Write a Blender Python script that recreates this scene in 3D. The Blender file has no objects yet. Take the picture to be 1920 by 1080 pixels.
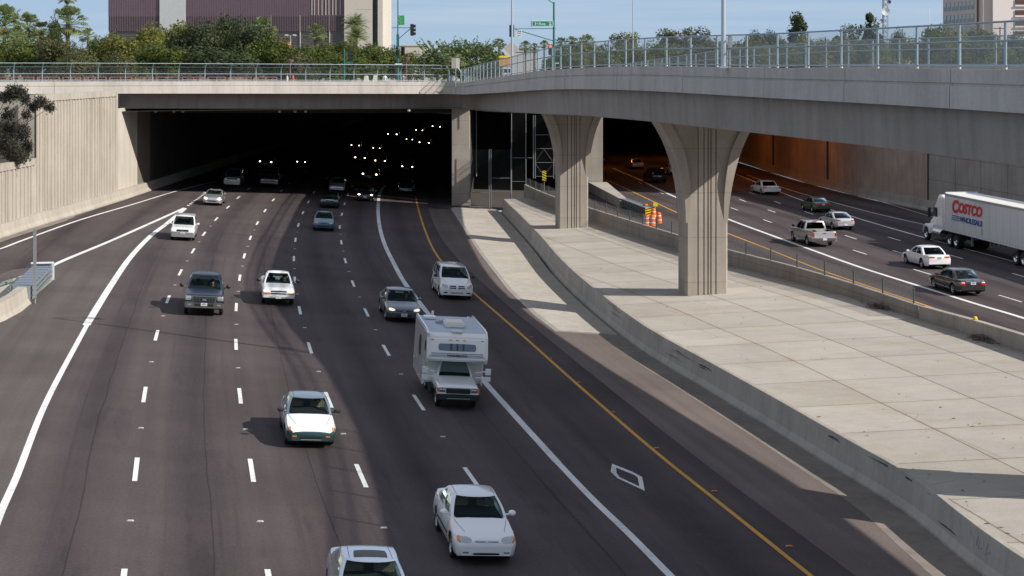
import bpy, bmesh, math, random
from mathutils import Vector, Matrix
from mathutils.bvhtree import BVHTree
random.seed(7)
sc = bpy.context.scene
C = bpy.data.collections.new("scene"); sc.collection.children.link(C)
F, H, HV = 3130.0, 13.4, 130.0
R = math.radians
SUP = .065                                    # cross slope of the curving freeway
# ------------------------------------------------------------------ camera maths
def lerp(a, b, t): return a+(b-a)*t
def interp(pts, x):
    if x <= pts[0][0]: return pts[0][1]
    for (x0, y0), (x1, y1) in zip(pts, pts[1:]):
        if x <= x1: return y0+(y1-y0)*(x-x0)/(x1-x0) if x1 > x0 else y1
    return pts[-1][1]
def smooth_table(pts, n=6):
    """Catmull-Rom through points (any dimension)"""
    out = []
    P = [pts[0]]+list(pts)+[pts[-1]]
    for i in range(1, len(P)-2):
        p0, p1, p2, p3 = P[i-1:i+3]
        for k in range(n):
            t = k/n
            out.append(tuple(.5*((2*b)+(-a+c)*t+(2*a-5*b+4*c-d)*t*t+(-a+3*b-3*c+d)*t*t*t) for a, b, c, d in zip(p0, p1, p2, p3)))
    out.append(tuple(pts[-1])); return out
FX = smooth_table([(10, 13), (30, 10.4), (44.15, 7.9), (50.5, 6.6), (59.1, 4.9), (72.3, 2.5), (84.7, .3), (97.5, -1.9), (119.8, -5.3), (140, -7.6), (158, -9.1), (174.8, -10.3), (200, -11.9), (250, -13.4), (350, -13), (480, -7)], 4)
def fx(Y): return interp(FX, Y)
def zl(X, Y): return max(-.45, min(1.9, SUP*(fx(Y)-X)))
def G(u, v, s='L'):
    """ground point seen at pixel (u, v) of the 1920 wide photograph; s = 'L' for the banked road or a height"""
    z = 0. if s == 'L' else s
    for _ in range(12):
        Y = (H-z)*F/(v-HV); X = (u-960)*Y/F
        if s != 'L': break
        z = zl(X, Y)
    return Vector((X, Y, z))
def at(u, v, Y): return Vector(((u-960)*Y/F, Y, H-(v-HV)*Y/F))
ZR = -.3
# ------------------------------------------------------------------ materials
def nodes(m):
    m.use_nodes = True; return m.node_tree.nodes, m.node_tree.links
MATS = {}
def mat(name, col, rough=.6, metal=0, emit=0, var=0, vscale=3, bump=0, bscale=40, spec=.5, coat=0, col2=None, emcol=None):
    if name in MATS: return MATS[name]
    m = bpy.data.materials.new(name); n, l = nodes(m); b = n['Principled BSDF']
    b.inputs['Base Color'].default_value = (*col, 1); b.inputs['Roughness'].default_value = rough
    b.inputs['Metallic'].default_value = metal; b.inputs['Specular IOR Level'].default_value = spec
    b.inputs['Coat Weight'].default_value = coat; b.inputs['Coat Roughness'].default_value = .05
    if emit:
        b.inputs['Emission Color'].default_value = (*(emcol or col), 1); b.inputs['Emission Strength'].default_value = emit
    if var or bump:
        tc = n.new('ShaderNodeTexCoord')
    if var:
        t = n.new('ShaderNodeTexNoise'); t.inputs['Scale'].default_value = vscale; t.inputs['Detail'].default_value = 8
        t.inputs['Roughness'].default_value = .65
        l.new(tc.outputs['Object'], t.inputs['Vector'])
        r = n.new('ShaderNodeValToRGB'); r.color_ramp.elements[0].position = .3; r.color_ramp.elements[1].position = .7
        c2 = col2 or tuple(min(1, c*(1+var)) for c in col)
        r.color_ramp.elements[0].color = (*(c*(1-var) for c in col), 1); r.color_ramp.elements[1].color = (*c2, 1)
        l.new(t.outputs['Fac'], r.inputs['Fac']); l.new(r.outputs['Color'], b.inputs['Base Color'])
    if bump:
        t2 = n.new('ShaderNodeTexNoise'); t2.inputs['Scale'].default_value = bscale; t2.inputs['Detail'].default_value = 4
        l.new(tc.outputs['Object'], t2.inputs['Vector'])
        bp = n.new('ShaderNodeBump'); bp.inputs['Strength'].default_value = bump; bp.inputs['Distance'].default_value = .05
        l.new(t2.outputs['Fac'], bp.inputs['Height']); l.new(bp.outputs['Normal'], b.inputs['Normal'])
    MATS[name] = m; return m
def mixc(n, l, a, b, fac, mode='MIX'):
    x = n.new('ShaderNodeMix'); x.data_type = 'RGBA'; x.blend_type = mode
    for s, v in ((0, fac), (6, a), (7, b)):
        if hasattr(v, 'is_linked') or hasattr(v, 'links'): l.new(v, x.inputs[s])
        elif isinstance(v, tuple): x.inputs[s].default_value = (*v, 1)
        else: x.inputs[s].default_value = v
    return x.outputs[2]
def noise(n, l, vec, scale, detail=6, rough=.6, lo=.3, hi=.7, stretch=None):
    if stretch:
        mp = n.new('ShaderNodeMapping'); mp.inputs['Scale'].default_value = stretch; l.new(vec, mp.inputs['Vector']); vec = mp.outputs['Vector']
    t = n.new('ShaderNodeTexNoise'); t.inputs['Scale'].default_value = scale; t.inputs['Detail'].default_value = detail; t.inputs['Roughness'].default_value = rough
    l.new(vec, t.inputs['Vector'])
    mr = n.new('ShaderNodeMapRange'); mr.inputs['From Min'].default_value = lo; mr.inputs['From Max'].default_value = hi
    l.new(t.outputs['Fac'], mr.inputs['Value']); return mr.outputs['Result']
def mth(n, l, op, a, b=None, c=None):
    x = n.new('ShaderNodeMath'); x.operation = op
    for i, v in enumerate((a, b, c)):
        if v is None: continue
        if isinstance(v, (int, float)): x.inputs[i].default_value = v
        else: l.new(v, x.inputs[i])
    return x.outputs[0]
def asphalt(name, base, lanes=True, dark=.66, seed=0.0):
    m = bpy.data.materials.new(name); n, l = nodes(m); b = n['Principled BSDF']; b.inputs['Roughness'].default_value = .85
    b.inputs['Specular IOR Level'].default_value = .08
    uv = n.new('ShaderNodeUVMap'); uv.uv_map = 'UVMap'; sp = n.new('ShaderNodeSeparateXYZ'); l.new(uv.outputs[0], sp.inputs[0])
    U = sp.outputs[0]
    c = base
    big = noise(n, l, uv.outputs[0], .12, 5, .6, .35, .65)
    c1 = mixc(n, l, tuple(x*.86 for x in base), tuple(x*1.15 for x in base), big)
    fine = noise(n, l, uv.outputs[0], 9, 8, .9, .30, .70)
    c2 = mixc(n, l, c1, (.5, .5, .5), .55, 'MIX')
    c2 = mixc(n, l, c1, mixc(n, l, (.55, .55, .55), (1.45, 1.4, 1.4), fine), .75, 'MULTIPLY')
    streak = noise(n, l, uv.outputs[0], 1.3, 5, .6, .35, .75, (1, .018, 1))
    c3 = mixc(n, l, c2, mixc(n, l, (.80, .80, .82), (1.12, 1.1, 1.08), streak), .8, 'MULTIPLY')
    if lanes:   # oil and wheel wear along each lane (3.5 m wide)
        ph = mth(n, l, 'MULTIPLY', U, 2*math.pi/3.52)
        s = mth(n, l, 'COSINE', ph); s = mth(n, l, 'MULTIPLY_ADD', s, -.5, .5); s = mth(n, l, 'POWER', s, 2.2)
        w = noise(n, l, uv.outputs[0], .22, 4, .7, .15, .55, (1, .12, 1)); s = mth(n, l, 'MULTIPLY', s, w)
        c3 = mixc(n, l, c3, mixc(n, l, (1, 1, 1), (dark, dark, dark*1.06), s), 1., 'MULTIPLY')
        # rubber marks
        ln = noise(n, l, uv.outputs[0], 2.4, 2, .5, .62, .68, (1, .006, 1))
        c3 = mixc(n, l, c3, mixc(n, l, (1, 1, 1), (.74, .74, .76), mth(n, l, 'MULTIPLY', ln, noise(n, l, uv.outputs[0], .12, 3, .6, .4, .65))), .9, 'MULTIPLY')
        sk = noise(n, l, uv.outputs[0], 1., 3, .6, .60, .66, (.9, .11, 1)); c3 = mixc(n, l, c3, mixc(n, l, (1, 1, 1), (.80, .80, .83), sk), .7, 'MULTIPLY')
        oil = n.new('ShaderNodeTexVoronoi'); oil.inputs['Scale'].default_value = .9; l.new(uv.outputs[0], oil.inputs['Vector']); ok_ = mth(n, l, 'LESS_THAN', oil.outputs['Distance'], .045); c3 = mixc(n, l, c3, mixc(n, l, (1, 1, 1), (.6, .6, .62), mth(n, l, 'MULTIPLY', ok_, s)), 1., 'MULTIPLY')
    for sc_u in (12.4, 5.2, 19.3, 15.7):
        wv = mth(n, l, 'ADD', U, mth(n, l, 'MULTIPLY', noise(n, l, uv.outputs[0], .15, 3, .6, 0, 1), .25)); sm_ = mth(n, l, 'LESS_THAN', mth(n, l, 'ABSOLUTE', mth(n, l, 'SUBTRACT', wv, sc_u)), .022)
        c3 = mixc(n, l, c3, mixc(n, l, (1, 1, 1), (.66, .66, .68), sm_), 1., 'MULTIPLY')
    l.new(c3, b.inputs['Base Color'])
    bp = n.new('ShaderNodeBump'); bp.inputs['Strength'].default_value = .35; bp.inputs['Distance'].default_value = .02
    t2 = n.new('ShaderNodeTexNoise'); t2.inputs['Scale'].default_value = 30; l.new(uv.outputs[0], t2.inputs['Vector'])
    l.new(t2.outputs['Fac'], bp.inputs['Height']); l.new(bp.outputs['Normal'], b.inputs['Normal'])
    MATS[name] = m; return m
def concrete(name, base, stain=.25, joints=None, streaks=True, soot_shade=0, form=0, coords='Object', rough=.85):
    """weathered concrete; joints = (du, dv, width, strength) grid lines in UV metres"""
    m = bpy.data.materials.new(name); n, l = nodes(m); b = n['Principled BSDF']; b.inputs['Roughness'].default_value = rough
    b.inputs['Specular IOR Level'].default_value = .3
    tc = n.new('ShaderNodeTexCoord'); vec = tc.outputs['UV'] if coords == 'UV' else tc.outputs['Object']
    big = noise(n, l, vec, .35, 6, .65, .3, .7)
    c = mixc(n, l, tuple(x*(1-stain) for x in base), tuple(min(1, x*(1+stain*.5)) for x in base), big)
    f = noise(n, l, vec, 9, 6, .75, .25, .75)
    c = mixc(n, l, c, mixc(n, l, (.82, .81, .80), (1.08, 1.07, 1.06), f), .8, 'MULTIPLY')
    if streaks:
        st = noise(n, l, vec, 1.6, 5, .6, .45, .8, (1, 1, .06) if coords != 'UV' else (.06, 1, 1))
        c = mixc(n, l, c, mixc(n, l, (1, 1, 1), (.74, .71, .67), st), .85 if not joints else .25, 'MULTIPLY')
        sf = noise(n, l, vec, 5, 4, .7, .55, .75, (1, 1, .05) if coords != 'UV' else (.05, 1, 1)); c = mixc(n, l, c, mixc(n, l, (1, 1, 1), (.86, .84, .82), sf), .8 if not joints else .2, 'MULTIPLY')
    if form:
        sp0 = n.new('ShaderNodeSeparateXYZ'); l.new(vec, sp0.inputs[0]); fr0 = mth(n, l, 'FRACT', mth(n, l, 'DIVIDE', mth(n, l, 'ADD', sp0.outputs[2], 50.3), form)); k0 = mth(n, l, 'LESS_THAN', fr0, .04/form)
        c = mixc(n, l, c, mixc(n, l, (1, 1, 1), (.72, .70, .68), k0), .9, 'MULTIPLY')
        fl_ = mth(n, l, 'FLOOR', mth(n, l, 'DIVIDE', mth(n, l, 'ADD', sp0.outputs[2], 50.3), form)); wn = n.new('ShaderNodeTexWhiteNoise'); wn.noise_dimensions = '1D'; l.new(fl_, wn.inputs['W']); c = mixc(n, l, c, mixc(n, l, (.90, .90, .90), (1.06, 1.06, 1.06), wn.outputs['Value']), 1., 'MULTIPLY')
    if joints:
        du, dv, wd, sg = joints; sp = n.new('ShaderNodeSeparateXYZ'); l.new(vec, sp.inputs[0])
        wob = noise(n, l, vec, .6, 3, .5, 0, 1)
        for ax, per in ((0, du), (1, dv)):
            if not per: continue
            v = mth(n, l, 'ADD', sp.outputs[ax], mth(n, l, 'MULTIPLY', wob, .03))
            fr = mth(n, l, 'FRACT', mth(n, l, 'DIVIDE', v, per))
            d = mth(n, l, 'ABSOLUTE', mth(n, l, 'SUBTRACT', fr, .5)); d = mth(n, l, 'MULTIPLY', mth(n, l, 'SUBTRACT', .5, d), per)
            k = mth(n, l, 'LESS_THAN', d, wd)
            c = mixc(n, l, c, mixc(n, l, (1, 1, 1), (sg, sg*.93, sg*.88), k), 1., 'MULTIPLY')
            k2 = n.new('ShaderNodeMapRange'); k2.inputs['From Min'].default_value = 0; k2.inputs['From Max'].default_value = .35
            k2.inputs['To Min'].default_value = 1; k2.inputs['To Max'].default_value = 0; l.new(d, k2.inputs['Value'])
            c = mixc(n, l, c, mixc(n, l, (1, 1, 1), (.92, .89, .85), mth(n, l, 'MULTIPLY', k2.outputs[0], noise(n, l, vec, .8, 4, .6, .4, .7))), 1., 'MULTIPLY')
        # slab to slab tone and litter specks
        br_ = noise(n, l, vec, 1.3, 7, .75, .52, .75, (.7, 1.2, 1)); c = mixc(n, l, c, mixc(n, l, (1, 1, 1), (.88, .86, .85), br_), .8, 'MULTIPLY')
        cu_ = n.new('ShaderNodeCombineXYZ'); l.new(mth(n, l, 'FLOOR', mth(n, l, 'ADD', mth(n, l, 'DIVIDE', sp.outputs[0], du), .0)), cu_.inputs[0]); l.new(mth(n, l, 'FLOOR', mth(n, l, 'DIVIDE', sp.outputs[1], dv)), cu_.inputs[1]); wn2 = n.new('ShaderNodeTexWhiteNoise'); wn2.noise_dimensions = '2D'; l.new(cu_.outputs[0], wn2.inputs['Vector']); c = mixc(n, l, c, mixc(n, l, (.90, .895, .89), (1.05, 1.05, 1.05), wn2.outputs['Value']), 1., 'MULTIPLY')
        crk = n.new('ShaderNodeTexVoronoi'); crk.feature = 'DISTANCE_TO_EDGE'; crk.inputs['Scale'].default_value = .16; l.new(vec, crk.inputs['Vector']); c = mixc(n, l, c, mixc(n, l, (1, 1, 1), (.72, .70, .68), mth(n, l, 'MULTIPLY', mth(n, l, 'LESS_THAN', crk.outputs['Distance'], .0035), noise(n, l, vec, .25, 3, .6, .5, .55))), 1., 'MULTIPLY')
        st2 = noise(n, l, vec, .22, 5, .7, .5, .62); c = mixc(n, l, c, mixc(n, l, (1, 1, 1), (.93, .90, .85), st2), .8, 'MULTIPLY')
    if soot_shade: c = mixc(n, l, c, (0.01, .008, .006), soot_shade)  # near-black mix: soot together with tunnel darkness put into the colour
    l.new(c, b.inputs['Base Color'])
    t2 = n.new('ShaderNodeTexNoise'); t2.inputs['Scale'].default_value = 14; t2.inputs['Detail'].default_value = 6; l.new(vec, t2.inputs['Vector'])
    bp = n.new('ShaderNodeBump'); bp.inputs['Strength'].default_value = .25; bp.inputs['Distance'].default_value = .02
    l.new(t2.outputs['Fac'], bp.inputs['Height']); l.new(bp.outputs['Normal'], b.inputs['Normal'])
    MATS[name] = m; return m
def paint_line(name, base, wear=.5):
    m = bpy.data.materials.new(name); n, l = nodes(m); b = n['Principled BSDF']; b.inputs['Roughness'].default_value = .7
    tc = n.new('ShaderNodeTexCoord'); v = tc.outputs['Object']
    w = noise(n, l, v, 7, 6, .85, .42, .62); w2 = noise(n, l, v, .35, 3, .6, .35, .65)
    c = mixc(n, l, base, tuple(x*.38 for x in base), mth(n, l, 'MULTIPLY', mth(n, l, 'MULTIPLY', w, w2), wear))
    l.new(c, b.inputs['Base Color']); MATS[name] = m; return m
def mesh_net(name, col, pitch=.055, wire=.10):
    """woven wire: opaque wires, open diamonds, from the panel's own UV in metres"""
    m = bpy.data.materials.new(name); n, l = nodes(m); b = n['Principled BSDF']; b.inputs['Base Color'].default_value = (*col, 1)
    b.inputs['Roughness'].default_value = .55; b.inputs['Metallic'].default_value = .3
    tc = n.new('ShaderNodeTexCoord'); sp = n.new('ShaderNodeSeparateXYZ'); l.new(tc.outputs['UV'], sp.inputs[0])
    ks = []
    for op in ('ADD', 'SUBTRACT'):
        s = mth(n, l, op, sp.outputs[0], sp.outputs[1]); fr = mth(n, l, 'FRACT', mth(n, l, 'DIVIDE', s, pitch*1.414))
        ks.append(mth(n, l, 'LESS_THAN', fr, wire))
    k = mth(n, l, 'MAXIMUM', ks[0], ks[1])
    tr = n.new('ShaderNodeBsdfTransparent'); mx = n.new('ShaderNodeMixShader')
    l.new(k, mx.inputs[0]); l.new(tr.outputs[0], mx.inputs[1]); l.new(b.outputs[0], mx.inputs[2])
    l.new(mx.outputs[0], n['Material Output'].inputs[0]); MATS[name] = m; return m
def glassmat(name, tint=(.25, .3, .3), gloss=.35, rough=.03, gcol=(1, 1, 1)):
    m = bpy.data.materials.new(name); n, l = nodes(m); n.remove(n['Principled BSDF'])
    tr = n.new('ShaderNodeBsdfTransparent'); tr.inputs[0].default_value = (*tint, 1)
    g = n.new('ShaderNodeBsdfGlossy'); g.inputs['Roughness'].default_value = rough; g.inputs['Color'].default_value = (*gcol, 1)
    lw = n.new('ShaderNodeLayerWeight'); lw.inputs['Blend'].default_value = gloss
    mx = n.new('ShaderNodeMixShader'); l.new(lw.outputs['Fresnel'], mx.inputs[0]); l.new(tr.outputs[0], mx.inputs[1]); l.new(g.outputs[0], mx.inputs[2])
    l.new(mx.outputs[0], n['Material Output'].inputs[0]); MATS[name] = m; return m
def foliage(name, c1, c2, c3=None):
    m = bpy.data.materials.new(name); n, l = nodes(m); b = n['Principled BSDF']; b.inputs['Roughness'].default_value = .6
    b.inputs['Specular IOR Level'].default_value = .3
    tc = n.new('ShaderNodeTexCoord')
    c = mixc(n, l, c1, c2, noise(n, l, tc.outputs['Object'], 1.1, 3, .6, .38, .62))
    c = mixc(n, l, c, c3 or c2, noise(n, l, tc.outputs['Object'], 5, 2, .6, .5, .7))
    l.new(c, b.inputs['Base Color'])
    tl = n.new('ShaderNodeBsdfTranslucent'); l.new(c, tl.inputs[0]); mx = n.new('ShaderNodeMixShader'); mx.inputs[0].default_value = .42
    l.new(b.outputs[0], mx.inputs[1]); l.new(tl.outputs[0], mx.inputs[2]); l.new(mx.outputs[0], n['Material Output'].inputs[0])
    MATS[name] = m; return m
M = MATS
# ------------------------------------------------------------------ mesh builder
class MB:
    def __init__(s): s.v = []; s.f = []; s.m = []; s.uv = None; s.cur = 0
    def add(s, vs, fs, mi=None):
        o = len(s.v); s.v += [tuple(v) for v in vs]; s.f += [tuple(o+i for i in f) for f in fs]; s.m += [s.cur if mi is None else mi]*len(fs); return s
    def box(s, c, d, rz=0, mi=None, mtx=None):
        cx, cy, cz = c; dx, dy, dz = (x/2 for x in d); ca, sa = math.cos(rz), math.sin(rz); vs = []
        for z in (-dz, dz):
            for x, y in ((-dx, -dy), (dx, -dy), (dx, dy), (-dx, dy)):
                p = Vector((cx+x*ca-y*sa, cy+x*sa+y*ca, cz+z)); vs.append(mtx @ p if mtx else p)
        return s.add(vs, [(3, 2, 1, 0), (4, 5, 6, 7), (0, 1, 5, 4), (1, 2, 6, 5), (2, 3, 7, 6), (3, 0, 4, 7)], mi)
    def tube(s, a, b, r0, r1=None, n=8, mi=None, caps=True):
        r1 = r0 if r1 is None else r1; a = Vector(a); b = Vector(b); d = (b-a).normalized()
        x = d.cross(Vector((0, 0, 1)) if abs(d.z) < .9 else Vector((1, 0, 0))).normalized(); y = d.cross(x); vs = []
        for p, r in ((a, r0), (b, r1)):
            for i in range(n):
                t = 2*math.pi*i/n; vs.append(p+x*(math.cos(t)*r)+y*(math.sin(t)*r))
        fs = [(i, (i+1) % n, n+(i+1) % n, n+i) for i in range(n)]
        if caps: fs += [tuple(range(n-1, -1, -1)), tuple(range(n, 2*n))]
        return s.add(vs, fs, mi)
    def path(s, pts, r, n=6, mi=None):
        for a, b in zip(pts, pts[1:]): s.tube(a, b, r, r, n, mi)
        return s
    def lathe(s, prof, n=16, origin=(0, 0, 0), axis='z', mi=None):
        vs = []; o = Vector(origin)
        for r, h in prof:
            for i in range(n):
                t = 2*math.pi*i/n; a, b = r*math.cos(t), r*math.sin(t)
                vs.append(o+Vector({'z': (a, b, h), 'y': (a, h, b), 'x': (h, a, b)}[axis]))
        fs = []
        for k in range(len(prof)-1):
            for i in range(n):
                j = (i+1) % n; fs.append((k*n+i, k*n+j, (k+1)*n+j, (k+1)*n+i))
        return s.add(vs, fs, mi)
    def prism(s, poly, a, b, axis='z', mi=None):
        """poly extruded from a to b along axis; poly is in the two other axes in order"""
        n = len(poly); vs = []
        for h in (a, b):
            for p, q in poly: vs.append({'z': (p, q, h), 'y': (p, h, q), 'x': (h, p, q)}[axis])
        return s.add(vs, [(i, (i+1) % n, n+(i+1) % n, n+i) for i in range(n)]+[tuple(range(n-1, -1, -1)), tuple(range(n, 2*n))], mi)
    def sheet(s, rows, mi=None, uvs=None):
        w = len(rows[0]); vs = [p for r in rows for p in r]
        fs = [(i*w+j, i*w+j+1, (i+1)*w+j+1, (i+1)*w+j) for i in range(len(rows)-1) for j in range(w-1)]
        if uvs is not None:
            if s.uv is None: s.uv = {}
            o = len(s.v); flat = [p for r in uvs for p in r]
            for i, q in enumerate(flat): s.uv[o+i] = q
        return s.add(vs, fs, mi)
    def build(s, name, mats, parent=None, smooth=None, recalc=True, bevel=0, origin=None):
        me = bpy.data.meshes.new(name)
        o3 = Vector(origin) if origin is not None else None
        me.from_pydata([tuple(Vector(v)-o3) for v in s.v] if o3 else s.v, [], s.f)
        for m in (mats if isinstance(mats, (list, tuple)) else [mats]): me.materials.append(m)
        me.polygons.foreach_set('material_index', s.m)
        if s.uv is not None:
            ul = me.uv_layers.new(name='UVMap')
            for lp in me.loops: ul.data[lp.index].uv = s.uv.get(lp.vertex_index, (0, 0))
        if recalc or bevel:
            bm = bmesh.new(); bm.from_mesh(me)
            if bevel:
                es = [e for e in bm.edges if len(e.link_faces) == 2 and e.calc_face_angle(0) > .6]
                bmesh.ops.bevel(bm, geom=es, offset=bevel, segments=2, affect='EDGES', clamp_overlap=True)
            bmesh.ops.recalc_face_normals(bm, faces=bm.faces); bm.to_mesh(me); bm.free()
        if smooth is not None:
            me.shade_smooth(); me.set_sharp_from_angle(angle=R(smooth))
        o = bpy.data.objects.new(name, me); C.objects.link(o)
        if parent: o.parent = parent
        if o3: o.location = o3
        return o
def tag(o, label=None, cat=None, group=None, kind=None):
    if label: o['label'] = label
    if cat: o['category'] = cat
    if group: o['group'] = group
    if kind: o['kind'] = kind
    return o
def empty(name, loc=(0, 0, 0), rz=0):
    o = bpy.data.objects.new(name, None); C.objects.link(o); o.location = loc; o.rotation_euler = (0, 0, rz); o.empty_display_size = .1; return o
def copy_tree(o, parent=None):
    c = o.copy(); C.objects.link(c)
    if parent: c.parent = parent
    for ch in list(o.children): copy_tree(ch, c)
    return c
def struct(o): o['kind'] = 'structure'; return o
def textmesh(txt, size, depth, shear=0, bold=0, align='LEFT'):
    cu = bpy.data.curves.new('lettering', 'FONT'); cu.body = txt; cu.size = size; cu.extrude = depth; cu.shear = shear; cu.offset = bold; cu.align_x = align
    o = bpy.data.objects.new('lettering', cu); me = bpy.data.meshes.new_from_object(o); bpy.data.objects.remove(o); bpy.data.curves.remove(cu); return me
def place_mesh(me, name, material, mtx, parent=None):
    me = me.copy(); me.transform(mtx); me.materials.clear(); me.materials.append(material)
    o = bpy.data.objects.new(name, me); C.objects.link(o)
    if parent: o.parent = parent
    return o
# ------------------------------------------------------------------ camera, sky, sun
cam = bpy.data.cameras.new('camera'); co = bpy.data.objects.new('camera', cam); C.objects.link(co)
cam.sensor_width = 36; cam.lens = F/1920*36; cam.clip_end = 6000; cam.shift_y = -(540-HV)/1920
co.location = (0, 0, H); co.rotation_euler = (R(90), 0, 0); sc.camera = co
w = bpy.data.worlds.new("World"); sc.world = w; w.use_nodes = True; n, l = w.node_tree.nodes, w.node_tree.links
SAZ, SEL = 22., 33.7                           # shadows run towards -X and a little +Y
sd = Vector((math.cos(R(SAZ))*math.cos(R(SEL)), -math.sin(R(SAZ))*math.cos(R(SEL)), math.sin(R(SEL))))
sky = n.new('ShaderNodeTexSky'); sky.sky_type = 'NISHITA'; sky.sun_disc = False; sky.sun_elevation = R(SEL)
sky.sun_rotation = math.atan2(sd.x, sd.y); sky.altitude = 300; sky.dust_density = .6; sky.air_density = 1.0; sky.ozone_density = 2.5
tc = n.new('ShaderNodeTexCoord'); sx = n.new('ShaderNodeSeparateXYZ'); l.new(tc.outputs['Generated'], sx.inputs[0])
rp = n.new('ShaderNodeValToRGB'); rp.color_ramp.interpolation = 'B_SPLINE'; l.new(sx.outputs[2], rp.inputs[0]); E = rp.color_ramp.elements
E[0].position = 0; E[0].color = (.50, .67, .87, 1); E[1].position = 1; E[1].color = (.46, .50, .60, 1)
for ps, cl_ in ((.012, (.47, .65, .88)), (.05, (.40, .60, .88)), (.13, (.47, .62, .84)), (.35, (.58, .66, .80))): e_ = E.new(ps); e_.color = (*cl_, 1)
cw = noise(n, l, tc.outputs['Generated'], 2.2, 6, .6, .52, .75, (1, 1, 22)); cm = mixc(n, l, rp.outputs[0], (.78, .85, .95), mth(n, l, 'MULTIPLY', cw, .5)); vm = n.new('ShaderNodeVectorMath'); vm.operation = 'SCALE'; vm.inputs[3].default_value = 7; l.new(cm, vm.inputs[0]); cm = vm.outputs[0]
l.new(mixc(n, l, cm, sky.outputs[0], .12), n['Background'].inputs[0]); n['Background'].inputs[1].default_value = .10
sl = bpy.data.lights.new('sun', 'SUN'); so = bpy.data.objects.new('sun', sl); C.objects.link(so)
sl.energy = 4.5; sl.angle = R(.5); sl.color = (1, .93, .84); so.rotation_euler = sd.to_track_quat('Z', 'Y').to_euler()
sc.view_settings.view_transform = 'Standard'; sc.view_settings.look = 'None'; sc.view_settings.exposure = .25; sc.view_settings.gamma = 1
# ================================================================== SETTING
asphalt('asphalt_main', (.098, .083, .083)); asphalt('asphalt_shoulder', (.165, .140, .130), lanes=False); asphalt('asphalt_gore', (.118, .105, .10), lanes=False)
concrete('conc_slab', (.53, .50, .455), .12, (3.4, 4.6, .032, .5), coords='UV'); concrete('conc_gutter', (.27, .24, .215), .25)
concrete('conc_apron', (.50, .47, .42), .15); concrete('conc_wall', (.455, .42, .365), .12); concrete('conc_pale', (.56, .52, .46), .1); concrete('conc_mid_shade', (.20, .175, .155), .2); concrete('conc_bridge', (.53, .495, .46), .14, form=0)
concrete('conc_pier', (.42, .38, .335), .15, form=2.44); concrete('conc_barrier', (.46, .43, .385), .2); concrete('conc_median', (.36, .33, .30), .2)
concrete('conc_girder', (.34, .30, .27), .16)  # darker than the parapet: the girder's shade is put into its base colour
concrete('conc_soot_shade', (.14, .125, .115), .3, soot_shade=.5); concrete('conc_tunnel_right', (.42, .33, .27), .25)
mat('joint', (.10, .085, .075), .9); paint_line('white_paint', (.82, .82, .80), .7); paint_line('yellow_paint', (.68, .34, .04), .6)
paint_line('grey_white_paint', (.72, .73, .74), .9)
# --- barrier toe along the median shoulder (right edge of the left road)
TOE = smooth_table([(12, 17.2), (30, 15.2), (44, 12.9), (51.7, 12.25), (57, 11.25), (64.3, 9.86), (72, 8.3), (82, 6.3), (95, 4.6), (110, 3.1), (127, 1.9), (146, .35), (163, -1.1), (175, -1.9)], 4)
def toe(Y): return interp(TOE, Y)
ROWS = [12+i*3 for i in range(0, 60)]+[195+i*8 for i in range(36)]
# main road sheet
cols = [i/14 for i in range(15)]
rows, uvs = [], []
for Y in ROWS:
    xl, xr = (-36., toe(Y)+.1 if Y < 165 else fx(Y)+6.5)
    rows.append([(x, Y, zl(x, Y)) for x in (xl+(xr-xl)*c for c in cols)]); uvs.append([((fx(Y)-(xl+(xr-xl)*c))*.985, Y) for c in cols])
struct(MB().sheet(rows, uvs=uvs).build('road', M['asphalt_main'], recalc=False))
def strip(name, left, right, Ys, material, dz=.004, n=2, uvf=None):
    rows, uv = [], []
    for Y in Ys:
        a, b = left(Y), right(Y); rows.append([(lerp(a, b, k/n), Y, zl(lerp(a, b, k/n), Y)+dz) for k in range(n+1)])
        uv.append([(lerp(a, b, k/n)-fx(Y), Y) for k in range(n+1)])
    return struct(MB().sheet(rows, uvs=uv).build(name, M[material], recalc=False))
# shoulder beside the HOV lane, concrete gutter and raised apron
def gut(Y): return toe(Y)-interp([(20, 1.6), (45, 1.5), (60, 1.3), (85, 1.2), (170, 1.0)], Y)
strip('shoulder_road', lambda Y: fx(Y)+1.3, gut, [15+i*3 for i in range(50)], 'asphalt_shoulder', .004)
strip('gutter_path', gut, lambda Y: toe(Y)+.08, [15+i*3 for i in range(50)], 'conc_gutter', .008)
ap = [G(u, v) for u, v in ((850, 392), (875, 430), (905, 475), (960, 545), (1010, 592), (1050, 622))]
apt = sorted([(p.y, p.x) for p in ap])
yn = ap[-1].y
rows, uv = [], []
for i in range(40):
    Y = yn+(164.5-yn)*i/39; a = interp(apt, Y); b = toe(Y)-.25
    rows.append([(a-.25, Y, zl(a, Y)+.01), (a, Y, zl(a, Y)+.07), (lerp(a, b, .5), Y, zl(lerp(a, b, .5), Y)+.07), (b, Y, zl(b, Y)+.07), (b, Y, zl(b, Y))])
MBa = MB().sheet(rows); MBa.add([rows[0][0], rows[0][1], rows[0][3], rows[0][4]], [(0, 1, 2, 3)])
mbj = MB()
for ua, va, ub, vb in ((893, 390, 960, 545), (960, 545, 1046, 600)): pass
struct(MBa.build('apron_pavement', M['conc_apron'], recalc=False))
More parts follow.
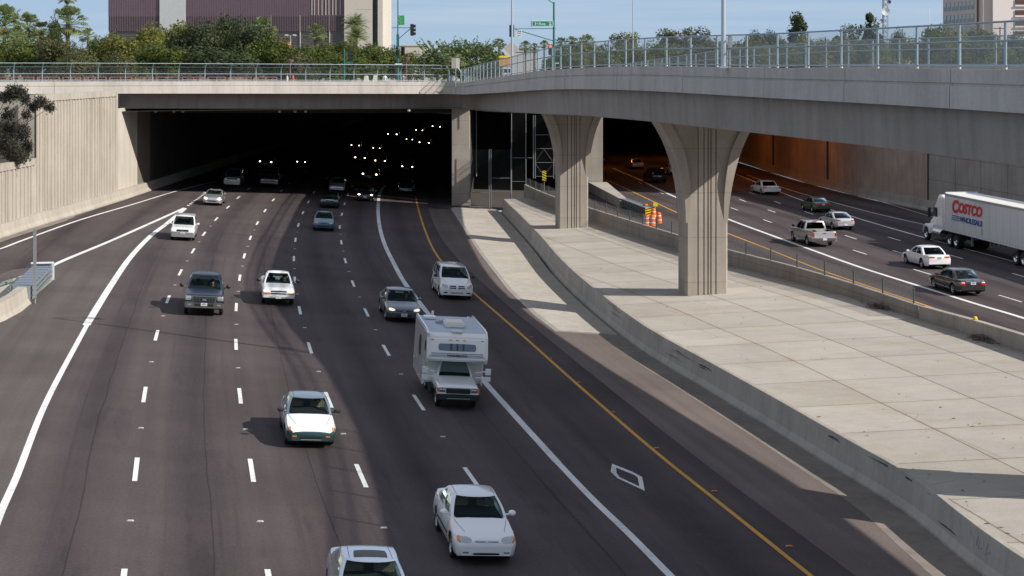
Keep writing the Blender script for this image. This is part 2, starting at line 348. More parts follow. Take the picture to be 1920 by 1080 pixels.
# left ramp gore surface (greyer asphalt)
Lp = [G(*p) for p in ((347, 390), (312, 420), (282.5, 442.5), (245, 482), (207, 537), (162, 610), (112, 702), (82, 762), (62, 810), (31, 892), (0, 962))]
Lt = sorted([(p.y, p.x) for p in Lp]); 
Gp = [G(*p) for p in ((347, 390), (275, 422), (200, 455), (125, 486), (92, 501))]; Gt = sorted([(p.y, p.x) for p in Gp])
def gore_l(Y): return interp(Gt, Y) if Y > Gt[0][0] else -29-(Gt[0][0]-Y)*0
strip('gore_road', lambda Y: min(gore_l(Y), interp(Lt, Y)-.05), lambda Y: interp(Lt, Y), [40+i*3 for i in range(31)]+[Lt[-1][0]], 'asphalt_gore', .004)
# --- markings
def ribbon(mb, pts, wd, dz, closed=False):
    """flat painted line of width wd through 3-D road points"""
    L_, R_ = [], []
    for i, p in enumerate(pts):
        a = pts[max(0, i-1)]; b = pts[min(len(pts)-1, i+1)]; t = (b-a); t.z = 0; t.normalize(); nn = Vector((t.y, -t.x, 0))*wd/2
        L_.append(p-nn); R_.append(p+nn)
    rows = [[(a.x, a.y, zz(a)+dz), (b.x, b.y, zz(b)+dz)] for a, b in zip(L_, R_)]
    mb.sheet(rows)
zz = lambda p: zl(p.x, p.y)
def dens(pts, k=5): return [Vector(p) for p in smooth_table([tuple(p) for p in pts], k)]
def line(pix, wd, material, s='L', extra=(), pre=()):
    global zz
    zz = (lambda p: zl(p.x, p.y)) if s == 'L' else (lambda p: s)
    pts = dens(list(pre)+[G(u, v, s) for u, v in pix]+list(extra))
    mb = MB(); ribbon(mb, pts, wd, .012); o = struct(mb.build('lane_marking', M[material], recalc=False)); return o
line([(722, 347), (712.5, 362.5), (709, 387.5), (711, 420), (720, 455), (737.5, 492.5), (760, 532.5), (800, 585)], .30, 'grey_white_paint')
line([(800, 585), (850, 645), (904, 711), (963, 777), (1045, 867)], .27, 'grey_white_paint')
line([(1045, 867), (1110, 935), (1180, 1002), (1257, 1080), (1330, 1150)], .24, 'grey_white_paint')
line([(779, 368), (785, 395), (800, 440), (820, 480), (858, 522), (900, 560), (975, 625), (1070, 710), (1220, 840), (1370, 960), (1520, 1080), (1650, 1180)], .16, 'yellow_paint')
line([(347, 391), (312, 420), (282.5, 442.5), (245, 482), (207, 537), (162, 610)], .36, 'white_paint')
line([(163, 610), (113, 702), (83, 762), (63, 810), (32, 892), (1, 962), (-20, 1020)], .22, 'white_paint')
line([(346, 390), (275, 422), (200, 455), (125, 486), (93, 501)], .30, 'white_paint')
line([(-60, 483), (0, 467), (50, 448), (150, 412.5), (250, 383), (325, 360), (375, 347), (405, 341)], .2, 'white_paint')
dA = [(255, 880), (271, 740), (293.5, 629), (315, 561.5), (338, 511), (362, 470.5), (382.5, 438.7), (405.5, 411), (427.5, 388.7), (447, 370.5), (467, 354)]
dB = [(472, 882), (450, 742.5), (442.5, 646), (443, 576), (449.5, 521), (458, 480), (469.5, 446), (482.5, 418.7), (497, 395), (512.5, 375), (527.5, 358), (543, 344), (559, 332.5), (574, 321.8)]
dC = [(677, 892), (616, 750), (581, 652.5), (562, 582), (553, 525), (551, 485), (554, 450), (559.5, 422), (568, 399), (578, 379), (588.5, 361), (599.5, 348), (612.5, 334), (626, 323)]
dD = [(886, 898), (785, 755), (724, 657), (687, 586), (662, 532), (647.5, 489), (640, 454.5), (637, 426), (641, 402), (646, 382.5), (652.5, 365), (660.5, 349.5), (671, 336)]
def dashes(pix, s='L', wd=.15, ln=3.05, ext=None):
    global zz
    zz = (lambda p: zl(p.x, p.y)) if s == 'L' else (lambda p: s)
    P = [G(u, v, s) for u, v in pix]
    if ext: P = [P[0]+(P[0]-P[1])]+P
    mb = MB()
    for i, p in enumerate(P):
        a = P[max(0, i-1)]; b = P[min(len(P)-1, i+1)]; t = (b-a).normalized()
        ribbon(mb, [p-t*ln/2, p, p+t*ln/2], wd, .013)
    struct(mb.build('lane_marking', M['white_paint'], recalc=False)); return P
PA = dashes(dA, ext=1); PB = dashes(dB, ext=1); PC = dashes(dC, ext=1); PD = dashes(dD, ext=1)
dashes([(353.2, 385.4), (357.4, 382.4), (361.3, 379.4), (365, 376.7), (368.9, 374.2), (372.7, 371.5), (376.1, 369.1), (379.1, 366.5), (382.1, 364), (386, 361.3)], wd=.22, ln=.9)
# HOV diamond
dm = [G(*p) for p in ((1147.5, 870), (1185, 885), (1204, 895), (1209, 921), (1157.5, 897), (1145, 885))]
di = [G(*p) for p in ((1155, 877.5), (1189, 891), (1196, 896.5), (1199, 913), (1161, 895), (1156, 887.5))]
mb = MB(); q = [(p.x, p.y, zl(p.x, p.y)+.013) for p in dm+di]; mb.add(q, [(i, (i+1) % 6, 6+(i+1) % 6, 6+i) for i in range(6)])
struct(mb.build('diamond_marking', M['grey_white_paint'], recalc=False))
# --- right carriageway
rl = [(20, 28.0), (40, 31), (70.9, 22.2+.3), (79.7, 19.9), (95.4, 16.1), (113, 11.6), (134, 7.2), (163, 1.9)]
WB = smooth_table([(20, 29.5), (45, 26.5), (70.9, 21.7), (79.7, 19.65), (87.9, 17.8), (95.4, 15.8), (104.3, 13.3), (113, 11.3), (124.2, 8.9), (134, 6.9), (149, 3.8), (163, 1.56), (172, .6)], 4)
def wb(Y): return interp(WB, Y)
RW = smooth_table([(15, 56), (60, 51.5), (85, 48.6), (105, 46.4), (130, 43.6), (158, 40.6), (181, 37.2), (223, 34.3), (300, 33), (470, 40)], 4)
def rw(Y): return interp(RW, Y)
rows, uvs = [], []
for Y in ROWS:
    xl, xr = (wb(Y)+.3 if Y < 160 else min(2, 2)), rw(Y)
    if Y > 190: xl = 8.5
    rows.append([(lerp(xl, xr, k/10), Y, ZR) for k in range(11)]); uvs.append([(xr-lerp(xl, xr, k/10)+.6, Y) for k in range(11)])
struct(MB().sheet(rows, uvs=uvs).build('road', M['asphalt_main'], recalc=False))
line([(1125, 333), (1170, 352), (1272, 400), (1360, 436), (1440, 467), (1535, 505), (1637, 540), (1720, 567.5), (1800, 595), (1920, 634), (2050, 678)], .18, 'yellow_paint', ZR)
line([(1150, 316), (1195, 335), (1235, 355), (1272, 372), (1360, 409), (1440, 439), (1520, 468), (1615, 502), (1735, 540), (1830, 570), (1920, 597), (2050, 642)], .3, 'white_paint', ZR)
line([(1340, 311), (1371, 323), (1421.7, 343.7), (1465, 361), (1505, 376), (1602.5, 407.5), (1640, 419), (1720, 442), (1800, 464), (1861, 480), (1912, 494), (1980, 514)], .2, 'white_paint', ZR)
line([(1400, 328), (1466.7, 351.7), (1521.7, 368.3), (1555, 377.5), (1640, 400), (1745, 424), (1850, 449), (1960, 476)], .15, 'white_paint', ZR)
line([(1440, 325), (1500, 341), (1602, 364), (1742, 405), (1850, 433), (1960, 460)], .12, 'grey_white_paint', ZR)
dashes([(1377, 392), (1439, 414.7), (1518, 442), (1612, 473), (1729, 510), (1894, 560)], ZR, .14)
dashes([(1338, 357), (1392.5, 376), (1446.7, 396), (1514, 419), (1595, 445), (1687.5, 474), (1806, 511), (1960, 557)], ZR, .14)
dashes([(1340, 335), (1371, 347), (1410, 362.5), (1457.5, 379.5), (1516.7, 399.5), (1592, 422), (1676.7, 448), (1790, 481), (1916, 518)], ZR, .14)
dashes([(1200, 343), (1240, 362), (1292, 382)], ZR, .12)
# --- road studs
stud = MB(); stud.prism([(-.1, 0), (.1, 0), (.06, .022), (-.06, .022)], -.06, .06, 'y')
s0 = stud.build('road_stud', mat('stud', (.55, .5, .48), .4)); tag(s0, 'small raised pavement marker on the lane line', 'road stud', 'raised pavement markers along the lanes')
SP = []
for PP in (PA, PB, PC, PD):
    for a, b in zip(PP[:8], PP[1:9]): SP.append(((a+b)/2, 0))
for i, (p, _) in enumerate(SP):
    o = s0 if i == 0 else s0.copy()
    if i: C.objects.link(o)
    o.location = (p.x, p.y, zl(p.x, p.y)+.002); o['label'] = 'small raised pavement marker between two white dashes of a freeway lane line'
yp = [(987, 632), (1021, 672), (1073, 717), (1137, 773), (1218, 840), (1325, 921), (1463, 1024)]
m_or = mat('stud_orange', (.6, .16, .04), .4)
me2 = s0.data.copy(); me2.materials.clear(); me2.materials.append(m_or)
for i, (u, v) in enumerate(yp):
    p = G(u, v); o = bpy.data.objects.new('road_stud', me2); C.objects.link(o); o.location = (p.x+.25, p.y, zl(p.x+.25, p.y)+.014)
    tag(o, 'amber raised pavement marker just beyond the yellow edge line', 'road stud', 'amber markers along the yellow line')
# --- median slab with the low barrier in front of it
SLY = [12+i*2.5 for i in range(64)]
def slabz(Y, t): return interp([(12, .72), (60, .74), (90, .8), (130, .78), (163, .8)], Y)+.05*t
rows, uv = [], []
for Y in SLY:
    if Y > 164: break
    a, b = toe(Y)+.32, wb(Y)+.05; r, q = [], []
    for k in range(7):
        x = lerp(a, b, k/6); r.append((x, Y, slabz(Y, x-a))); q.append((b-x+.6, Y*1.03))
    rows.append(r); uv.append(q)
struct(MB().sheet(rows, uvs=uv).build('median_pavement', M['conc_slab'], recalc=False))
def barrier(name, path, prof, material, label, cat='barrier', group=None, ends=True, smooth=None):
    """sweep profile (n, z) along path of (x, y, z0); n is to the right of travel"""
    rows = []
    for i, p in enumerate(path):
        a = Vector(path[max(0, i-1)]); b = Vector(path[min(len(path)-1, i+1)]); t = b-a; t.z = 0; t.normalize(); nn = Vector((t.y, -t.x, 0))
        rows.append([tuple(Vector(p)+nn*q+Vector((0, 0, z))) for q, z in prof])
    mb = MB().sheet(rows)
    if ends: mb.add(rows[0], [tuple(range(len(prof)))]); mb.add(rows[-1], [tuple(range(len(prof)))])
    o = mb.build(name, M[material], smooth=smooth)
    if label: tag(o, label, cat, group)
    return o
tp = [(toe(Y), Y, zl(toe(Y), Y)) for Y in [12+i*2 for i in range(77)] if Y < 164]
hb = lambda Y: slabz(Y, 0)-zl(toe(Y), Y)
rows = []
for i, (x, Y, z) in enumerate(tp):
    h = hb(Y)+.015
    rows.append([(x, Y, z-.1), (x, Y, z+.08), (x+.13, Y, z+.30), (x+.2, Y, z+h-.02), (x+.22, Y, z+h), (x+.4, Y, z+h), (x+.41, Y, z+h-.3)])
o = MB().sheet(rows).build('barrier', M['conc_barrier'], smooth=25); tag(o, 'low grey concrete barrier curving along the median slab, scuffed with black tyre marks', 'barrier')
# tyre scuffs and a chalk scrawl on the barrier
mb = MB()
def scuff(mb, Y0, Y1, f0, f1, seed, n=5):
    rr = random.Random(seed)
    for k in range(n):
        a = Y0+rr.random()*(Y1-Y0)*.4; b = Y1-rr.random()*(Y1-Y0)*.4; f = lerp(f0, f1, rr.random())
        rows = []
        for j in range(9):
            Y = lerp(a, b, j/8); x = toe(Y); z = zl(x, Y); h = hb(Y); hw = .022*math.sin(math.pi*(j+.5)/9)*(.4+rr.random())
            ff = f+.02*math.sin(j*.5+k); g = lambda q: (x+.13+.07*(q*h-.30)/(h-.3)-.006, Y, z+q*h)
            rows.append([g(ff-hw), g(ff+hw)])
        mb.sheet(rows)
mat('scuff', (.15, .145, .142), .8); mat('scuff_dark', (.075, .073, .072), .8)
for a in ((73.5, 78.5, .45, .85, 2), (71.5, 73.5, .65, .9, 3), (50, 55.5, .86, .97, 4), (86, 92, .5, .9, 6), (57.5, 59, .7, .9, 8), (47.5, 49.5, .35, .42, 9)):
    for q in range(4 if a[4] == 4 else 3): mb = MB(); scuff(mb, *a[:4], a[4]*10+q, 1); mb.build('scuff', M['scuff_dark' if a[4] in (4, 3) else 'scuff'], o, recalc=False)
mb = MB(); rr = random.Random(5)
for k in range(9):
    Y = 46.6-.16*k; x = toe(Y)-.012; z = zl(x, Y); h = hb(Y)
    def gg(q): return (toe(Y)+.13+.07*(q*h-.3)/(h-.3)-.01, Y, z+q*h)
    a = gg(.42+.2*rr.random()); b = gg(.62+.25*rr.random()); mb.tube(a, (b[0], b[1]-.2+.3*rr.random(), b[2]), .012, n=4)
mb.build('lettering', mat('chalk', (.5, .53, .58), .8), o)
# slab litter: leaves and twigs
mb = MB(); rr = random.Random(11)
for k in range(110):
    Y = 45+rr.random()**1.5*60; a, b = toe(Y)+.6, wb(Y)-.3; x = lerp(a, b, rr.choice((rr.random(), rr.random()**3, .33+.04*rr.random()))); z = slabz(Y, x-a+.28)+.012; t = rr.random()*6; L_ = .025+.09*rr.random()**2
    mb.add([(x+L_*math.cos(t), Y+L_*math.sin(t), z), (x+.3*L_*math.cos(t+1.5), Y+.3*L_*math.sin(t+1.5), z+.02), (x-L_*math.cos(t), Y-L_*math.sin(t), z), (x-.3*L_*math.cos(t+1.5), Y-.3*L_*math.sin(t+1.5), z)], [(0, 1, 2, 3)])
tag(mb.build('leaf_litter', mat('litter', (.12, .09, .07), .9), recalc=False), 'scattered dry leaves and twigs on the pale median slab', 'litter', kind='stuff')
# drifts of dead leaves along the median wall
mb = MB()
for Yc, ln in ((84, 1.5), (74, 1.3)):
    for k in range(230):
        t = rr.gauss(0, .4); Y = Yc+t*ln; d = abs(rr.gauss(0, .28))*(1-.5*abs(t)); x = wb(Y)-.06-d; a = toe(Y)+.32
        z = slabz(Y, x-a)+max(0, .22-.35*d)*rr.random()*math.exp(-t*t*2); s = .05+.05*rr.random(); q = rr.random()*6
        mb.add([(x+s*math.cos(q), Y+s*math.sin(q), z+.02), (x+s*math.cos(q+2), Y+s*math.sin(q+2), z+.04), (x+s*math.cos(q+4), Y+s*math.sin(q+4), z+.01)], [(0, 1, 2)])
tag(mb.build('leaf_litter', mat('litter_brown', (.22, .16, .13), .9), recalc=False), 'brown leaf drifts heaped against the median wall', 'litter', kind='stuff')
# --- median wall between slab and right carriageway
def whgt(Y): return interp([(20, .95), (60, .78), (79, .66), (80.5, .62), (95, .85), (113, .95), (165, 1.05)], Y)
YJ = 80.2
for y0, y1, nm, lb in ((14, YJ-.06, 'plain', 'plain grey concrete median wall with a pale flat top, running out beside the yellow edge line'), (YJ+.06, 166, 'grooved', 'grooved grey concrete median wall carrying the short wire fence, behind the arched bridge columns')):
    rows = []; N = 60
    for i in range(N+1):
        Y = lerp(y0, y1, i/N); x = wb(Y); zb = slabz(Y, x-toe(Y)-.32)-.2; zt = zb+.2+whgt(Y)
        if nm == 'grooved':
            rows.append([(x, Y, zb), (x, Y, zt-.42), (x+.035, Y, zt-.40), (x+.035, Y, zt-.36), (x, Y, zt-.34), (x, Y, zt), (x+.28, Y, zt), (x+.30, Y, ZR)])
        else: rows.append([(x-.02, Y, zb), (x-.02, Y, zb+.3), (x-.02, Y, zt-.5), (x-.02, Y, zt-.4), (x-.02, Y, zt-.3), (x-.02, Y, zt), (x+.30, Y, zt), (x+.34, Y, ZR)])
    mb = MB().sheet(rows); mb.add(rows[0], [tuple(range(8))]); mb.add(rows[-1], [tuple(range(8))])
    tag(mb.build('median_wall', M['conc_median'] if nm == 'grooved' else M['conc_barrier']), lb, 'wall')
def wtop(Y): return slabz(Y, wb(Y)-toe(Y)-.32)+whgt(Y)
# yellow reflector on the plain wall
p = Vector((wb(75.3)+.14, 75.3, wtop(75.3)))
tag(MB().lathe([(0, .0), (.1, .0), (.11, .08), (.06, .16), (0, .17)], 10, p).build('reflector', mat('refl_yellow', (.8, .55, .03), .3)), 'round yellow reflector on top of the plain median wall', 'reflector')
# fence on the median wall
mesh_net('net_dark', (.46, .46, .44), .05, .17); mat('post_dark', (.10, .13, .13), .5, .4); mat('galv', (.33, .42, .47), .5, .35); mat('galv_grey', (.35, .37, .38), .5, .4)  # the second galvanised steel is a greyer tone
f = empty('wire_fence', (wb(81), 81, wtop(81))); tag(f, 'short chain link fence with dark posts on the grooved median wall', 'fence')
def child(mb, name, m, par, **k):
    o = mb.build(name, m, par, **k); o.matrix_parent_inverse = par.matrix_world.inverted() if False else Matrix.Translation(-par.location); return o
yy = 81.
PY = []
while yy < 165: PY.append(yy); yy += 3.4
for i, Y in enumerate(PY):
    child(MB().tube((wb(Y)+.14, Y, wtop(Y)-.02), (wb(Y)+.14, Y, wtop(Y)+.78), .045, n=8), 'post', M['post_dark'], f)
rows, uv = [], []
for i in range(120):
    Y = 81+84*i/119; z = wtop(Y); rows.append([(wb(Y)+.14, Y, z+.03), (wb(Y)+.14, Y, z+.74)]); uv.append([(Y, 0), (Y, .71)])
child(MB().sheet(rows, uvs=uv), 'wire_netting', M['net_dark'], f, recalc=False)
# --- left side: barrier, ribbed wall, lower wall, recess
LB = [(-34.75, Y, zl(-34.75, Y)) for Y in range(60, 152, 3)]+[(-34.75, 151, zl(-34.75, 151)), (-34.9, 162, zl(-34.9, 162)), (-35, 260, 1.6), (-34, 380, 1.6)]
barrier('barrier', LB, [(0.0, 0), (0, .1), (-.16, .34), (-.24, .85), (-.5, .87), (-.5, 0)], 'conc_wall', 'pale sunlit concrete barrier along the foot of the ribbed retaining wall')
rows, uvs = [], []
for x, Y, z in LB[:32]: rows.append([(x-.02, Y, z+.012), (x+lerp(.9, .2, min(1, max(0, (Y-100)/60))), Y, zl(x+.9, Y)+.008)])
struct(MB().sheet(rows).build('gutter_path', M['conc_gutter'], recalc=False))
XW = -35.3
def ribbed(mb, x, y0, y1, z0, z1f, seed, rd=.10):
    """wall facing +x along y with cast fins"""
    rr = random.Random(seed); y = y0; pr = [(y0, 0)]
    while y < y1-.6:
        g = .25+rr.random()*.55; wdt = .16+rr.random()*.22
        pr += [(y+g, 0), (y+g+.02, rd), (y+g+wdt, rd), (y+g+wdt+.02, 0)]; y += g+wdt+.02
    pr = [q for q in pr if q[0] < y1]+[(y1, 0)]
    mb.sheet([[(x+d, yy_, z0), (x+d, yy_, z1f(yy_))] for yy_, d in pr])
wl = empty('ribbed_wall', (XW, 140, 1)); tag(wl, 'tall sunlit beige retaining wall with vertical ribs beside the tunnel mouth', 'wall')
mb = MB(); YC = 123.4
ribbed(mb, XW, YC, 148.9, .5, lambda y: 11.0, 3); ribbed(mb, XW, 58, YC, .5, lambda y: 6.35, 4)
child(mb, 'ribbed_face', M['conc_wall'], wl, recalc=False)
mb = MB(); mb.box((XW-.12, (YC+149)/2-.0, 11.25), (.5, 149-YC, .5)); mb.box((XW-.12, (58+YC)/2-.1, 6.6), (.5, YC-58, .5))
mb.box((XW-.6, YC+.4, 8.9), (1.2, .8, 4.2)); mb.box((XW-.25, 149.3, 5.7), (.46, .7, 10.6))
child(mb, 'coping', M['conc_wall'], wl)
# the recess behind the lower wall, with its own ribbed back wall
wl2 = empty('recess_wall', (-41, 110, 6)); tag(wl2, 'set back ribbed wall half in shade behind the dark planter tree', 'wall')
mb = MB(); ribbed(mb, -42, 90, YC+.8, 3, lambda y: 10.8, 6); child(mb, 'ribbed_face', M['conc_wall'], wl2, recalc=False)
mb = MB().box((-42.1, 107, 11.0), (.5, 34, .5)); mb.sheet([[(-42, YC+.8, 3), (-42, YC+.8, 11)], [(XW-.2, YC+.8, 3), (XW-.2, YC+.8, 11)]]); child(mb, 'coping', M['conc_wall'], wl2)
struct(MB().sheet([[(-42, 80, 6.0), (XW-.3, 80, 6.0)], [(-42, YC+.8, 6.0), (XW-.3, YC+.8, 6.0)]]).build('planter_ground', mat('dirt', (.16, .12, .09), .95, var=.3), recalc=False))
# ================================================================== BRIDGES AND TUNNELS
LP = [(-60, 137.7, 12.35, 9.85), (-46, 145, 12.33, 9.82), (-35, 150.8, 12.32, 9.80), (-20, 158.6, 12.26, 9.6), (-9.5, 164.0, 12.2, 9.47), (-6.4, 164.9, 12.16, 9.45), (-5.0, 162.2, 12.12, 9.5), (-4.35, 155, 12.2, 9.63), (-2.7, 140, 12.53, 9.87),
      (-1.2, 127, 12.79, 10.13), (0, 116, 13.01, 10.36), (1.6, 104, 13.3, 10.6), (3.0, 93.5, 13.44, 10.83), (4.6, 84.5, 13.53, 10.93), (6.3, 77, 13.55, 10.95),
      (8.0, 70.4, 13.51, 10.91), (9.7, 64.1, 13.46, 10.86), (11.06, 57.7, 13.44, 10.84), (12.36, 50.9, 13.42, 10.81), (13.5, 43.3, 13.39, 10.79), (14.7, 33, 13.37, 10.75), (15.6, 20, 13.35, 10.7)]
LP = smooth_table(LP, 6)
RP = smooth_table([(27.9, 20, 13.35, 10.7), (27.2, 33, 13.37, 10.75), (25.5, 46.5, 13.4, 10.79), (22.4, 60, 13.44, 10.84), (19.6, 72, 13.5, 10.9), (16.8, 86, 13.53, 10.95), (14.3, 101, 13.4, 10.7), (12.4, 118, 13.1, 10.4), (10.6, 137, 12.7, 10.0), (9.2, 158, 12.3, 9.6), (8.6, 175, 12.2, 9.5), (8.0, 190, 12.2, 9.5), (9, 190.5, 12.2, 9.5), (25, 182, 12.2, 9.5), (41, 173, 12.2, 9.5), (80, 152, 12.2, 9.5)], 6)
def fascia(path, side):
    """parapet and girder swept on the outer side; side=+1: outside is to the right of travel"""
    para, gird = [], []
    for i, p in enumerate(path):
        a = Vector(path[max(0, i-1)][:2]); b = Vector(path[min(len(path)-1, i+1)][:2]); t = (b-a).normalized(); nn = Vector((t.y, -t.x))*side
        x, y, zt, zb = p; hp = (zt-zb)*.44
        def q(nf, z): return (x+nn.x*nf, y+nn.y*nf, z)
        para.append([q(-.30, zt-.95), q(-.28, zt), q(0, zt), q(0, zt-.40), q(-.05, zt-.42), q(-.05, zt-.47), q(.03, zt-.50), q(.04, zt-hp), q(-.16, zt-hp-.02)])
        rc = lerp(1.75, .34, max(0, min(1, (i-34)/34))) if p[0] < 8 and path is LP else .34
        gird.append([q(-.16, zt-hp-.01), q(-rc, zt-hp-.015), q(-rc-.08, zb+.02), q(-rc-.13, zb), q(-rc-.5, zb)])
    return para, gird
# travel along LP goes from the left end towards the camera: outside (camera side / left fascia) is to its right
para, gird = fascia(LP, 1)
br = empty('overpass', (0, 116, 10)); tag(br, 'curving concrete overpass sweeping from the dark tunnel mouth over the slab', 'bridge')
def joints(par, path, idx):
    mb = MB()
    for i in idx:
        r = par[i]; r2 = par[i+1]; t = (Vector(r2[2])-Vector(r[2])).normalized()*.03; t.z = 0
        nrm = Vector((t.y, -t.x, 0)).normalized()*.004
        mb.sheet([[Vector(q)+nrm, Vector(q)+nrm+t] for q in r[1:8]])
    return mb
child(MB().sheet(para), 'parapet', M['conc_bridge'], br, smooth=25, recalc=False)
for k in (9, 33, 47, 55, 64, 72, 80, 88, 96, 103, 110): child(joints(para, LP, [k]), 'expansion_joint', M['joint'], br, recalc=False)
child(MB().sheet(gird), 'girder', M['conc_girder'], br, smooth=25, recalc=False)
para2, gird2 = fascia(RP[:72], 1)
# RP runs away from the camera: its outer side (+X) is to the right of travel
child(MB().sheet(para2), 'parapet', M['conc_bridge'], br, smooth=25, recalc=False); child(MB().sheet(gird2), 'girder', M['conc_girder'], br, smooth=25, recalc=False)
# deck and soffit of the ramp
def byY(path, Y):
    for p, q in zip(path, path[1:]):
        if (p[1]-Y)*(q[1]-Y) <= 0 and p[1] != q[1]: t = (Y-p[1])/(q[1]-p[1]); return tuple(lerp(a, b, t) for a, b in zip(p, q))
LPr = LP[36:]; RPr = RP[:67]
YS = [20+i*3 for i in range(48)]
top, bot = [], []
for Y in YS:
    a, b = byY(LPr, min(Y, 160)), byY(RPr, min(Y, 189))
    top.append([(a[0]+.28, Y, a[2]-.95), (b[0]-.28, Y, b[2]-.95)]); bot.append([(lerp(a[0]+.6, b[0]-.6, k/4), Y, lerp(a[3], b[3], k/4)) for k in range(5)])
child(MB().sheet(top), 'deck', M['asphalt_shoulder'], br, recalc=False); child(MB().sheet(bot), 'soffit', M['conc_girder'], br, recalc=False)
# --- arched columns
def column(cx, cy, rz, zb, label):
    t = empty('bridge_column', (cx, cy, zb), rz); tag(t, label, 'column', 'arched columns under the overpass')
    Hc = 10.9-zb; prof = []
    n = 26; hw0, hw1, fl = 1.17, 2.98, 5.9
    def hw(z):
        k = max(0, (z-(Hc-fl))/fl); return hw0+(hw1-hw0)*(.62*k**1.75+.38*k**4)
    zs = [0, Hc-fl]+[Hc-fl+fl*i/n for i in range(1, n+1)]
    D = 1.0; gx = [-.52, -.22, .02, .14, .42, .52]
    # outline with grooves on front and back: sections at each z
    def ring(z):
        h = hw(z); pts = []
        gw = .035; gd = .10; c = .10
        xs = []
        base = [-.50, -.17, .06, .22, .50]
        f = [(-h, -D+c), (-h+c, -D)]
        for g in base: f += [(g-gw, -D), (g-gw+.01, -D+gd), (g+gw-.01, -D+gd), (g+gw, -D)]
        f += [(h-c, -D), (h, -D+c)]
        b = [(x, -y) for x, y in reversed(f)]
        return f+b
    rows = [[(x, y, z) for x, y in ring(z)]+[(ring(z)[0][0], ring(z)[0][1], z)] for z in zs]
    MB().sheet(rows).build('shaft', M['conc_pier'], t, smooth=30)
    # raised arch border on the flare
    for s in (-1, 1):
        rows = []
        for z in zs[1:]:
            h = hw(z); pr_ = .26*min(1, max(0, (z-zs[1])/2.4)); wr_ = .20+.36*min(1, (z-zs[1])/4); rows.append([(s*(h+.012), -D-pr_+.012, z), (s*(h-wr_), -D-pr_+.012, z), (s*(h-wr_-.02), -D+.03, z)]); 
        mb = MB().sheet(rows); mb.sheet([[(s*(hw(z)+.012), -D-.26*min(1, (z-zs[1])/2.4)+.012, z), (s*(hw(z)+.012), D, z)] for z in zs[1:]])
        mb.sheet([[(s*(hw(z)-.32), D-.02, z), (s*(hw(z)-.32), D+.06, z), (s*(hw(z)+.015), D+.06, z)] for z in zs[1:]])
        mb.build('arch_rib', M['conc_pier'], t, smooth=30)
    return t
c1 = column((1072-960)*132/F+.0, 132.2, R(7), .8, 'smaller looking arched column beside the tall wire gates')
c2 = column((1318-960)*92.2/F, 92.3, R(7), .8, 'big arched concrete column with vertical grooves standing on the median slab')
c3 = column(18.6, 48.8, R(7), .9, 'arched column whose shadow falls across the slab from beside the picture')
# --- portal piers
tag(MB().box(((863.5-960)*167/F, 168.5, 4.6), (1.78, 2.6, 9.75)).build('portal_pier', M['conc_pier'], bevel=.04), 'square concrete pier between the dark tunnel mouth and the wire gates', 'column')
# --- tunnel shells (left and right carriageways)
tn = empty('tunnel', (-15, 170, 5)); tag(tn, 'dark road tunnel swallowing the oncoming lanes', 'tunnel')
yr = [150, 158, 166, 180, 200, 240, 300, 360, 420, 480]
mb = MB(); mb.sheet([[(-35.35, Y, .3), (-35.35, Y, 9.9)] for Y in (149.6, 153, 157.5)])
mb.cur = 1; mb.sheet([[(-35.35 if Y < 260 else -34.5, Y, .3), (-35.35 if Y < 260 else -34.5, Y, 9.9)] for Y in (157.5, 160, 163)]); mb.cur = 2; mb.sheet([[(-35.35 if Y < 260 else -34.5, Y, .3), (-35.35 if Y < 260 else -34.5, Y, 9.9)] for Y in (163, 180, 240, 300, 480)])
child(mb, 'side_wall', [M['conc_pale'], M['conc_mid_shade'], M['conc_soot_shade']], tn, recalc=False)  # concrete darkens inward: tunnel shade put into the wall colour
def cxl(Y): return interp([(166, -4.3), (200, -4.5), (250, -5), (350, -3), (480, 3)], Y)
mb = MB(); mb.sheet([[(cxl(Y), Y, -.6), (cxl(Y), Y, 9.9)] for Y in (170, 200, 250, 300, 350, 420, 480)]); child(mb, 'divider_wall', M['conc_soot_shade'], tn, recalc=False)
mb = MB(); mb.sheet([[(-60, 480, -1), (-60, 480, 11)], [(90, 480, -1), (90, 480, 11)]]); child(MB().sheet([[(-4.5, 214, -1), (-4.5, 214, 10)], [(8.4, 216, -1), (8.4, 216, 10)]]), 'back_wall', M['conc_soot_shade'], tn, recalc=False); child(mb, 'added_end_wall', M['conc_soot_shade'], tn, recalc=False)  # end wall added to close the tunnel in black
# ceiling: polygon behind the portal line, crossed by girders
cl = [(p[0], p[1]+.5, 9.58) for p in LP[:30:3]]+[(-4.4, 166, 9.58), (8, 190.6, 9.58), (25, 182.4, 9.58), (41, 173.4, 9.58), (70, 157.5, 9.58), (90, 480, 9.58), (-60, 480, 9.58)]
mb = MB(); mb.add(cl, [tuple(range(len(cl)))]); child(mb, 'ceiling', M['conc_soot_shade'], tn, recalc=False)
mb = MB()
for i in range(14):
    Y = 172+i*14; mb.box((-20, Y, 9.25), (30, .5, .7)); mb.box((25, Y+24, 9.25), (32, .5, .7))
child(mb, 'ceiling_beam', M['conc_soot_shade'], tn)
# little lamps under the portal edge
for u in (290, 324, 341, 523, 552, 572, 766):
    p = at(u, 205, 160 if u < 600 else 163); t = empty('bulkhead_lamp', (p.x, p.y+.5, 9.45)); tag(t, 'tiny unlit lamp hanging under the girder of the dark tunnel mouth', 'lamp', 'small lamps under the tunnel girder')
    MB().lathe([(0, 0), (.12, 0), (.16, -.12), (.1, -.2), (0, -.22)], 8).build('housing', mat('lamp_grey', (.5, .5, .5), .4), t)
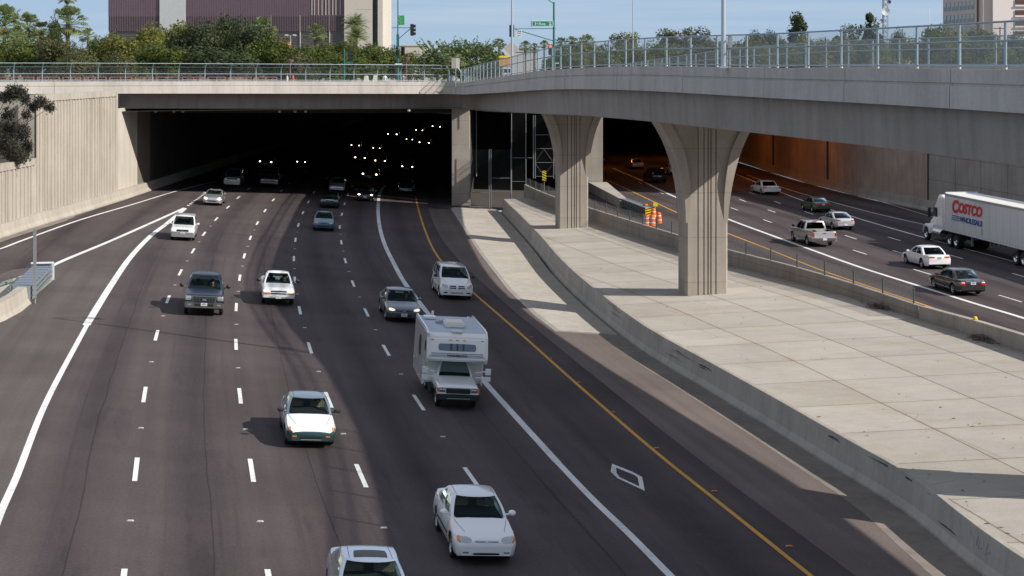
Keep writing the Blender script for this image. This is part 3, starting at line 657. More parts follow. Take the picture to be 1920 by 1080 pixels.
# right tunnel
tr = empty('tunnel', (25, 190, 5)); tag(tr, 'tunnel of the outbound lanes with a brown lit side wall', 'tunnel')
mb = MB(); mb.sheet([[(rw(Y)+.45, Y, -.3), (rw(Y)+.45, Y, 10)] for Y in (162.4, 170, 181, 195, 210, 223, 260, 300, 350, 470)]); child(mb, 'side_wall', M['conc_tunnel_right'], tr, recalc=False)
for Y in (193, 222, 260, 310): child(MB().box((rw(Y)+.42, Y, 4.8), (.25, .35, 9.8)), 'pilaster', M['conc_soot_shade'], tr)

mb = MB(); mb.sheet([[(8.2, Y, -.5), (8.2, Y, 9.9)] for Y in (190, 230, 300, 480)]); child(mb, 'divider_wall', M['conc_soot_shade'], tr, recalc=False)
child(MB().box((9.2, 188.7, 4.6), (2.0, 2.6, 9.9)), 'pier', M['conc_pier'], tr, bevel=.04)
# nose of the barrier in front of that pier
n0 = G(1127, 345, .9); n1 = G(1168, 369, .75); 
rows = []
for k in range(9):
    t = k/8; c = Vector((lerp(9.6, n1.x, t), lerp(187.3, n1.y-.4, t), 0)); wd = lerp(2.1, .7, t); zt = lerp(.75, .62, t)
    rows.append([(c.x-wd/2, c.y, ZR), (c.x-wd/2, c.y, zt), (c.x+wd/2, c.y, zt), (c.x+wd/2+.15, c.y, ZR)])
mb = MB().sheet(rows); mb.add(rows[-1], [(0, 1, 2, 3)]); tag(mb.build('barrier', M['conc_barrier']), 'tapering concrete barrier nose between the tunnel pier and the crash cushion', 'barrier')
# sodium lamps in the right tunnel
mat('sodium', (1, .42, .08), .4, emit=6, emcol=(1, .36, .05))
for i, (x, y, e) in enumerate(((31, 192, 1000), (29, 206, 1000), (28, 226, 900), (19, 205, 600), (15, 232, 900), (24, 255, 900))):
    t = empty('tunnel_lamp', (x, y, 9.2)); tag(t, 'sodium lamp in a steel housing under the ceiling of the outbound tunnel', 'lamp', 'sodium lamps in the outbound tunnel')
    MB().box((0, 0, .1), (.5, .9, .16)).build('housing', M['lamp_grey'], t); MB().box((0, 0, -.01), (.4, .8, .05)).build('lens', M['sodium'], t)
    ld = bpy.data.lights.new('tunnel_lamp_light', 'AREA'); ld.size = 2.0; ld.energy = e*.17; ld.color = (1, .30, .07); lo = bpy.data.objects.new('tunnel_lamp_light', ld); C.objects.link(lo); lo.parent = t; lo.location = (0, 0, -.08)
# --- right retaining wall, in its own shade
rwall = empty('panel_wall', (44, 130, 1)); tag(rwall, 'shaded grey panelled retaining wall behind the white lorry', 'wall')
rows = []
prf = [(0, -.3), (0, 2.6), (.04, 2.62), (.04, 2.7), (0, 2.72), (0, 5.0), (.04, 5.02), (.04, 5.1), (0, 5.12), (0, 7.4), (.04, 7.42), (.04, 7.5), (0, 7.52), (0, 10.6), (.8, 10.6)]
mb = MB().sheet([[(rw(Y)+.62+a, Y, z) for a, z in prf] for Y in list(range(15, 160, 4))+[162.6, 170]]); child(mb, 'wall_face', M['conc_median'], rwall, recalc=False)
mb = MB()
for Y in range(60, 162, 6): mb.box((rw(Y)+.62, Y, 5), (.03, .06, 10.4))
child(mb, 'panel_joint', M['joint'], rwall)
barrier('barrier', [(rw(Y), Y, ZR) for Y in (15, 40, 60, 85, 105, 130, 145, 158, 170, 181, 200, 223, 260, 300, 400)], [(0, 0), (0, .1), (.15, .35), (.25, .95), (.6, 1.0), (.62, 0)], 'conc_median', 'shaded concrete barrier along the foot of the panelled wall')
struct(MB().add([(-4.8, 163.5, -.42), (2, 163.5, -.42), (8.6, 186, -.42), (8.6, 216, -.42), (-4.8, 216, -.42)], [(0, 1, 2, 3, 4)]).build('dirt_ground', mat('dark_dirt', (.08, .07, .06), .95), recalc=False))
# --- plateau
mb = MB(); fr = [(-60, 138), (-35.5, 151), (-20, 159), (-9, 164.4), (-5, 165), (8.3, 191), (25, 182.5), (41, 173.5), (60, 163)]
pts = [(-2500, 138)]+fr+[(2500, 163), (2500, 4500), (-2500, 4500)]
mb.add([(x, y+.2, 11.2) for x, y in pts], [tuple(range(len(pts)))])
mb.add([(-2500, -200, 10.9), (-42.2, -200, 10.9), (-42.2, 138.2, 10.9), (-2500, 138.2, 10.9)], [(0, 1, 2, 3)])
mb.add([(-42.2, YC+.8, 11.0), (XW, YC+.8, 11.0), (XW, 151.3, 11.0), (-42.2, 147.9, 11.0)], [(0, 1, 2, 3)])
mb.add([(rw(Y)+1.3, Y, 10.62) for Y in (-200, 15, 60, 85, 105, 130, 158, 163.2)]+[(2500, 163.2, 10.62), (2500, -200, 10.62)], [tuple(range(10))])
struct(mb.build('ground', mat('park_ground', (.20, .18, .12), .95, var=.35, vscale=.05, col2=(.16, .2, .09)), recalc=False))
struct(MB().box((0, -60, 5.5), (300, 20, 11)).build('embankment_ground', M['park_ground']))
# --- fences
mesh_net('net_light', (.44, .46, .44), .052, .15); mesh_net('net_street', (.20, .23, .25), .052, .05); mat('white_cap', (.50, .48, .44), .7)
def arclen(path):
    s = [0]
    for a, b in zip(path, path[1:]): s.append(s[-1]+math.hypot(b[0]-a[0], b[1]-a[1]))
    return s
def on(path, S, d):
    for i in range(len(S)-1):
        if S[i+1] >= d:
            t = (d-S[i])/(S[i+1]-S[i]); a, b = path[i], path[i+1]; p = tuple(lerp(x, y, t) for x, y in zip(a, b)); v = Vector((b[0]-a[0], b[1]-a[1])).normalized(); return p, v
    return path[-1], Vector((0, -1))
def fence(name, path, label, d0, d1, step, ht, curved=False, side=1, rails=(0.07, .6, 1.0), rad=.032, postrad=.045, net=True, netz=None):
    S = arclen(path); p0, _ = on(path, S, d0); t = empty(name, (p0[0], p0[1], p0[2])); tag(t, label, 'fence')
    n = round((d1-d0)/step); step = (d1-d0)/n; inn = -.14
    def base(d):
        p, v = on(path, S, d); nn = Vector((v.y, -v.x))*side; return Vector((p[0]+nn.x*inn, p[1]+nn.y*inn, p[2])), Vector((nn.x, nn.y, 0))
    def prof(f):   # height fraction -> (outward offset, height)
        if not curved: return 0, f*ht
        return (0 if f < .6 else .55*((f-.6)/.4)**1.6), f*ht
    for i in range(n+1):
        b, nn = base(d0+i*step); mb = MB(); fs = [0, .6, .7, .8, .9, 1] if curved else [0, 1]
        pts = [b+nn*prof(q)[0]+Vector((0, 0, prof(q)[1])) for q in fs]; mb.path(pts, postrad, 8)
        if not curved: mb.tube(b, b+Vector((0, 0, .13)), postrad+.012, n=8, mi=1)
        child(mb, 'post', [M['galv'], M['white_cap']], t)
    m = n*3
    for q in rails:
        pts = [base(d0+k*n*step/m) for k in range(m+1)]; child(MB().path([b+nn*prof(q)[0]+Vector((0, 0, prof(q)[1])) for b, nn in pts], rad, 6), 'rail', M['galv'], t)
    if net:
        rows, uv = [], []; fs = [rails[0], .6, .7, .8, .9, 1.] if curved else [rails[0], 1.]
        for k in range(m+1):
            b, nn = base(d0+k*n*step/m); rows.append([b+nn*(prof(q)[0]+.03)+Vector((0, 0, prof(q)[1])) for q in fs]); uv.append([(k*n*step/m, q*ht) for q in fs])
        child(MB().sheet(rows, uvs=uv), 'wire_netting', M['net_street' if curved else 'net_light'], t, recalc=False)
    return t
SL = arclen(LP); icor = 35; dc = SL[icor]
fence('street_fence', LP, 'long light steel fence with outward curving posts on the parapet above the dark tunnel mouth', 1.2, dc+.2, 2.44, 1.62, curved=True, rails=(.06, .42, .80, 1.0), rad=.03, postrad=.045)
fence('overpass_fence', LP, 'grey chain link fence with three rails on the parapet of the curving overpass', dc+.6, SL[-1]-1, 3.05, 1.30)
SR = arclen(RP)
fence('overpass_fence', RP, 'chain link fence along the far parapet of the overpass, seen through the nearer fence', 1, SR[67], 3.05, 1.30)
# light poles on the overpass
def lightpole(x, y, z, h, r, label, arm=Vector((0, 0, 0)), material='galv_pole', group=None):
    t = empty('light_pole', (x, y, z)); tag(t, label, 'light pole', group)
    m = MATS.get(material) or mat(material, (.48, .55, .60), .4, .45)
    MB().tube((0, 0, 0), (0, 0, h), r, r*.6, 14).box((0, 0, .04), (r*3.2, r*3.2, .08)).build('pole', m, t, smooth=40)
    if arm.length: MB().path([(0, 0, h-.1), arm*.5+Vector((0, 0, h+.35)), arm+Vector((0, 0, h+.4))], r*.4, 8).build('arm', m, t); MB().box(tuple(arm*1.12+Vector((0, 0, h+.4))), (.7, .35, .16)).build('luminaire', m, t)
    return t
p = on(LP, SL, 0)
lightpole((1352-960)*67.6/F+.1, 67.6, 13.45, 10, .105, 'thick steel light pole on the parapet above the big arched column', Vector((2.2, .3, 0)))
lightpole((957-960)*117.5/F+.12, 117.5, 12.95, 9, .095, 'slim steel light pole on the parapet in front of the street name sign', Vector((2.2, .3, 0)))
q = at(1187, 125, 150); lightpole(q.x, 150, 12.0, 9, .075, 'thin light pole on the far side of the overpass', Vector((-2.2, .3, 0)))
tag(MB().box(((1355-960)*67.6/F+.33, 67.9, 14.0), (.07, .1, 1.6)).box(((1355-960)*67.6/F+.33, 67.8, 14.5), (.16, .12, .5)).build('conduit_box', M['galv_grey']), 'dark conduit strapped beside the thick light pole', 'conduit')
mesh_net('net_gate', (.04, .04, .04), .05, .07); mat('gate_steel', (.17, .19, .20), .6, .1)
# --- wire gates between the piers
def gate(label, xs, Y, z0, z1, rails, cross=()):
    t = empty('wire_gate', (xs[0], Y, z0)); tag(t, label, 'gate', 'tall wire gates under the deck')
    for x in xs: MB().tube((x-xs[0], 0, 0), (x-xs[0], 0, z1-z0), .045, n=8).build('post', M['gate_steel'], t)
    for a, b, z in rails: MB().tube((a-xs[0], 0, z-z0), (b-xs[0], 0, z-z0), .03, n=6).build('rail', M['gate_steel'], t)
    for a, za, b, zb in cross: MB().tube((a-xs[0], .03, za-z0), (b-xs[0], .03, zb-z0), .012, n=5).build('brace', M['gate_steel'], t)
    rows = [[(xs[0]-xs[0], .02, .1), (xs[0]-xs[0], .02, z1-z0)], [(xs[-1]-xs[0], .02, .1), (xs[-1]-xs[0], .02, z1-z0)]]
    MB().sheet(rows, uvs=[[(0, 0), (0, z1-z0)], [(xs[-1]-xs[0], 0), (xs[-1]-xs[0], z1-z0)]]).build('wire_netting', M['net_gate'], t, recalc=False)
X = lambda u, Y: (u-960)*Y/F
Z = lambda v, Y: H-(v-HV)*Y/F
gy = 166.6
gate('pair of tall wire gates standing on the pale apron next to the square pier', [X(881.5, gy), X(917, gy), X(920.5, gy), X(958, gy)], gy, Z(388.5, gy), Z(280, gy), [(X(882, gy), X(917, gy), Z(387.5, gy)), (X(882, gy), X(917, gy), Z(361, gy)), (X(920, gy), X(958, gy), Z(360, gy)), (X(920, gy), X(958, gy), Z(334, gy))])
gate('single bay of dark wire gate between the paired gates and the median wall', [X(959, gy), X(986, gy)], gy+.1, Z(388, gy), Z(212, gy), [(X(960, gy), X(987, gy), Z(340.5, gy)), (X(962, gy), X(998, gy), Z(296, gy))])
gate('tall braced wire gate behind the striped marker board', [X(1000, gy), X(1003.5, gy), X(1038, gy)], gy+.2, Z(335, gy), Z(216, gy), [(X(1003, gy), X(1038, gy), Z(v, gy)) for v in (253, 279, 305, 331)], [(X(1003, gy), Z(305, gy), X(1020, gy), Z(280, gy)), (X(1020, gy), Z(280, gy), X(1038, gy), Z(305, gy)), (X(1003, gy), Z(306, gy), X(1020, gy), Z(330, gy)), (X(1038, gy), Z(306, gy), X(1020, gy), Z(330, gy))])
# striped marker board
def striped(name, label, x, y, z, wd, ht, n, parent=None, flip=1, rz=0):
    t = empty(name, (x, y, z), rz); tag(t, label, 'marker sign')
    MB().box((0, .02, ht/2), (wd, .03, ht)).build('board', mat('hazard_yellow', (.85, .62, .02), .4), t)
    mb = MB(); st = ht/n
    for k in range(-1, n+1):
        z0 = k*st; pts = [(-wd/2, z0), (wd/2, z0+st*.8*flip), (wd/2, z0+st*.8*flip+st*.45), (-wd/2, z0+st*.45)]
        pts = [(a, min(ht, max(0, b))) for a, b in pts]
        if pts[2][1]-pts[1][1] > .01 or pts[3][1]-pts[0][1] > .01: mb.add([(a, .0, b) for a, b in pts], [(0, 1, 2, 3)])
    mb.build('stripe', mat('hazard_black', (.02, .02, .02), .5), t, recalc=False)
    MB().box((0, .05, ht/2-.6), (.05, .03, ht+1.2)).build('post', M['galv_grey'], t); return t
striped('marker_board', 'yellow and black striped marker board by the tall braced gate', X(1020.5, 152), 152, Z(339.5, 152), .36, .93, 4, flip=-1)
# --- crash cushion on the left gore
def pad(x0, y0, x1, y1, w0, w1, z): pass
ca = G(80, 527); cb = G(40, 568)
ax = (ca-cb); ax.z = 0; Lc = ax.length; ax.normalize(); rzc = math.atan2(ax.y, ax.x)
cc = empty('crash_cushion', (cb.x, cb.y, 1.62), rzc); tag(cc, 'grey steel crash cushion of overlapping panels with a pale nose plate beside the exit ramp', 'crash cushion')
mat('cush_steel', (.36, .42, .46), .45, .6); mat('cush_dark', (.05, .07, .08), .6)
nb = 8
for k in range(nb):
    x0 = Lc*k/nb; mb = MB()
    for s in (-1, 1):
        for j, z in enumerate((.28, .52, .76)): mb.box((x0+Lc/nb*.55, s*(.50+.02*(nb-k) *.3), z), (Lc/nb*1.15, .06, .17))
    mb.box((x0+.05, 0, .5), (.06, .9, .75)); mb.build('fender_panel', M['cush_steel'], cc, bevel=.015)
MB().box((Lc/2, 0, .48), (Lc*.96, .7, .5)).build('frame', M['cush_dark'], cc)
mb = MB()
for k in range(nb): mb.box((Lc*(k+.55)/nb, 0, .86), (Lc/nb*.66, 1.0, .05))
mb.build('top_plate', mat('cush_blue', (.22, .26, .33), .5, .3), cc)
MB().prism([(-.62, .05), (.62, .05), (.62, .98), (.45, 1.02), (-.45, 1.02), (-.62, .98)], Lc+.05, Lc+.13, 'x').build('nose_plate', mat('nose_grey', (.62, .66, .68), .4), cc)
MB().box((Lc-.1, 0, 1.03), (.45, 1.2, .05)).build('nose_cap', mat('nose_white', (.75, .77, .78), .4), cc)
pd = [G(*p) for p in ((102, 525), (92, 521), (60, 512), (5, 530), (-60, 575), (-80, 660), (20, 580), (45, 574))]
struct(MB().add([(p.x, p.y, zl(p.x, p.y)+.05) for p in pd], [tuple(range(8))]).build('concrete_pavement', M['conc_wall'], recalc=False))
tag(MB().tube((cb.x+.65, cb.y+.15, 1.4), (cb.x+.65, cb.y+.15, 1.62+3.75), .045, n=8).box((cb.x+.65, cb.y+.1, 3.6), (.16, .03, 3.5)).build('sign_post', M['galv_grey']), 'slim grey steel sign post, edge on, beside the crash cushion', 'post')
# divider barrier running back from the cushion and the green guard rail
bp = [(cb.x-ax.x*d-.012*d*d, cb.y-ax.y*d, 1.5) for d in (0, 3, 6, 10, 15, 22, 30, 40)]
barrier('barrier', bp, [(.5, -.2), (.5, .1), (.3, .35), (.2, .95), (-.25, .95), (-.35, .35), (-.5, .1), (-.5, -.2)], 'conc_wall', 'pale concrete divider starting behind the steel crash cushion')
gr = empty('guard_rail', (cb.x-1.2, cb.y, 1.6)); tag(gr, 'dull green guard rail beside the concrete divider by the crash cushion', 'guard rail')
mb = MB().path([(.3, 1.5, .95), (-.5, -1.5, .75), (-3, -7, .75), (-6, -14, .75)], .10, 6); mb.build('rail', mat('guard_green', (.16, .22, .19), .5, .3), gr)
for x, y in ((-.5, -1.5), (-3, -7)): MB().box((x, y, .35), (.15, .15, .8)).build('post', M['guard_green'], gr)
# --- crash cushion, barrels on the right
ra = G(1168, 378, .6); rb = G(1206, 404, ZR); ax2 = Vector((rb.x-n1.x, rb.y-n1.y, 0)); L2 = 11.5; d2 = ax2.normalized()
c4 = empty('crash_cushion', (n1.x+.1, n1.y-.3, ZR), math.atan2(d2.y, d2.x)); tag(c4, 'dark steel crash cushion with striped nose next to the orange barrels', 'crash cushion')
mb = MB()
for s in (-1, 1):
    for z in (.35, .6, .85): mb.box((L2/2, s*.42, z), (L2, .07, .16))
mb.build('side_rail', mat('cush_grey', (.16, .18, .19), .5, .4), c4, bevel=.015); MB().box((L2/2, 0, .5), (L2*.97, .66, .6)).build('frame', M['cush_dark'], c4)
mb = MB()
for k in range(9): mb.box((L2*(k+.5)/9, 0, .5), (.08, .8, .9))
mb.build('diaphragm', M['cush_steel'], c4)
MB().box((L2+.1, 0, .5), (.12, .9, .9)).build('nose_plate', M['hazard_yellow'], c4)
mb = MB()
for k in range(4): mb.add([(L2+.17, -.44, .05+k*.23), (L2+.17, .44, .25+k*.23), (L2+.17, .44, .35+k*.23), (L2+.17, -.44, .15+k*.23)], [(0, 1, 2, 3)])
mb.build('stripe', M['hazard_black'], c4, recalc=False)
mat('barrel_orange', (.85, .17, .02), .45); mat('barrel_white', (.82, .80, .78), .4); mat('rubber', (.02, .02, .02), .8)
def barrel():
    t = empty('traffic_barrel'); r = .3
    pr = [(r+.02, .05), (r, .1), (r, .28), (r-.025, .29), (r-.025, .47), (r-.05, .48), (r-.05, .66), (r-.075, .67), (r-.075, .85), (r-.10, .86), (r-.11, .98), (r-.16, 1.03), (0, 1.03)]
    MB().lathe(pr, 18).build('drum', M['barrel_orange'], t, smooth=35)
    for z0, z1, q in ((.32, .42, r-.02), (.70, .80, r-.07)): MB().lathe([(q, z0), (q, z1)], 18).build('reflective_band', M['barrel_white'], t, smooth=60, recalc=True)
    MB().lathe([(0, 0), (.4, 0), (.4, .05), (.32, .07), (0, .07)], 18).build('base_ring', M['rubber'], t); return t
b0 = barrel()
for i, (u, v, lb) in enumerate(((1211, 403, 'orange and white traffic barrel touching the striped nose of the crash cushion'), (1225, 412, 'orange traffic barrel in the middle of the cluster, by the yellow marker'), (1212, 425, 'orange traffic barrel at the front of the cluster under the crash cushion nose'), (1223, 425, 'front orange barrel standing between two others behind the wire fence'), (1235, 420, 'orange traffic barrel at the outer end of the cluster toward the lanes'))):
    b = b0 if i == 0 else copy_tree(b0); p = G(u, v, ZR); b.location = p; b.rotation_euler = (0, 0, i*1.3); tag(b, lb, 'barrel', 'orange barrels by the crash cushion')
p = G(1229, 404, ZR); tag(MB().box((p.x, p.y, ZR+.45), (.05, .05, .9)).box((p.x, p.y-.03, ZR+1.02), (.42, .04, .34)).build('marker_post', M['hazard_yellow']), 'small yellow marker board on a post behind the orange barrels', 'marker')
# ================================================================== VEHICLES
mat('tyre', (.018, .018, .019), .85); mat('alloy', (.45, .46, .48), .3, .8); mat('hubcap', (.55, .56, .58), .35, .6); mat('wheel_dark', (.03, .03, .03), .6)
mat('cabin_dark', (.035, .036, .04), .8); mat('cabin_tan', (.34, .27, .19), .8); mat('under', (.012, .012, .012), .9); mat('seam', (.02, .02, .022), .7)
mat('lamp_clear', (.40, .44, .45), .15, .5, coat=1); mat('lamp_on', (.9, .85, .75), .2, emit=.6, emcol=(1, .82, .58)); mat('lamp_bright', (1, .9, .72), .2, emit=11, emcol=(1, .74, .45))
mat('amber', (.75, .22, .03), .25, coat=1); mat('amber_on', (1, .5, .12), .25, emit=6, emcol=(1, .45, .1)); mat('red_lens', (.55, .015, .015), .25, coat=.5); mat('black_trim', (.02, .021, .022), .5); mat('chrome', (.75, .76, .78), .12, 1.0)
mat('plate_white', (.68, .70, .72), .5); mat('plate_ink', (.12, .16, .3), .6); mat('grille_dark', (.015, .015, .016), .5); mat('blue_oval', (.03, .10, .35), .3); mat('gold', (.65, .45, .12), .3, .8)
def paintm(name, col, metal=0., rough=.32, coat=1.): return mat('paint_'+name, col, rough, metal, coat=coat)
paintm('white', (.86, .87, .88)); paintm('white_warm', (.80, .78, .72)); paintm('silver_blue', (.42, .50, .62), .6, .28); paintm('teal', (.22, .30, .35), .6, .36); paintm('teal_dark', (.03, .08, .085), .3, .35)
paintm('impala', (.085, .10, .13), .5, .3, .7); paintm('navy', (.012, .020, .042), 0, .35, .25); paintm('pewter', (.15, .15, .14), .5, .4); paintm('silver', (.52, .53, .55), .6, .32); paintm('focus', (.06, .13, .17), .4, .35, .6)
paintm('black', (.012, .013, .016), .2, .25); paintm('green', (.10, .12, .07), .4, .4); paintm('beige_silver', (.42, .42, .42), .5, .35); paintm('lt_silver', (.62, .63, .66), .45, .3); paintm('dk_metal', (.055, .052, .055), .4, .25); paintm('clad', (.22, .23, .24), 0, .7, 0)
glassmat('auto_glass', (.52, .62, .62), .13, .02, (.75, .95, 1)); glassmat('dark_glass', (.06, .065, .07), .10, .02, (.7, .8, .9)); glassmat('side_glass', (.6, .62, .6), .15, .02)
class Veh: pass
def vehicle(kind, label, cat, s, group=None):
    L_, W_, hw = s['L'], s['W'], s['W']/2
    body_m = M['paint_'+s['paint']]; lower_m = M['paint_'+s['lower']] if 'lower' in s else body_m; hood_m = body_m
    t = empty(kind); tag(t, label, cat, group)
    r = s.get('r', .31); Ra = r*1.13+.02
    top, bot = s['top'], s.get('bot', [(0, .27), (.12, .22), (.5, .20), (L_-.5, .20), (L_-.1, .26), (L_, .36)])
    cf = s.get('cf', .80); cr = s.get('cr', .84)
    plan = s.get('plan', [(0, cf), (.05, cf+.06), (.15, .945), (.4, .985), (1.0, 1), (L_-.9, 1), (L_-.4, .98), (L_-.12, .93), (L_-.03, cr+.04), (L_, cr)])
    bed = s.get('bed')
    xs = sorted(set([0, .02, .05, .1, .15, L_-.15, L_-.1, L_-.05, L_-.02, L_]+[round(.2+i*.075, 3) for i in range(int((L_-.4)/.075)+1)]+[p[0] for p in top]+([bed[0]-.01, bed[0], bed[1], bed[1]+.01] if bed else [])))
    tst = s.get('topw', .75); sh = s.get('sh', .11)
    def inset(z): return interp([(.2, .07), (.34, .025), (.5, .0), (.68, .012), (.85, .05), (1.2, .11)], z*s.get('zk', 1.))
    def ring(x):
        zt, zb, w_ = interp(top, x), interp(bot, x), hw*interp(plan, x); z3 = zb; arch = 0
        for xw in (s['wf'], s['wr']):
            if abs(x-xw) < Ra: z3 = max(z3, r+math.sqrt(Ra*Ra-(x-xw)**2)); arch = 1
        zs = zt-sh
        z3 = min(z3, zs-.02)
        if x < .3 or x > L_-.3: z3 = max(z3, zb)
        P = [(0, zb), (w_-.30, zb), (w_-.28, z3), (w_-inset(z3)-.02, z3)]
        P += [(w_-inset(z3+(zs-z3)*f), z3+(zs-z3)*f) for f in (.06, .25, .5, .75, 1)]
        if bed and bed[0] <= x <= bed[1]: P += [(w_-.05, zt), (w_-.12, zt), (w_-.13, bed[2]), (0, bed[2])]
        else: P += [(w_-.05-inset(zs), zt-.022), (w_*tst, zt), (w_*.4, zt+.018), (0, zt+.022)]
        return P
    rings = [ring(x) for x in xs]; K = len(rings[0]); mb = MB()
    cab = s.get('cabin'); tt = s.get('two', None)
    verts, idx = [], {}
    for i, (x, rg) in enumerate(zip(xs, rings)):
        xl = L_/2-x
        mb.v += [(xl, y, z) for y, z in rg]+[(xl, -y, z) for y, z in reversed(rg[1:-1])]
    NR = 2*K-2
    def mi_for(i, k):
        kk = k if k < K-1 else NR-1-k
        x = (xs[i]+xs[i+1])/2; z = sum(rings[i][min(kk+d, K-1)][1]+rings[i+1][min(kk+d, K-1)][1] for d in (0, 1))/4
        if kk <= 2: return 2
        if kk >= K-4 and cab and not (bed and x > bed[0]-.02) and cab['xb0']+.12 < x < cab['xb1']-.1 and kk >= K-3: return 3
        if bed and bed[0] < x < bed[1] and kk >= K-3: return 2
        if tt is not None and z < tt: return 1
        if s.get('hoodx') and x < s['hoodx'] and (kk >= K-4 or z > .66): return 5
        if s.get('nose') and x < s['nose'] and z < s.get('nosez', 9): return 1
        return 0
    for i in range(len(xs)-1):
        for k in range(NR):
            a, b = i*NR+k, i*NR+(k+1) % NR; mb.f.append((a, b, b+NR, a+NR)); mb.m.append(mi_for(i, k))
    for e, i in ((0, 0), (len(xs)-1, 1)): 
        # end caps in horizontal strips so that they can take colour
        for k in range(K-1):
            a, b = e*NR+k, e*NR+k+1; c = e*NR+(NR-k-1) % NR; d = e*NR+(NR-k) % NR
            q = []
            for z_ in (a, b, c, d):
                if z_ not in q: q.append(z_)
            if len(q) > 2: mb.f.append(tuple(q)); mb.m.append(1 if (tt is not None and rings[e][k][1] < tt) or (i == 0 and s.get('nose')) else 0)
    # greenhouse
    glass = {'windshield': MB(), 'rear_window': MB(), 'side_window': []}
    if cab:
        zb_, zr = cab['zb'], cab['zr']; nt = 7; wb_, wt = cab['wb'], cab['wt']; bf, brr = cab.get('bf', .22), cab.get('br', .15)
        rc = cab.get('crown', .055)
        def zt_(t): return lerp(zb_-.03, zr-rc, t)
        def hwid(t): return lerp(wb_, wt, t)+.035*math.sin(math.pi*t)
        def xf(t): return lerp(cab['xb0'], cab['xt0'], t)-.05*math.sin(math.pi*t)
        def xr_(t): return lerp(cab['xb1'], cab['xt1'], t)+.04*math.sin(math.pi*t)
        cf_ = lambda t: xf(t)+bf
        cr_ = lambda t: xr_(t)-brr
        def FP(u, t): y = hwid(t)*u; return (L_/2-(cf_(t)-bf*(1-abs(u)**2.6)), y, zt_(t))
        def RPt(u, t): y = hwid(t)*u; return (L_/2-(cr_(t)+brr*(1-abs(u)**2.6)), y, zt_(t))
        def SPt(u, t, sd_): x = lerp(cf_(t), cr_(t), u); return (L_/2-x, sd_*(hwid(t)+.025*math.sin(math.pi*u)), zt_(t))
        def gridface(P, us, ts, winf, seamf=None):
            for a, b in zip(us, us[1:]):
                for c, d in zip(ts, ts[1:]):
                    vs = [P(a, c), P(b, c), P(b, d), P(a, d)]; g = winf((a+b)/2, (c+d)/2)
                    if g: g.add(vs, [(0, 1, 2, 3)])
                    else: mb.add(vs, [(0, 1, 2, 3)], s.get('pillar_mi', 0))
        ws = cab.get('ws', (.90, .05, .95)); rs = cab.get('rs', (.86, .12, .93))
        tsf = sorted(set([0, ws[1], ws[2], 1]+[ws[1]+(ws[2]-ws[1])*k/5 for k in range(1, 5)]))
        usf = sorted(set([-1, -ws[0], ws[0], 1]+[ws[0]*(k-4)/4 for k in range(1, 8)]))
        gridface(FP, usf, tsf, lambda u, q: glass['windshield'] if abs(u) < ws[0] and ws[1] < q < ws[2] else None)
        tsr = sorted(set([0, rs[1], rs[2], 1]+[rs[1]+(rs[2]-rs[1])*k/5 for k in range(1, 5)])); usr = sorted(set([-1, -rs[0], rs[0], 1]+[rs[0]*(k-4)/4 for k in range(1, 8)]))
        gridface(RPt, usr, tsr, lambda u, q: glass['rear_window'] if rs[0] > 0 and abs(u) < rs[0] and rs[1] < q < rs[2] else None)
        wins = cab['wins']
        t0, t1 = cab.get('wt0', .10), cab.get('wt1', .88)
        tsd = sorted(set([0, t0, t1, 1]+[lerp(t0, t1, k/4) for k in (1, 2, 3)]))
        usd = sorted(set([0, 1]+[q for w_ in wins for q in w_]+[lerp(a, b, k/4) for a, b in wins for k in (1, 2, 3)]))
        for sd_ in (-1, 1):
            gs = [MB() for _ in wins]
            gridface(lambda u, q: SPt(u, q, sd_), usd, tsd, lambda u, q: next((gs[i] for i, (a, b) in enumerate(wins) if a < u < b and t0 < q < t1), None))
            glass['side_window'] += gs
        # roof
        nx, ny = 8, 8; rows = []
        for i in range(nx+1):
            row = []
            for j in range(ny+1):
                u = -1+2*j/ny; pf, pr = Vector(FP(u, 1)), Vector(RPt(u, 1)); k = i/nx; p = pf.lerp(pr, k)
                if abs(u) > .999: q = SPt(k, 1, 1 if u > 0 else -1); p = Vector(q)
                z = zr-rc+rc*(1-abs(u)**3)*(1-abs(2*k-1)**3.5)*1.0; row.append((p.x, p.y, max(p.z, z)))
            rows.append(row)
        mb.sheet(rows, mi=s.get('roof_mi', 0))
    tmp = bpy.data.meshes.new('tmp'); tmp.from_pydata(mb.v, [], mb.f); bmt = bmesh.new(); bmt.from_mesh(tmp); bvh = BVHTree.FromBMesh(bmt); bmt.free(); bpy.data.meshes.remove(tmp)
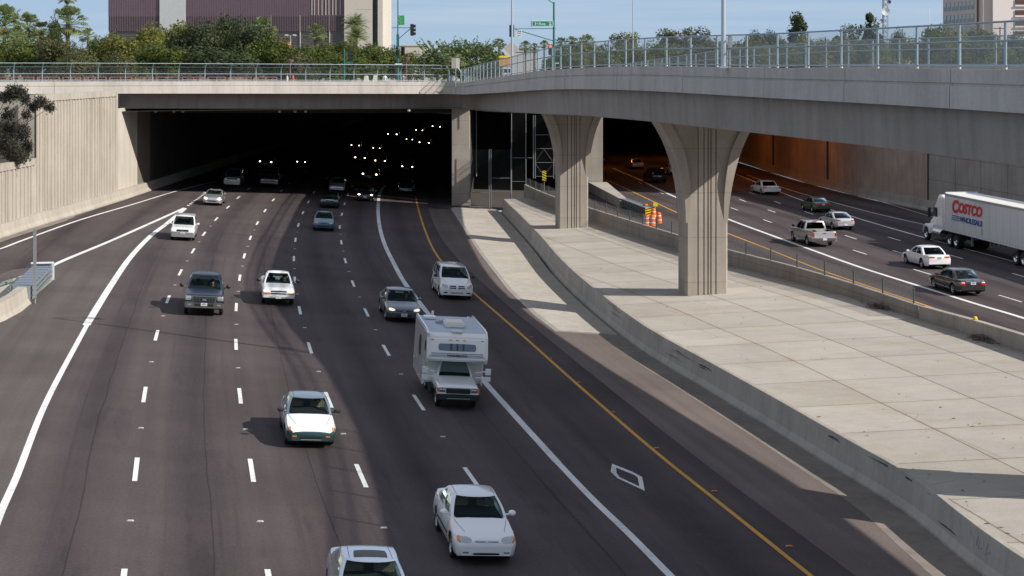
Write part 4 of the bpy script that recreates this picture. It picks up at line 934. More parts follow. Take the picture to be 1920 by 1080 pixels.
    # conforming decals
    def patch(o, corners, face='front', off=.008, n=(7, 4), rnd=0, into=None, mi=0):
        """quad (four corners, in order) thrown onto the body from one side; corners are (y,z) for front/rear, (x from front, z) for side, (x from front, y) for top"""
        c = [Vector((*q, 0)) for q in corners]; rows = []
        for i in range(n[1]+1):
            row = []
            for j in range(n[0]+1):
                a, b = -1+2*j/n[0], -1+2*i/n[1]
                if rnd: a2 = a*math.sqrt(max(0, 1-b*b/2)); b2 = b*math.sqrt(max(0, 1-a*a/2)); a, b = lerp(a, a2, rnd), lerp(b, b2, rnd)
                a, b = (a+1)/2, (b+1)/2; p = c[0].lerp(c[1], a).lerp(c[3].lerp(c[2], a), b)
                if face == 'front': og, dr = Vector((L_/2+2, p.x, p.y)), Vector((-1, 0, 0))
                elif face == 'rear': og, dr = Vector((-L_/2-2, p.x, p.y)), Vector((1, 0, 0))
                elif face in ('sideL', 'sideR'): sg = 1 if face == 'sideL' else -1; og, dr = Vector((L_/2-p.x, sg*3, p.y)), Vector((0, -sg, 0))
                else: og, dr = Vector((L_/2-p.x, p.y, 4)), Vector((0, 0, -1))
                h, nn, _, _ = bvh.ray_cast(og, dr)
                if h is None: row.append(None)
                else:
                    if nn.dot(dr) > 0: nn = -nn
                    row.append(h+nn*off*.6-dr*off*.6)
            rows.append(row)
        g = into or MB()
        for i in range(n[1]):
            for j in range(n[0]):
                q = [rows[i][j], rows[i][j+1], rows[i+1][j+1], rows[i+1][j]]
                if all(z_ is not None for z_ in q): g.add(q, [(0, 1, 2, 3)], mi)
        if into is None and g.f: return g.build(o[0], M[o[1]], t, smooth=60, recalc=False)
    v = Veh(); v.t = t; v.patch = patch; v.s = s; v.bvh = bvh
    # seams painted into the body mesh
    sm = MB()
    for xa in s.get('doors', []):
        for f_ in ('sideL', 'sideR'):
            patch(None, [(xa, s.get('sz0', .3)), (xa+.018, s.get('sz0', .3)), (xa+.018, interp(top, xa)-sh), (xa, interp(top, xa)-sh)], f_, .004, (1, 8), into=sm)
    for (x0, y0, x1, y1) in s.get('tseams', []):
        d = Vector((x1-x0, y1-y0)).normalized(); nn = Vector((d.y, -d.x))*.005
        patch(None, [(x0-nn.x, y0-nn.y), (x1-nn.x, y1-nn.y), (x1+nn.x, y1+nn.y), (x0+nn.x, y0+nn.y)], 'top', .004, (10, 1), into=sm)
    for f_ in ('sideL', 'sideR'):
        if s.get('molding'): z_ = s['molding']; patch(None, [(s['wf']+Ra+.05, z_), (s['wr']-Ra-.05, z_), (s['wr']-Ra-.05, z_+.05), (s['wf']+Ra+.05, z_+.05)], f_, .010, (24, 1), into=sm)
    for g in (sm,): mb.add(g.v, g.f, 4)
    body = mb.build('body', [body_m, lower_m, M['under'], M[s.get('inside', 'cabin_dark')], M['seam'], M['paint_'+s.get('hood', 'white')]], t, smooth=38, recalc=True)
    gm = s.get('glass', 'auto_glass')
    for k_ in ('windshield', 'rear_window'):
        if glass[k_].f: glass[k_].build(k_, M[gm if k_ == 'windshield' else s.get('rglass', gm)], t, smooth=60, recalc=False)
    for g in glass['side_window']:
        if g.f: g.build('side_window', M[s.get('sglass', gm)], t, smooth=60, recalc=False)
    # cabin fittings
    if cab and s.get('fit', True):
        zb_ = cab['zb']; x0 = cab['xt0']
        for y in (-.36, .36): MB().box((L_/2-x0-.55, y, zb_+.02), (.16, .48, .42)).box((L_/2-x0-.58, y, zb_+.30), (.1, .26, .16)).build('seat', M[s.get('seat', 'cabin_tan')], t, bevel=.04)
        if len(cab['wins']) > 1 and not bed: MB().box((L_/2-cab['xt1']+.12, 0, zb_+.0), (.16, wb_*1.5, .34)).build('seat', M[s.get('seat', 'cabin_tan')], t, bevel=.04)
        MB().box((L_/2-cab['xb0']-.42, 0, zb_-.02), (.5, wb_*1.6, .10)).build('dashboard', M['cabin_dark'], t, bevel=.03)
    # wheels
    tw = s.get('tw', .2)
    for xw in (s['wf'], s['wr']):
        for sg in (-1, 1):
            y = sg*(hw-tw/2-.03); o = empty  # tyre
            wo = MB().lathe([(r*.62, -tw/2+.01), (r*.9, -tw/2), (r*.985, -tw/2+.025), (r, -tw/4), (r, tw/4), (r*.985, tw/2-.025), (r*.9, tw/2), (r*.62, tw/2-.01)], 22, axis='y').build('wheel', M['tyre'], t, smooth=45)
            wo.location = (L_/2-xw, y, r)
            rm = MB().lathe([(0, sg*(tw/2-.045)), (r*.14, sg*(tw/2-.03)), (r*.2, sg*(tw/2-.05)), (r*.5, sg*(tw/2-.06)), (r*.62, sg*(tw/2-.015)), (r*.66, sg*(tw/2-.01)), (r*.66, -sg*(tw/2-.02)), (0, -sg*.05)], 20, axis='y')
            nsp = 5
            for k in range(nsp):
                a = 2*math.pi*k/nsp+.3; rm.add([(q*math.cos(a+e)*r, sg*(tw/2-.042+.002), q*math.sin(a+e)*r) for q, e in ((.24, -.32), (.56, -.22), (.56, .22), (.24, .32))], [(0, 1, 2, 3)], 1)
            rm.build('rim', [M[s.get('rim', 'alloy')], M['wheel_dark']], wo, smooth=40, recalc=False)
    # mirrors
    if s.get('mirror'):
        mx, my, mz, mc, sz = s['mirror']
        for sg in (-1, 1):
            a = Vector((L_/2-mx, sg*my, mz)); g = MB()
            g.lathe([(0, -.5*sz[0]), (.7, -.42*sz[0]), (.97, -.1*sz[0]), (1., .3*sz[0]), (0, .34*sz[0])], 12, axis='x')
            g.v = [(p[0], p[1]*sz[1]/2, p[2]*sz[2]/2) for p in g.v]; g.v = [(-p[0]*1+a.x, p[1]+a.y, p[2]+a.z) for p in g.v]
            g.tube((a.x, a.y-sg*sz[1]*.3, a.z-sz[2]*.2), (a.x-.05, sg*(my-.22), a.z-sz[2]*.45), .025, n=6)
            g.build('mirror', M[mc], t, smooth=50)
    return v
def mirror_patch(v, nm, corners, face='front', **k):
    for sg in (1, -1):
        c = [(sg*a, b) for a, b in corners]
        if sg < 0: c = [c[1], c[0], c[3], c[2]]
        v.patch(nm, c, face, **k)
def plate(v, z, face='front', y=0, w_=.31, ink=True):
    L_ = v.s['L']; sg = 1 if face == 'front' else -1
    h, nn, _, _ = v.bvh.ray_cast(Vector((sg*(L_/2+2), y, z)), Vector((-sg, 0, 0)))
    x = h.x+sg*.02; p = MB().box((x, y, z), (.012, w_, .155)).build('license_plate', M['plate_white'], v.t, bevel=.004)
    if ink:
        g = MB()
        for k in range(6): g.box((x+sg*.008, y-.1+k*.04, z-.005), (.004, .024, .062))
        g.box((x+sg*.008, y, z+.055), (.004, .12, .016)); g.build('lettering', M['plate_ink'], p)
def emblem(v, pts, z, name, face='front', off=.02, y=0):
    L_ = v.s['L']; sg = 1 if face == 'front' else -1
    h, nn, _, _ = v.bvh.ray_cast(Vector((sg*(L_/2+2), y, z)), Vector((-sg, 0, 0)))
    MB().prism([(a+y, b+z) for a, b in pts], h.x+sg*off, h.x+sg*(off+.012), 'x').build('emblem', M[name], v.t)
def oval(a, b, n=18): return [(a*math.cos(2*math.pi*i/n), b*math.sin(2*math.pi*i/n)) for i in range(n)]
def put(v_or_o, u, vv, s='L', rear=False, yaw=0, world=None):
    """stand a vehicle so that the ground under the middle of its front (or rear) bumper is at that pixel"""
    o = v_or_o.t if isinstance(v_or_o, Veh) else v_or_o; L_ = o['len']; p = world or G(u, vv, s)
    if s == 'L':
        e = 2.; d = Vector((fx(p.y-e)-fx(p.y+e), -2*e, 0)).normalized(); zf = zl
    else:
        e = 4.; d = Vector((wb_dir(p.y), 1, 0)).normalized(); zf = lambda a, b: s
    d = Matrix.Rotation(yaw, 3, 'Z') @ d
    cpt = p-d*L_/2 if not rear else p+d*L_/2
    cpt.z = zf(cpt.x, cpt.y); ex = .5
    fwd = Vector((d.x, d.y, zf(cpt.x+d.x, cpt.y+d.y)-cpt.z)).normalized(); lat = Vector((-d.y, d.x, 0)); lat.z = zf(cpt.x+lat.x, cpt.y+lat.y)-cpt.z; lat.normalize()
    up = fwd.cross(lat).normalized(); lat = up.cross(fwd)
    mt = Matrix((( fwd.x, lat.x, up.x, cpt.x), (fwd.y, lat.y, up.y, cpt.y), (fwd.z, lat.z, up.z, cpt.z+.015), (0, 0, 0, 1)))
    o.matrix_basis = mt; return o
def wb_dir(Y): return interp([(60, -.16), (90, -.165), (105, -.155), (130, -.15), (180, -.165), (250, -.2)], Y)
def sedan_spec(L_=4.5, W_=1.72, Hh=1.40, **k):
    q = L_/4.5
    s = dict(L=L_, W=W_, wf=.85*q, wr=L_-1.0*q, r=.31, top=[(0, .56), (.03, .62), (.12, .68), (.4, .76), (1.0*q, .86), (1.25*q, .91), (3.5*q, .95), (4.3*q, .97), (L_-.06, .93), (L_-.01, .80), (L_, .70)],
        cabin=dict(xb0=1.18*q, xt0=1.98*q, xt1=3.25*q, xb1=3.95*q, zb=.92, zr=Hh, wb=W_/2-.09, wt=W_/2-.27, wins=[(.10, .48), (.52, .86)]), doors=[1.35*q, 2.45*q, 3.35*q],
        tseams=[(.35, .62*W_/2*1.2, 1.15*q, .80*W_/2*1.05), (.35, -.62*W_/2*1.2, 1.15*q, -.80*W_/2*1.05)], mirror=(1.55*q, W_/2+.09, 1.0, 'black_trim', (.2, .22, .14)))
    cabk = k.pop('cab', {}); s.update(k); s['cabin'].update(cabk); return s
def mk(kind, label, cat, s, group=None):
    v = vehicle(kind, label, cat, s, group); v.t['len'] = s['L']; return v
# ---- 1 white sedan (closest full car)
G1 = 'cars driving out of the tunnel toward the viewer'
v = mk('sedan', 'white four door sedan with rounded nose and lit by open shade, ahead of the camper', 'car', sedan_spec(4.43, 1.69, 1.39, paint='white', mirror=(1.5, .93, 1.0, 'paint_white', (.2, .2, .14)), rim='hubcap', inside='cabin_dark', seat='cabin_tan', molding=.5,
    tseams=[(.42, .52, 1.18, .70), (.42, -.52, 1.18, -.70), (1.98, .52, 3.2, .52), (1.98, -.52, 3.2, -.52)]), G1)
mirror_patch(v, ('headlight', 'lamp_clear'), [(.40, .58), (.70, .60), (.70, .72), (.38, .70)], rnd=.7)
mirror_patch(v, ('turn_signal', 'amber'), [(.66, .585), (.76, .61), (.76, .71), (.67, .72)], rnd=.5)
v.patch(('grille', 'plate_white'), [(-.33, .60), (.33, .60), (.33, .655), (-.33, .655)], n=(8, 2), rnd=.3); v.patch(('grille_slot', 'clad_slot') if 0 else ('grille_slot', 'seam'), [(-.30, .615), (-.03, .615), (-.03, .63), (-.30, .63)], n=(4, 1), off=.014); v.patch(('grille_slot', 'seam'), [(.03, .615), (.30, .615), (.30, .63), (.03, .63)], n=(4, 1), off=.014)
v.patch(('air_intake', 'grille_dark'), [(-.36, .29), (.36, .29), (.36, .345), (-.36, .345)], n=(8, 2), rnd=.4)
for sg in (1, -1): v.patch(('fog_lamp', 'lamp_clear'), [(sg*.46, .33), (sg*.62, .33), (sg*.62, .37), (sg*.46, .37)], n=(3, 1))
v.patch(('sticker', 'plate_white'), [(-.16, 1.30), (.12, 1.30), (.12, 1.345), (-.16, 1.345)], n=(4, 1), off=.006)
put(v, 910, 1063); KIA = v
# ---- 2 silver blue sedan with sunroof, cut by the bottom edge
v = mk('sedan', 'silver blue sedan with a dark glass sunroof, cut off by the bottom edge', 'car', sedan_spec(4.6, 1.76, 1.38, paint='silver_blue', mirror=(1.6, .96, 1.0, 'paint_silver_blue', (.2, .2, .14)), seat='cabin_tan', tseams=[(2.05, .50, 3.5, .47), (2.05, -.50, 3.5, -.47), (3.32, -.5, 3.32, .5)]), G1)
v.patch(('sunroof', 'black_trim'), [(2.20, -.40), (2.20, .40), (2.68, .37), (2.68, -.37)], 'top', rnd=.15, n=(6, 6))
mirror_patch(v, ('headlight', 'lamp_clear'), [(.40, .58), (.72, .60), (.72, .72), (.38, .70)], rnd=.5)
put(v, 0, 0, world=Vector((-2.95, 36.25, 0)))
# ---- 3 teal hatch-like sedan
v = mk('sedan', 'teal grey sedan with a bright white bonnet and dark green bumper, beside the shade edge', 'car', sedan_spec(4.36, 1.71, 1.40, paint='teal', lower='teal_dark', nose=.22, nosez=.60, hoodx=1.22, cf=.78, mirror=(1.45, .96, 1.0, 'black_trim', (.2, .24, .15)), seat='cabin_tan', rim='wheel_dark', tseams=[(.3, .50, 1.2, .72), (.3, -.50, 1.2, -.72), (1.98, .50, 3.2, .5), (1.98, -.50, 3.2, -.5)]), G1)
mirror_patch(v, ('headlight', 'lamp_on'), [(.40, .565), (.68, .585), (.68, .71), (.36, .68)], rnd=.85)
mirror_patch(v, ('turn_signal', 'amber'), [(.66, .58), (.745, .60), (.745, .69), (.67, .70)], rnd=.4)
v.patch(('air_intake', 'grille_dark'), [(-.34, .33), (.34, .33), (.42, .41), (-.42, .41)], n=(8, 2), rnd=.2); v.patch(('bumper_lip', 'paint_silver'), [(-.36, .30), (.36, .30), (.36, .325), (-.36, .325)], n=(8, 1), rnd=.2)
mirror_patch(v, ('fog_lamp', 'amber'), [(.48, .40), (.62, .40), (.62, .44), (.48, .44)], n=(3, 1))
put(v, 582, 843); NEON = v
# ---- 4 grey sedan (bow tie)
v = mk('sedan', 'dark grey sedan with round bright headlights and a gold emblem, directly behind the camper', 'car', sedan_spec(5.05, 1.85, 1.46, paint='impala', r=.33, mirror=(1.75, 1.0, 1.03, 'paint_impala', (.2, .2, .15)), seat='cabin_dark'), G1)
mirror_patch(v, ('headlight', 'lamp_on'), [(.50, .585), (.80, .60), (.80, .735), (.46, .68)], rnd=.8)
v.patch(('grille', 'grille_dark'), [(-.42, .56), (.42, .56), (.42, .625), (-.42, .625)], n=(8, 2)); emblem(v, [(-.10, -.015), (-.035, -.015), (-.035, -.04), (.035, -.04), (.035, -.015), (.10, -.015), (.08, .02), (.035, .02), (.035, .045), (-.035, .045), (-.035, .02), (-.08, .02)], .59, 'gold')
v.patch(('air_intake', 'grille_dark'), [(-.42, .29), (.42, .29), (.42, .39), (-.42, .39)], n=(8, 2)); plate(v, .40)
put(v, 757, 606); IMP = v
# ---- 5 minivan
v = mk('minivan', 'white minivan with a four part black crosshair grille straddling the yellow line', 'minivan', dict(L=5.1, W=1.97, wf=.93, wr=4.0, r=.34, paint='white', sh=.12, top=[(0, .66), (.03, .74), (.12, .82), (.4, .93), (1.0, 1.10), (1.1, 1.13), (5.0, 1.15), (5.08, 1.05), (5.1, .9)],
    cabin=dict(xb0=.95, xt0=2.05, xt1=4.65, xb1=5.02, zb=1.10, zr=1.75, wb=.90, wt=.72, wins=[(.12, .30), (.33, .62), (.65, .93)], br=.10, bf=.26), doors=[1.5, 2.6, 3.9], mirror=(1.6, 1.10, 1.18, 'black_trim', (.2, .24, .20)), seat='cabin_dark', tseams=[(.35, .6, 1.0, .8), (.35, -.6, 1.0, -.8), (2.1, .55, 4.5, .55), (2.1, -.55, 4.5, -.55)], sz0=.35), G1)
mirror_patch(v, ('headlight', 'lamp_clear'), [(.56, .68), (.86, .70), (.88, .88), (.54, .82)], rnd=.35); mirror_patch(v, ('turn_signal', 'amber'), [(.74, .80), (.86, .80), (.86, .87), (.76, .86)], n=(3, 2), off=.014)
for a in (-1, 1):
    for z_ in (.64, .745): v.patch(('grille', 'grille_dark'), [(a*.06, z_), (a*.44, z_), (a*.44, z_+.06), (a*.06, z_+.06)], n=(5, 1))
v.patch(('air_intake', 'clad_grey') if 0 else ('air_intake', 'wheel_dark'), [(-.36, .36), (.36, .36), (.36, .38), (-.36, .38)], n=(6, 1)); v.patch(('air_intake', 'wheel_dark'), [(-.36, .41), (.36, .41), (.36, .43), (-.36, .43)], n=(6, 1))
mirror_patch(v, ('fog_lamp', 'wheel_dark'), [(.54, .36), (.78, .37), (.78, .44), (.54, .44)], n=(3, 1), rnd=.2)
put(v, 856, 563); VAN = v
def pickup_spec(L_, W_, Hh, hood=1.02, bedz=1.0, crew=False, **k):
    xb0 = k.pop('xb0', 1.35); xt0 = xb0+k.pop('rake', .62); xc = k.pop('xc', 3.6 if crew else 2.75)
    s = dict(L=L_, W=W_, wf=k.pop('wf', .92), wr=L_-k.pop('wrr', 1.25), r=.36, zk=.85, top=[(0, hood-.22), (.02, hood-.12), (.08, hood-.06), (.3, hood-.02), (xb0-.1, hood+.05), (xb0+.1, hood+.07), (xc, hood+.07), (xc+.05, bedz), (L_-.02, bedz), (L_, bedz-.03)],
        bot=[(0, .42), (.1, .36), (.6, .34), (L_-.5, .40), (L_, .45)], cf=.93, cr=.97, bed=(xc+.12, L_-.1, .62), topw=.86, sh=.08,
        cabin=dict(xb0=xb0, xt0=xt0, xt1=xc-.12, xb1=xc+.02, zb=hood+.05, zr=Hh, wb=W_/2-.12, wt=W_/2-.33, bf=.14, br=.05, wins=[(.10, .52), (.56, .90)] if crew else [(.14, .80)], rs=(.84, .14, .86)),
        doors=[xb0+.15, xb0+1.2], mirror=(xb0+.35, W_/2+.17, hood+.2, 'black_trim', (.14, .24, .22)), sz0=.45)
    ck = k.pop('cab', {}); s.update(k); s['cabin'].update(ck); return s
# ---- 6 dark blue pickup, big grille
v = mk('pickup_truck', 'dark navy pickup truck with honeycomb grille and blue oval badge in the sun', 'pickup truck', pickup_spec(5.7, 2.0, 1.88, 1.12, 1.15, True, paint='navy', lower='pewter', two=.66, xc=3.9, rake=.85, r=.39, seat='cabin_dark', tseams=[(1.98+q*0, y, 3.6, y) for q, y in ((0, .5), (0, .25), (0, 0), (0, -.25), (0, -.5))]), G1)
v.patch(('grille_surround', 'paint_pewter'), [(-.56, .66), (.56, .66), (.62, 1.02), (-.62, 1.02)], n=(8, 4), off=.006); v.patch(('grille', 'grille_dark'), [(-.50, .69), (.50, .69), (.55, .985), (-.55, .985)], n=(8, 4), off=.016)
g = MB()
for z_ in (.78, .88): v.patch(None, [(-.52, z_), (.52, z_), (.52, z_+.015), (-.52, z_+.015)], n=(8, 1), off=.03, into=g)
for y in (-.4, -.25, -.1, .1, .25, .4): v.patch(None, [(y, .70), (y+.015, .70), (y+.015, .98), (y, .98)], n=(1, 4), off=.03, into=g)
g.build('grille_bar', M['paint_pewter'], v.t, recalc=False)
emblem(v, oval(.13, .055), .83, 'chrome', off=.035); emblem(v, oval(.115, .044), .83, 'blue_oval', off=.042)
me = textmesh('Ford', .075, .003, .25, 0, 'CENTER'); o_ = place_mesh(me, 'lettering', M['plate_white'], Matrix.Translation((2.85+.06, 0, .81)) @ Matrix.Rotation(R(90), 4, 'Z') @ Matrix.Rotation(R(90), 4, 'X'), v.t)
mirror_patch(v, ('headlight', 'lamp_clear'), [(.64, .80), (.94, .80), (.94, 1.01), (.64, 1.01)], rnd=.15, off=.014); mirror_patch(v, ('turn_signal', 'amber'), [(.86, .93), (.94, .93), (.94, 1.0), (.86, 1.0)], n=(2, 2), off=.02)
v.patch(('air_intake', 'grille_dark'), [(-.46, .52), (.46, .52), (.46, .62), (-.46, .62)], n=(8, 2), off=.014); mirror_patch(v, ('fog_lamp', 'lamp_clear'), [(.62, .53), (.84, .53), (.84, .62), (.62, .62)], n=(3, 2), rnd=.5, off=.014); plate(v, .60)
put(v, 381, 594); F150 = v
# ---- 7 white compact pickup
v = mk('pickup_truck', 'small white pickup truck with orange corner lamps, one towing mirror chrome', 'pickup truck', pickup_spec(4.9, 1.75, 1.60, .95, .98, False, paint='white', xc=2.95, cab=dict(wins=[(.14, .60), (.66, .92)]), seat='cabin_dark'), G1)
mirror_patch(v, ('headlight', 'lamp_on'), [(.46, .70), (.80, .70), (.80, .83), (.46, .83)], rnd=.15, off=.012); mirror_patch(v, ('turn_signal', 'amber'), [(.46, .615), (.80, .615), (.80, .685), (.46, .685)], n=(5, 2), off=.012)
v.patch(('grille', 'grille_dark'), [(-.42, .74), (.42, .74), (.42, .80), (-.42, .80)], n=(8, 2), off=.012); v.patch(('grille', 'grille_dark'), [(-.42, .62), (.42, .62), (.42, .68), (-.42, .68)], n=(8, 2), off=.012)
v.patch(('air_intake', 'clad_slot') if 0 else ('air_intake', 'cush_steel'), [(-.5, .40), (.5, .40), (.5, .47), (-.5, .47)], n=(8, 1), off=.012); plate(v, .46, ink=False)
put(v, 521, 574); S10 = v
# ---- 8 white compact suv
v = mk('suv', 'white compact SUV with grey lower cladding next to the tip of the gore stripe', 'suv', dict(L=4.5, W=1.78, wf=.85, wr=3.55, r=.34, paint='white', lower='clad', two=.62, sh=.10, cf=.86, cr=.92, topw=.8, top=[(0, .72), (.02, .84), (.1, .90), (.4, .94), (1.0, 1.0), (1.15, 1.03), (4.4, 1.08), (4.48, 1.0), (4.5, .85)],
    cabin=dict(xb0=1.05, xt0=1.75, xt1=4.15, xb1=4.4, zb=1.02, zr=1.68, wb=.80, wt=.66, wins=[(.10, .36), (.39, .64), (.67, .93)], br=.08), doors=[1.3, 2.3, 3.2], mirror=(1.45, 1.0, 1.12, 'paint_white', (.2, .2, .16)), seat='cabin_dark', sz0=.4), G1)
mirror_patch(v, ('headlight', 'lamp_on'), [(.48, .70), (.80, .70), (.80, .84), (.48, .82)], rnd=.3); v.patch(('grille', 'grille_dark'), [(-.42, .66), (.42, .66), (.42, .80), (-.42, .80)], n=(8, 2)); emblem(v, oval(.06, .05, 10), .74, 'chrome'); plate(v, .55)
v.patch(('sticker', 'plate_white'), [(.18, 1.10), (.42, 1.10), (.42, 1.14), (.18, 1.14)], n=(3, 1), off=.006)
put(v, 341, 452)
# ---- 9 silver sports coupe
v = mk('coupe', 'low silver sports coupe with lit oval lamps just out of the tunnel shade', 'car', sedan_spec(4.48, 1.75, 1.30, paint='silver', cf=.70, cab=dict(xb0=1.35, xt0=2.15, xt1=2.9, xb1=4.1, wins=[(.12, .62)]), mirror=(1.7, .96, 1.0, 'paint_silver', (.2, .2, .14)), seat='cabin_tan'), G1)
mirror_patch(v, ('headlight', 'lamp_bright'), [(.44, .57), (.70, .60), (.72, .72), (.46, .68)], rnd=.8); v.patch(('air_intake', 'grille_dark'), [(-.40, .36), (.40, .36), (.46, .48), (-.46, .48)], n=(8, 2), rnd=.5)
put(v, 397, 386)
# ---- 10 teal compact
v = mk('sedan', 'small blue green sedan with black mirrors following the dark saloon', 'car', sedan_spec(4.44, 1.70, 1.42, paint='focus', cf=.78, seat='cabin_dark'), G1)
mirror_patch(v, ('headlight', 'lamp_clear'), [(.44, .60), (.70, .62), (.70, .72), (.42, .68)], rnd=.85); v.patch(('grille', 'grille_dark'), [(-.24, .58), (.24, .58), (.24, .64), (-.24, .64)], n=(6, 2), rnd=.4); v.patch(('air_intake', 'grille_dark'), [(-.46, .34), (.46, .34), (.46, .43), (-.46, .43)], n=(8, 2), rnd=.2)
put(v, 606, 434)
# ---- 11 black upright saloon with chrome grille
v = mk('sedan', 'black upright saloon with a square chrome radiator grille at the edge of the shade', 'car', sedan_spec(4.75, 1.75, 1.45, paint='black', cf=.93, topw=.85, top=[(0, .72), (.02, .82), (.1, .86), (1.2, .93), (3.6, .96), (4.6, .95), (4.74, .9), (4.75, .7)], seat='cabin_dark'), G1)
v.patch(('headlight', 'lamp_clear'), [(.40, .62), (.76, .62), (.76, .76), (.40, .76)]); v.patch(('headlight', 'lamp_clear'), [(-.76, .62), (-.40, .62), (-.40, .76), (-.76, .76)])
v.patch(('grille', 'chrome'), [(-.34, .56), (.34, .56), (.37, .80), (-.37, .80)], n=(6, 4)); 
for a in (-1, 1): v.patch(('grille_slot', 'cush_dark'), [(a*.03, .59), (a*.31, .59), (a*.33, .77), (a*.03, .77)], n=(4, 2), off=.014)
v.patch(('bumper_strip', 'chrome'), [(-.8, .53), (.8, .53), (.8, .55), (-.8, .55)], n=(8, 1))
put(v, 617, 391)
# ---- in the tunnel mouth
v = mk('suv', 'silver faced off-road SUV half hidden in the tunnel dark, its bumper catching light', 'suv', dict(L=4.6, W=1.8, wf=.85, wr=3.6, r=.37, paint='silver', sh=.10, cf=.9, cr=.92, topw=.8, top=[(0, .80), (.02, .93), (.1, .98), (.4, 1.02), (1.1, 1.08), (4.5, 1.12), (4.6, .9)],
    cabin=dict(xb0=1.15, xt0=1.8, xt1=4.2, xb1=4.45, zb=1.08, zr=1.78, wb=.80, wt=.68, wins=[(.10, .36), (.39, .64), (.67, .93)], br=.08), doors=[1.4, 2.4], mirror=(1.5, 1.0, 1.2, 'black_trim', (.2, .2, .16)), seat='cabin_dark', sz0=.4), G1)
mirror_patch(v, ('headlight', 'lamp_clear'), [(.60, .80), (.84, .80), (.84, .94), (.60, .94)], rnd=.3); v.patch(('grille', 'grille_dark'), [(-.56, .78), (.56, .78), (.56, .93), (-.56, .93)], n=(8, 2)); v.patch(('bumper_bar', 'chrome'), [(-.62, .70), (.62, .70), (.62, .755), (-.62, .755)], n=(8, 1)); plate(v, .50)
put(v, 434, 351)
GT = 'cars seen by their lights inside the tunnel'
def dark_sedan(lamp, paint, label, **k):
    v = mk('sedan', label, 'car', sedan_spec(4.6, 1.76, 1.42, paint=paint, seat='cabin_dark', **k), GT)
    mirror_patch(v, ('headlight', lamp), [(.53, .60), (.69, .60), (.69, .70), (.53, .70)] if paint == 'black' else [(.50, .62), (.72, .62), (.72, .70), (.50, .70)], rnd=1 if paint == 'black' else .4); v.patch(('grille', 'chrome'), [(-.36, .60), (.36, .60), (.36, .66), (-.36, .66)], n=(6, 1)); plate(v, .42); return v
v = dark_sedan('lamp_clear', 'lt_silver', 'pale sedan with a shining bumper in the tunnel behind the black saloon'); put(v, 631, 361)
v = dark_sedan('lamp_bright', 'dk_metal', 'dark sedan with flat wide lit lamps at the mouth of the tunnel'); put(v, 684, 378); DS = v
v = dark_sedan('lamp_clear', 'dk_metal', 'dark unlit sedan in the tunnel between the wide white stripe and the yellow line'); v.patch(('bumper_strip', 'paint_silver'), [(-.7, .40), (.7, .40), (.7, .45), (-.7, .45)], n=(8, 1)); put(v, 761, 364)
v = mk('pickup_truck', 'unlit dark pickup in the tunnel with faint chrome bumper pieces', 'pickup truck', pickup_spec(5.5, 1.95, 1.85, 1.08, 1.1, False, paint='dk_metal', xc=3.1, seat='cabin_dark'), GT)
v.patch(('bumper_bar', 'chrome'), [(-.9, .56), (.9, .56), (.9, .62), (-.9, .62)], n=(8, 1), off=.014); mirror_patch(v, ('headlight', 'lamp_clear'), [(.56, .75), (.86, .75), (.86, .88), (.56, .88)]); put(v, 504, 353)
# headlight pairs deeper in the tunnel: copies of two dark cars
HP = [(497.5, 304.5, 21, 'lit truck lamps with an amber marker beneath, over the faint dark pickup'), (563.5, 302.3, 14.5, 'lone dim pair of headlights in the middle of the dark tunnel'), (692.5, 329, 25, 'pair of headlights just above the dark sedan with flat wide lamps'), (763, 312.8, 18.5, 'pair of round headlights alone in the HOV lane of the tunnel'),
      (712, 302, 17.5, 'brightest starry pair of headlights in the tunnel'), (674.4, 296.2, 17.8, 'pair of headlights beside the brightest starry pair'), (705, 276.7, 12, 'small close pair of headlights above the brightest starry pair'), (665.5, 272.4, 14.2, 'pair of headlights at the upper edge of the dark, over the widest gap'),
      (795, 269.2, 18.3, 'faint wide pair of headlights under the far bright ones in the HOV lane'), (767, 260.6, 11, 'tight pair of headlights in the row below the top three pairs'), (735.5, 253.2, 16.5, 'pair of headlights with a smaller light beside it, high in the tunnel'), (785.7, 244.5, 12, 'second highest pair of headlights in the tunnel'), (818, 238.8, 14.2, 'highest pair of headlights in the tunnel, next to the square pier')]
tcar = dark_sedan('lamp_bright', 'black', 'x'); mir = tcar.t
for i, (u, v_, sep, lb) in enumerate(HP):
    o = mir if i == 0 else copy_tree(mir)
    z = .66; 
    for _ in range(8):
        Y = (H-z)*F/(v_-HV); X_ = (u-960)*Y/F; z = zl(X_, Y)+.66
    k = max(.75, min(1.3, sep*Y/F/1.22)); tag(o, lb, 'car', GT)
    put(o, 0, 0, world=Vector((X_, Y, 0))); o.matrix_basis = o.matrix_basis @ Matrix.Scale(k, 4)
    if i == 4:
        for ch in o.children:
            if ch.name.startswith('headlight'): ch.scale = (1.001, 1.02, 1.02)
for ch in mir.children:
    if ch.name.startswith('turn_signal'): pass
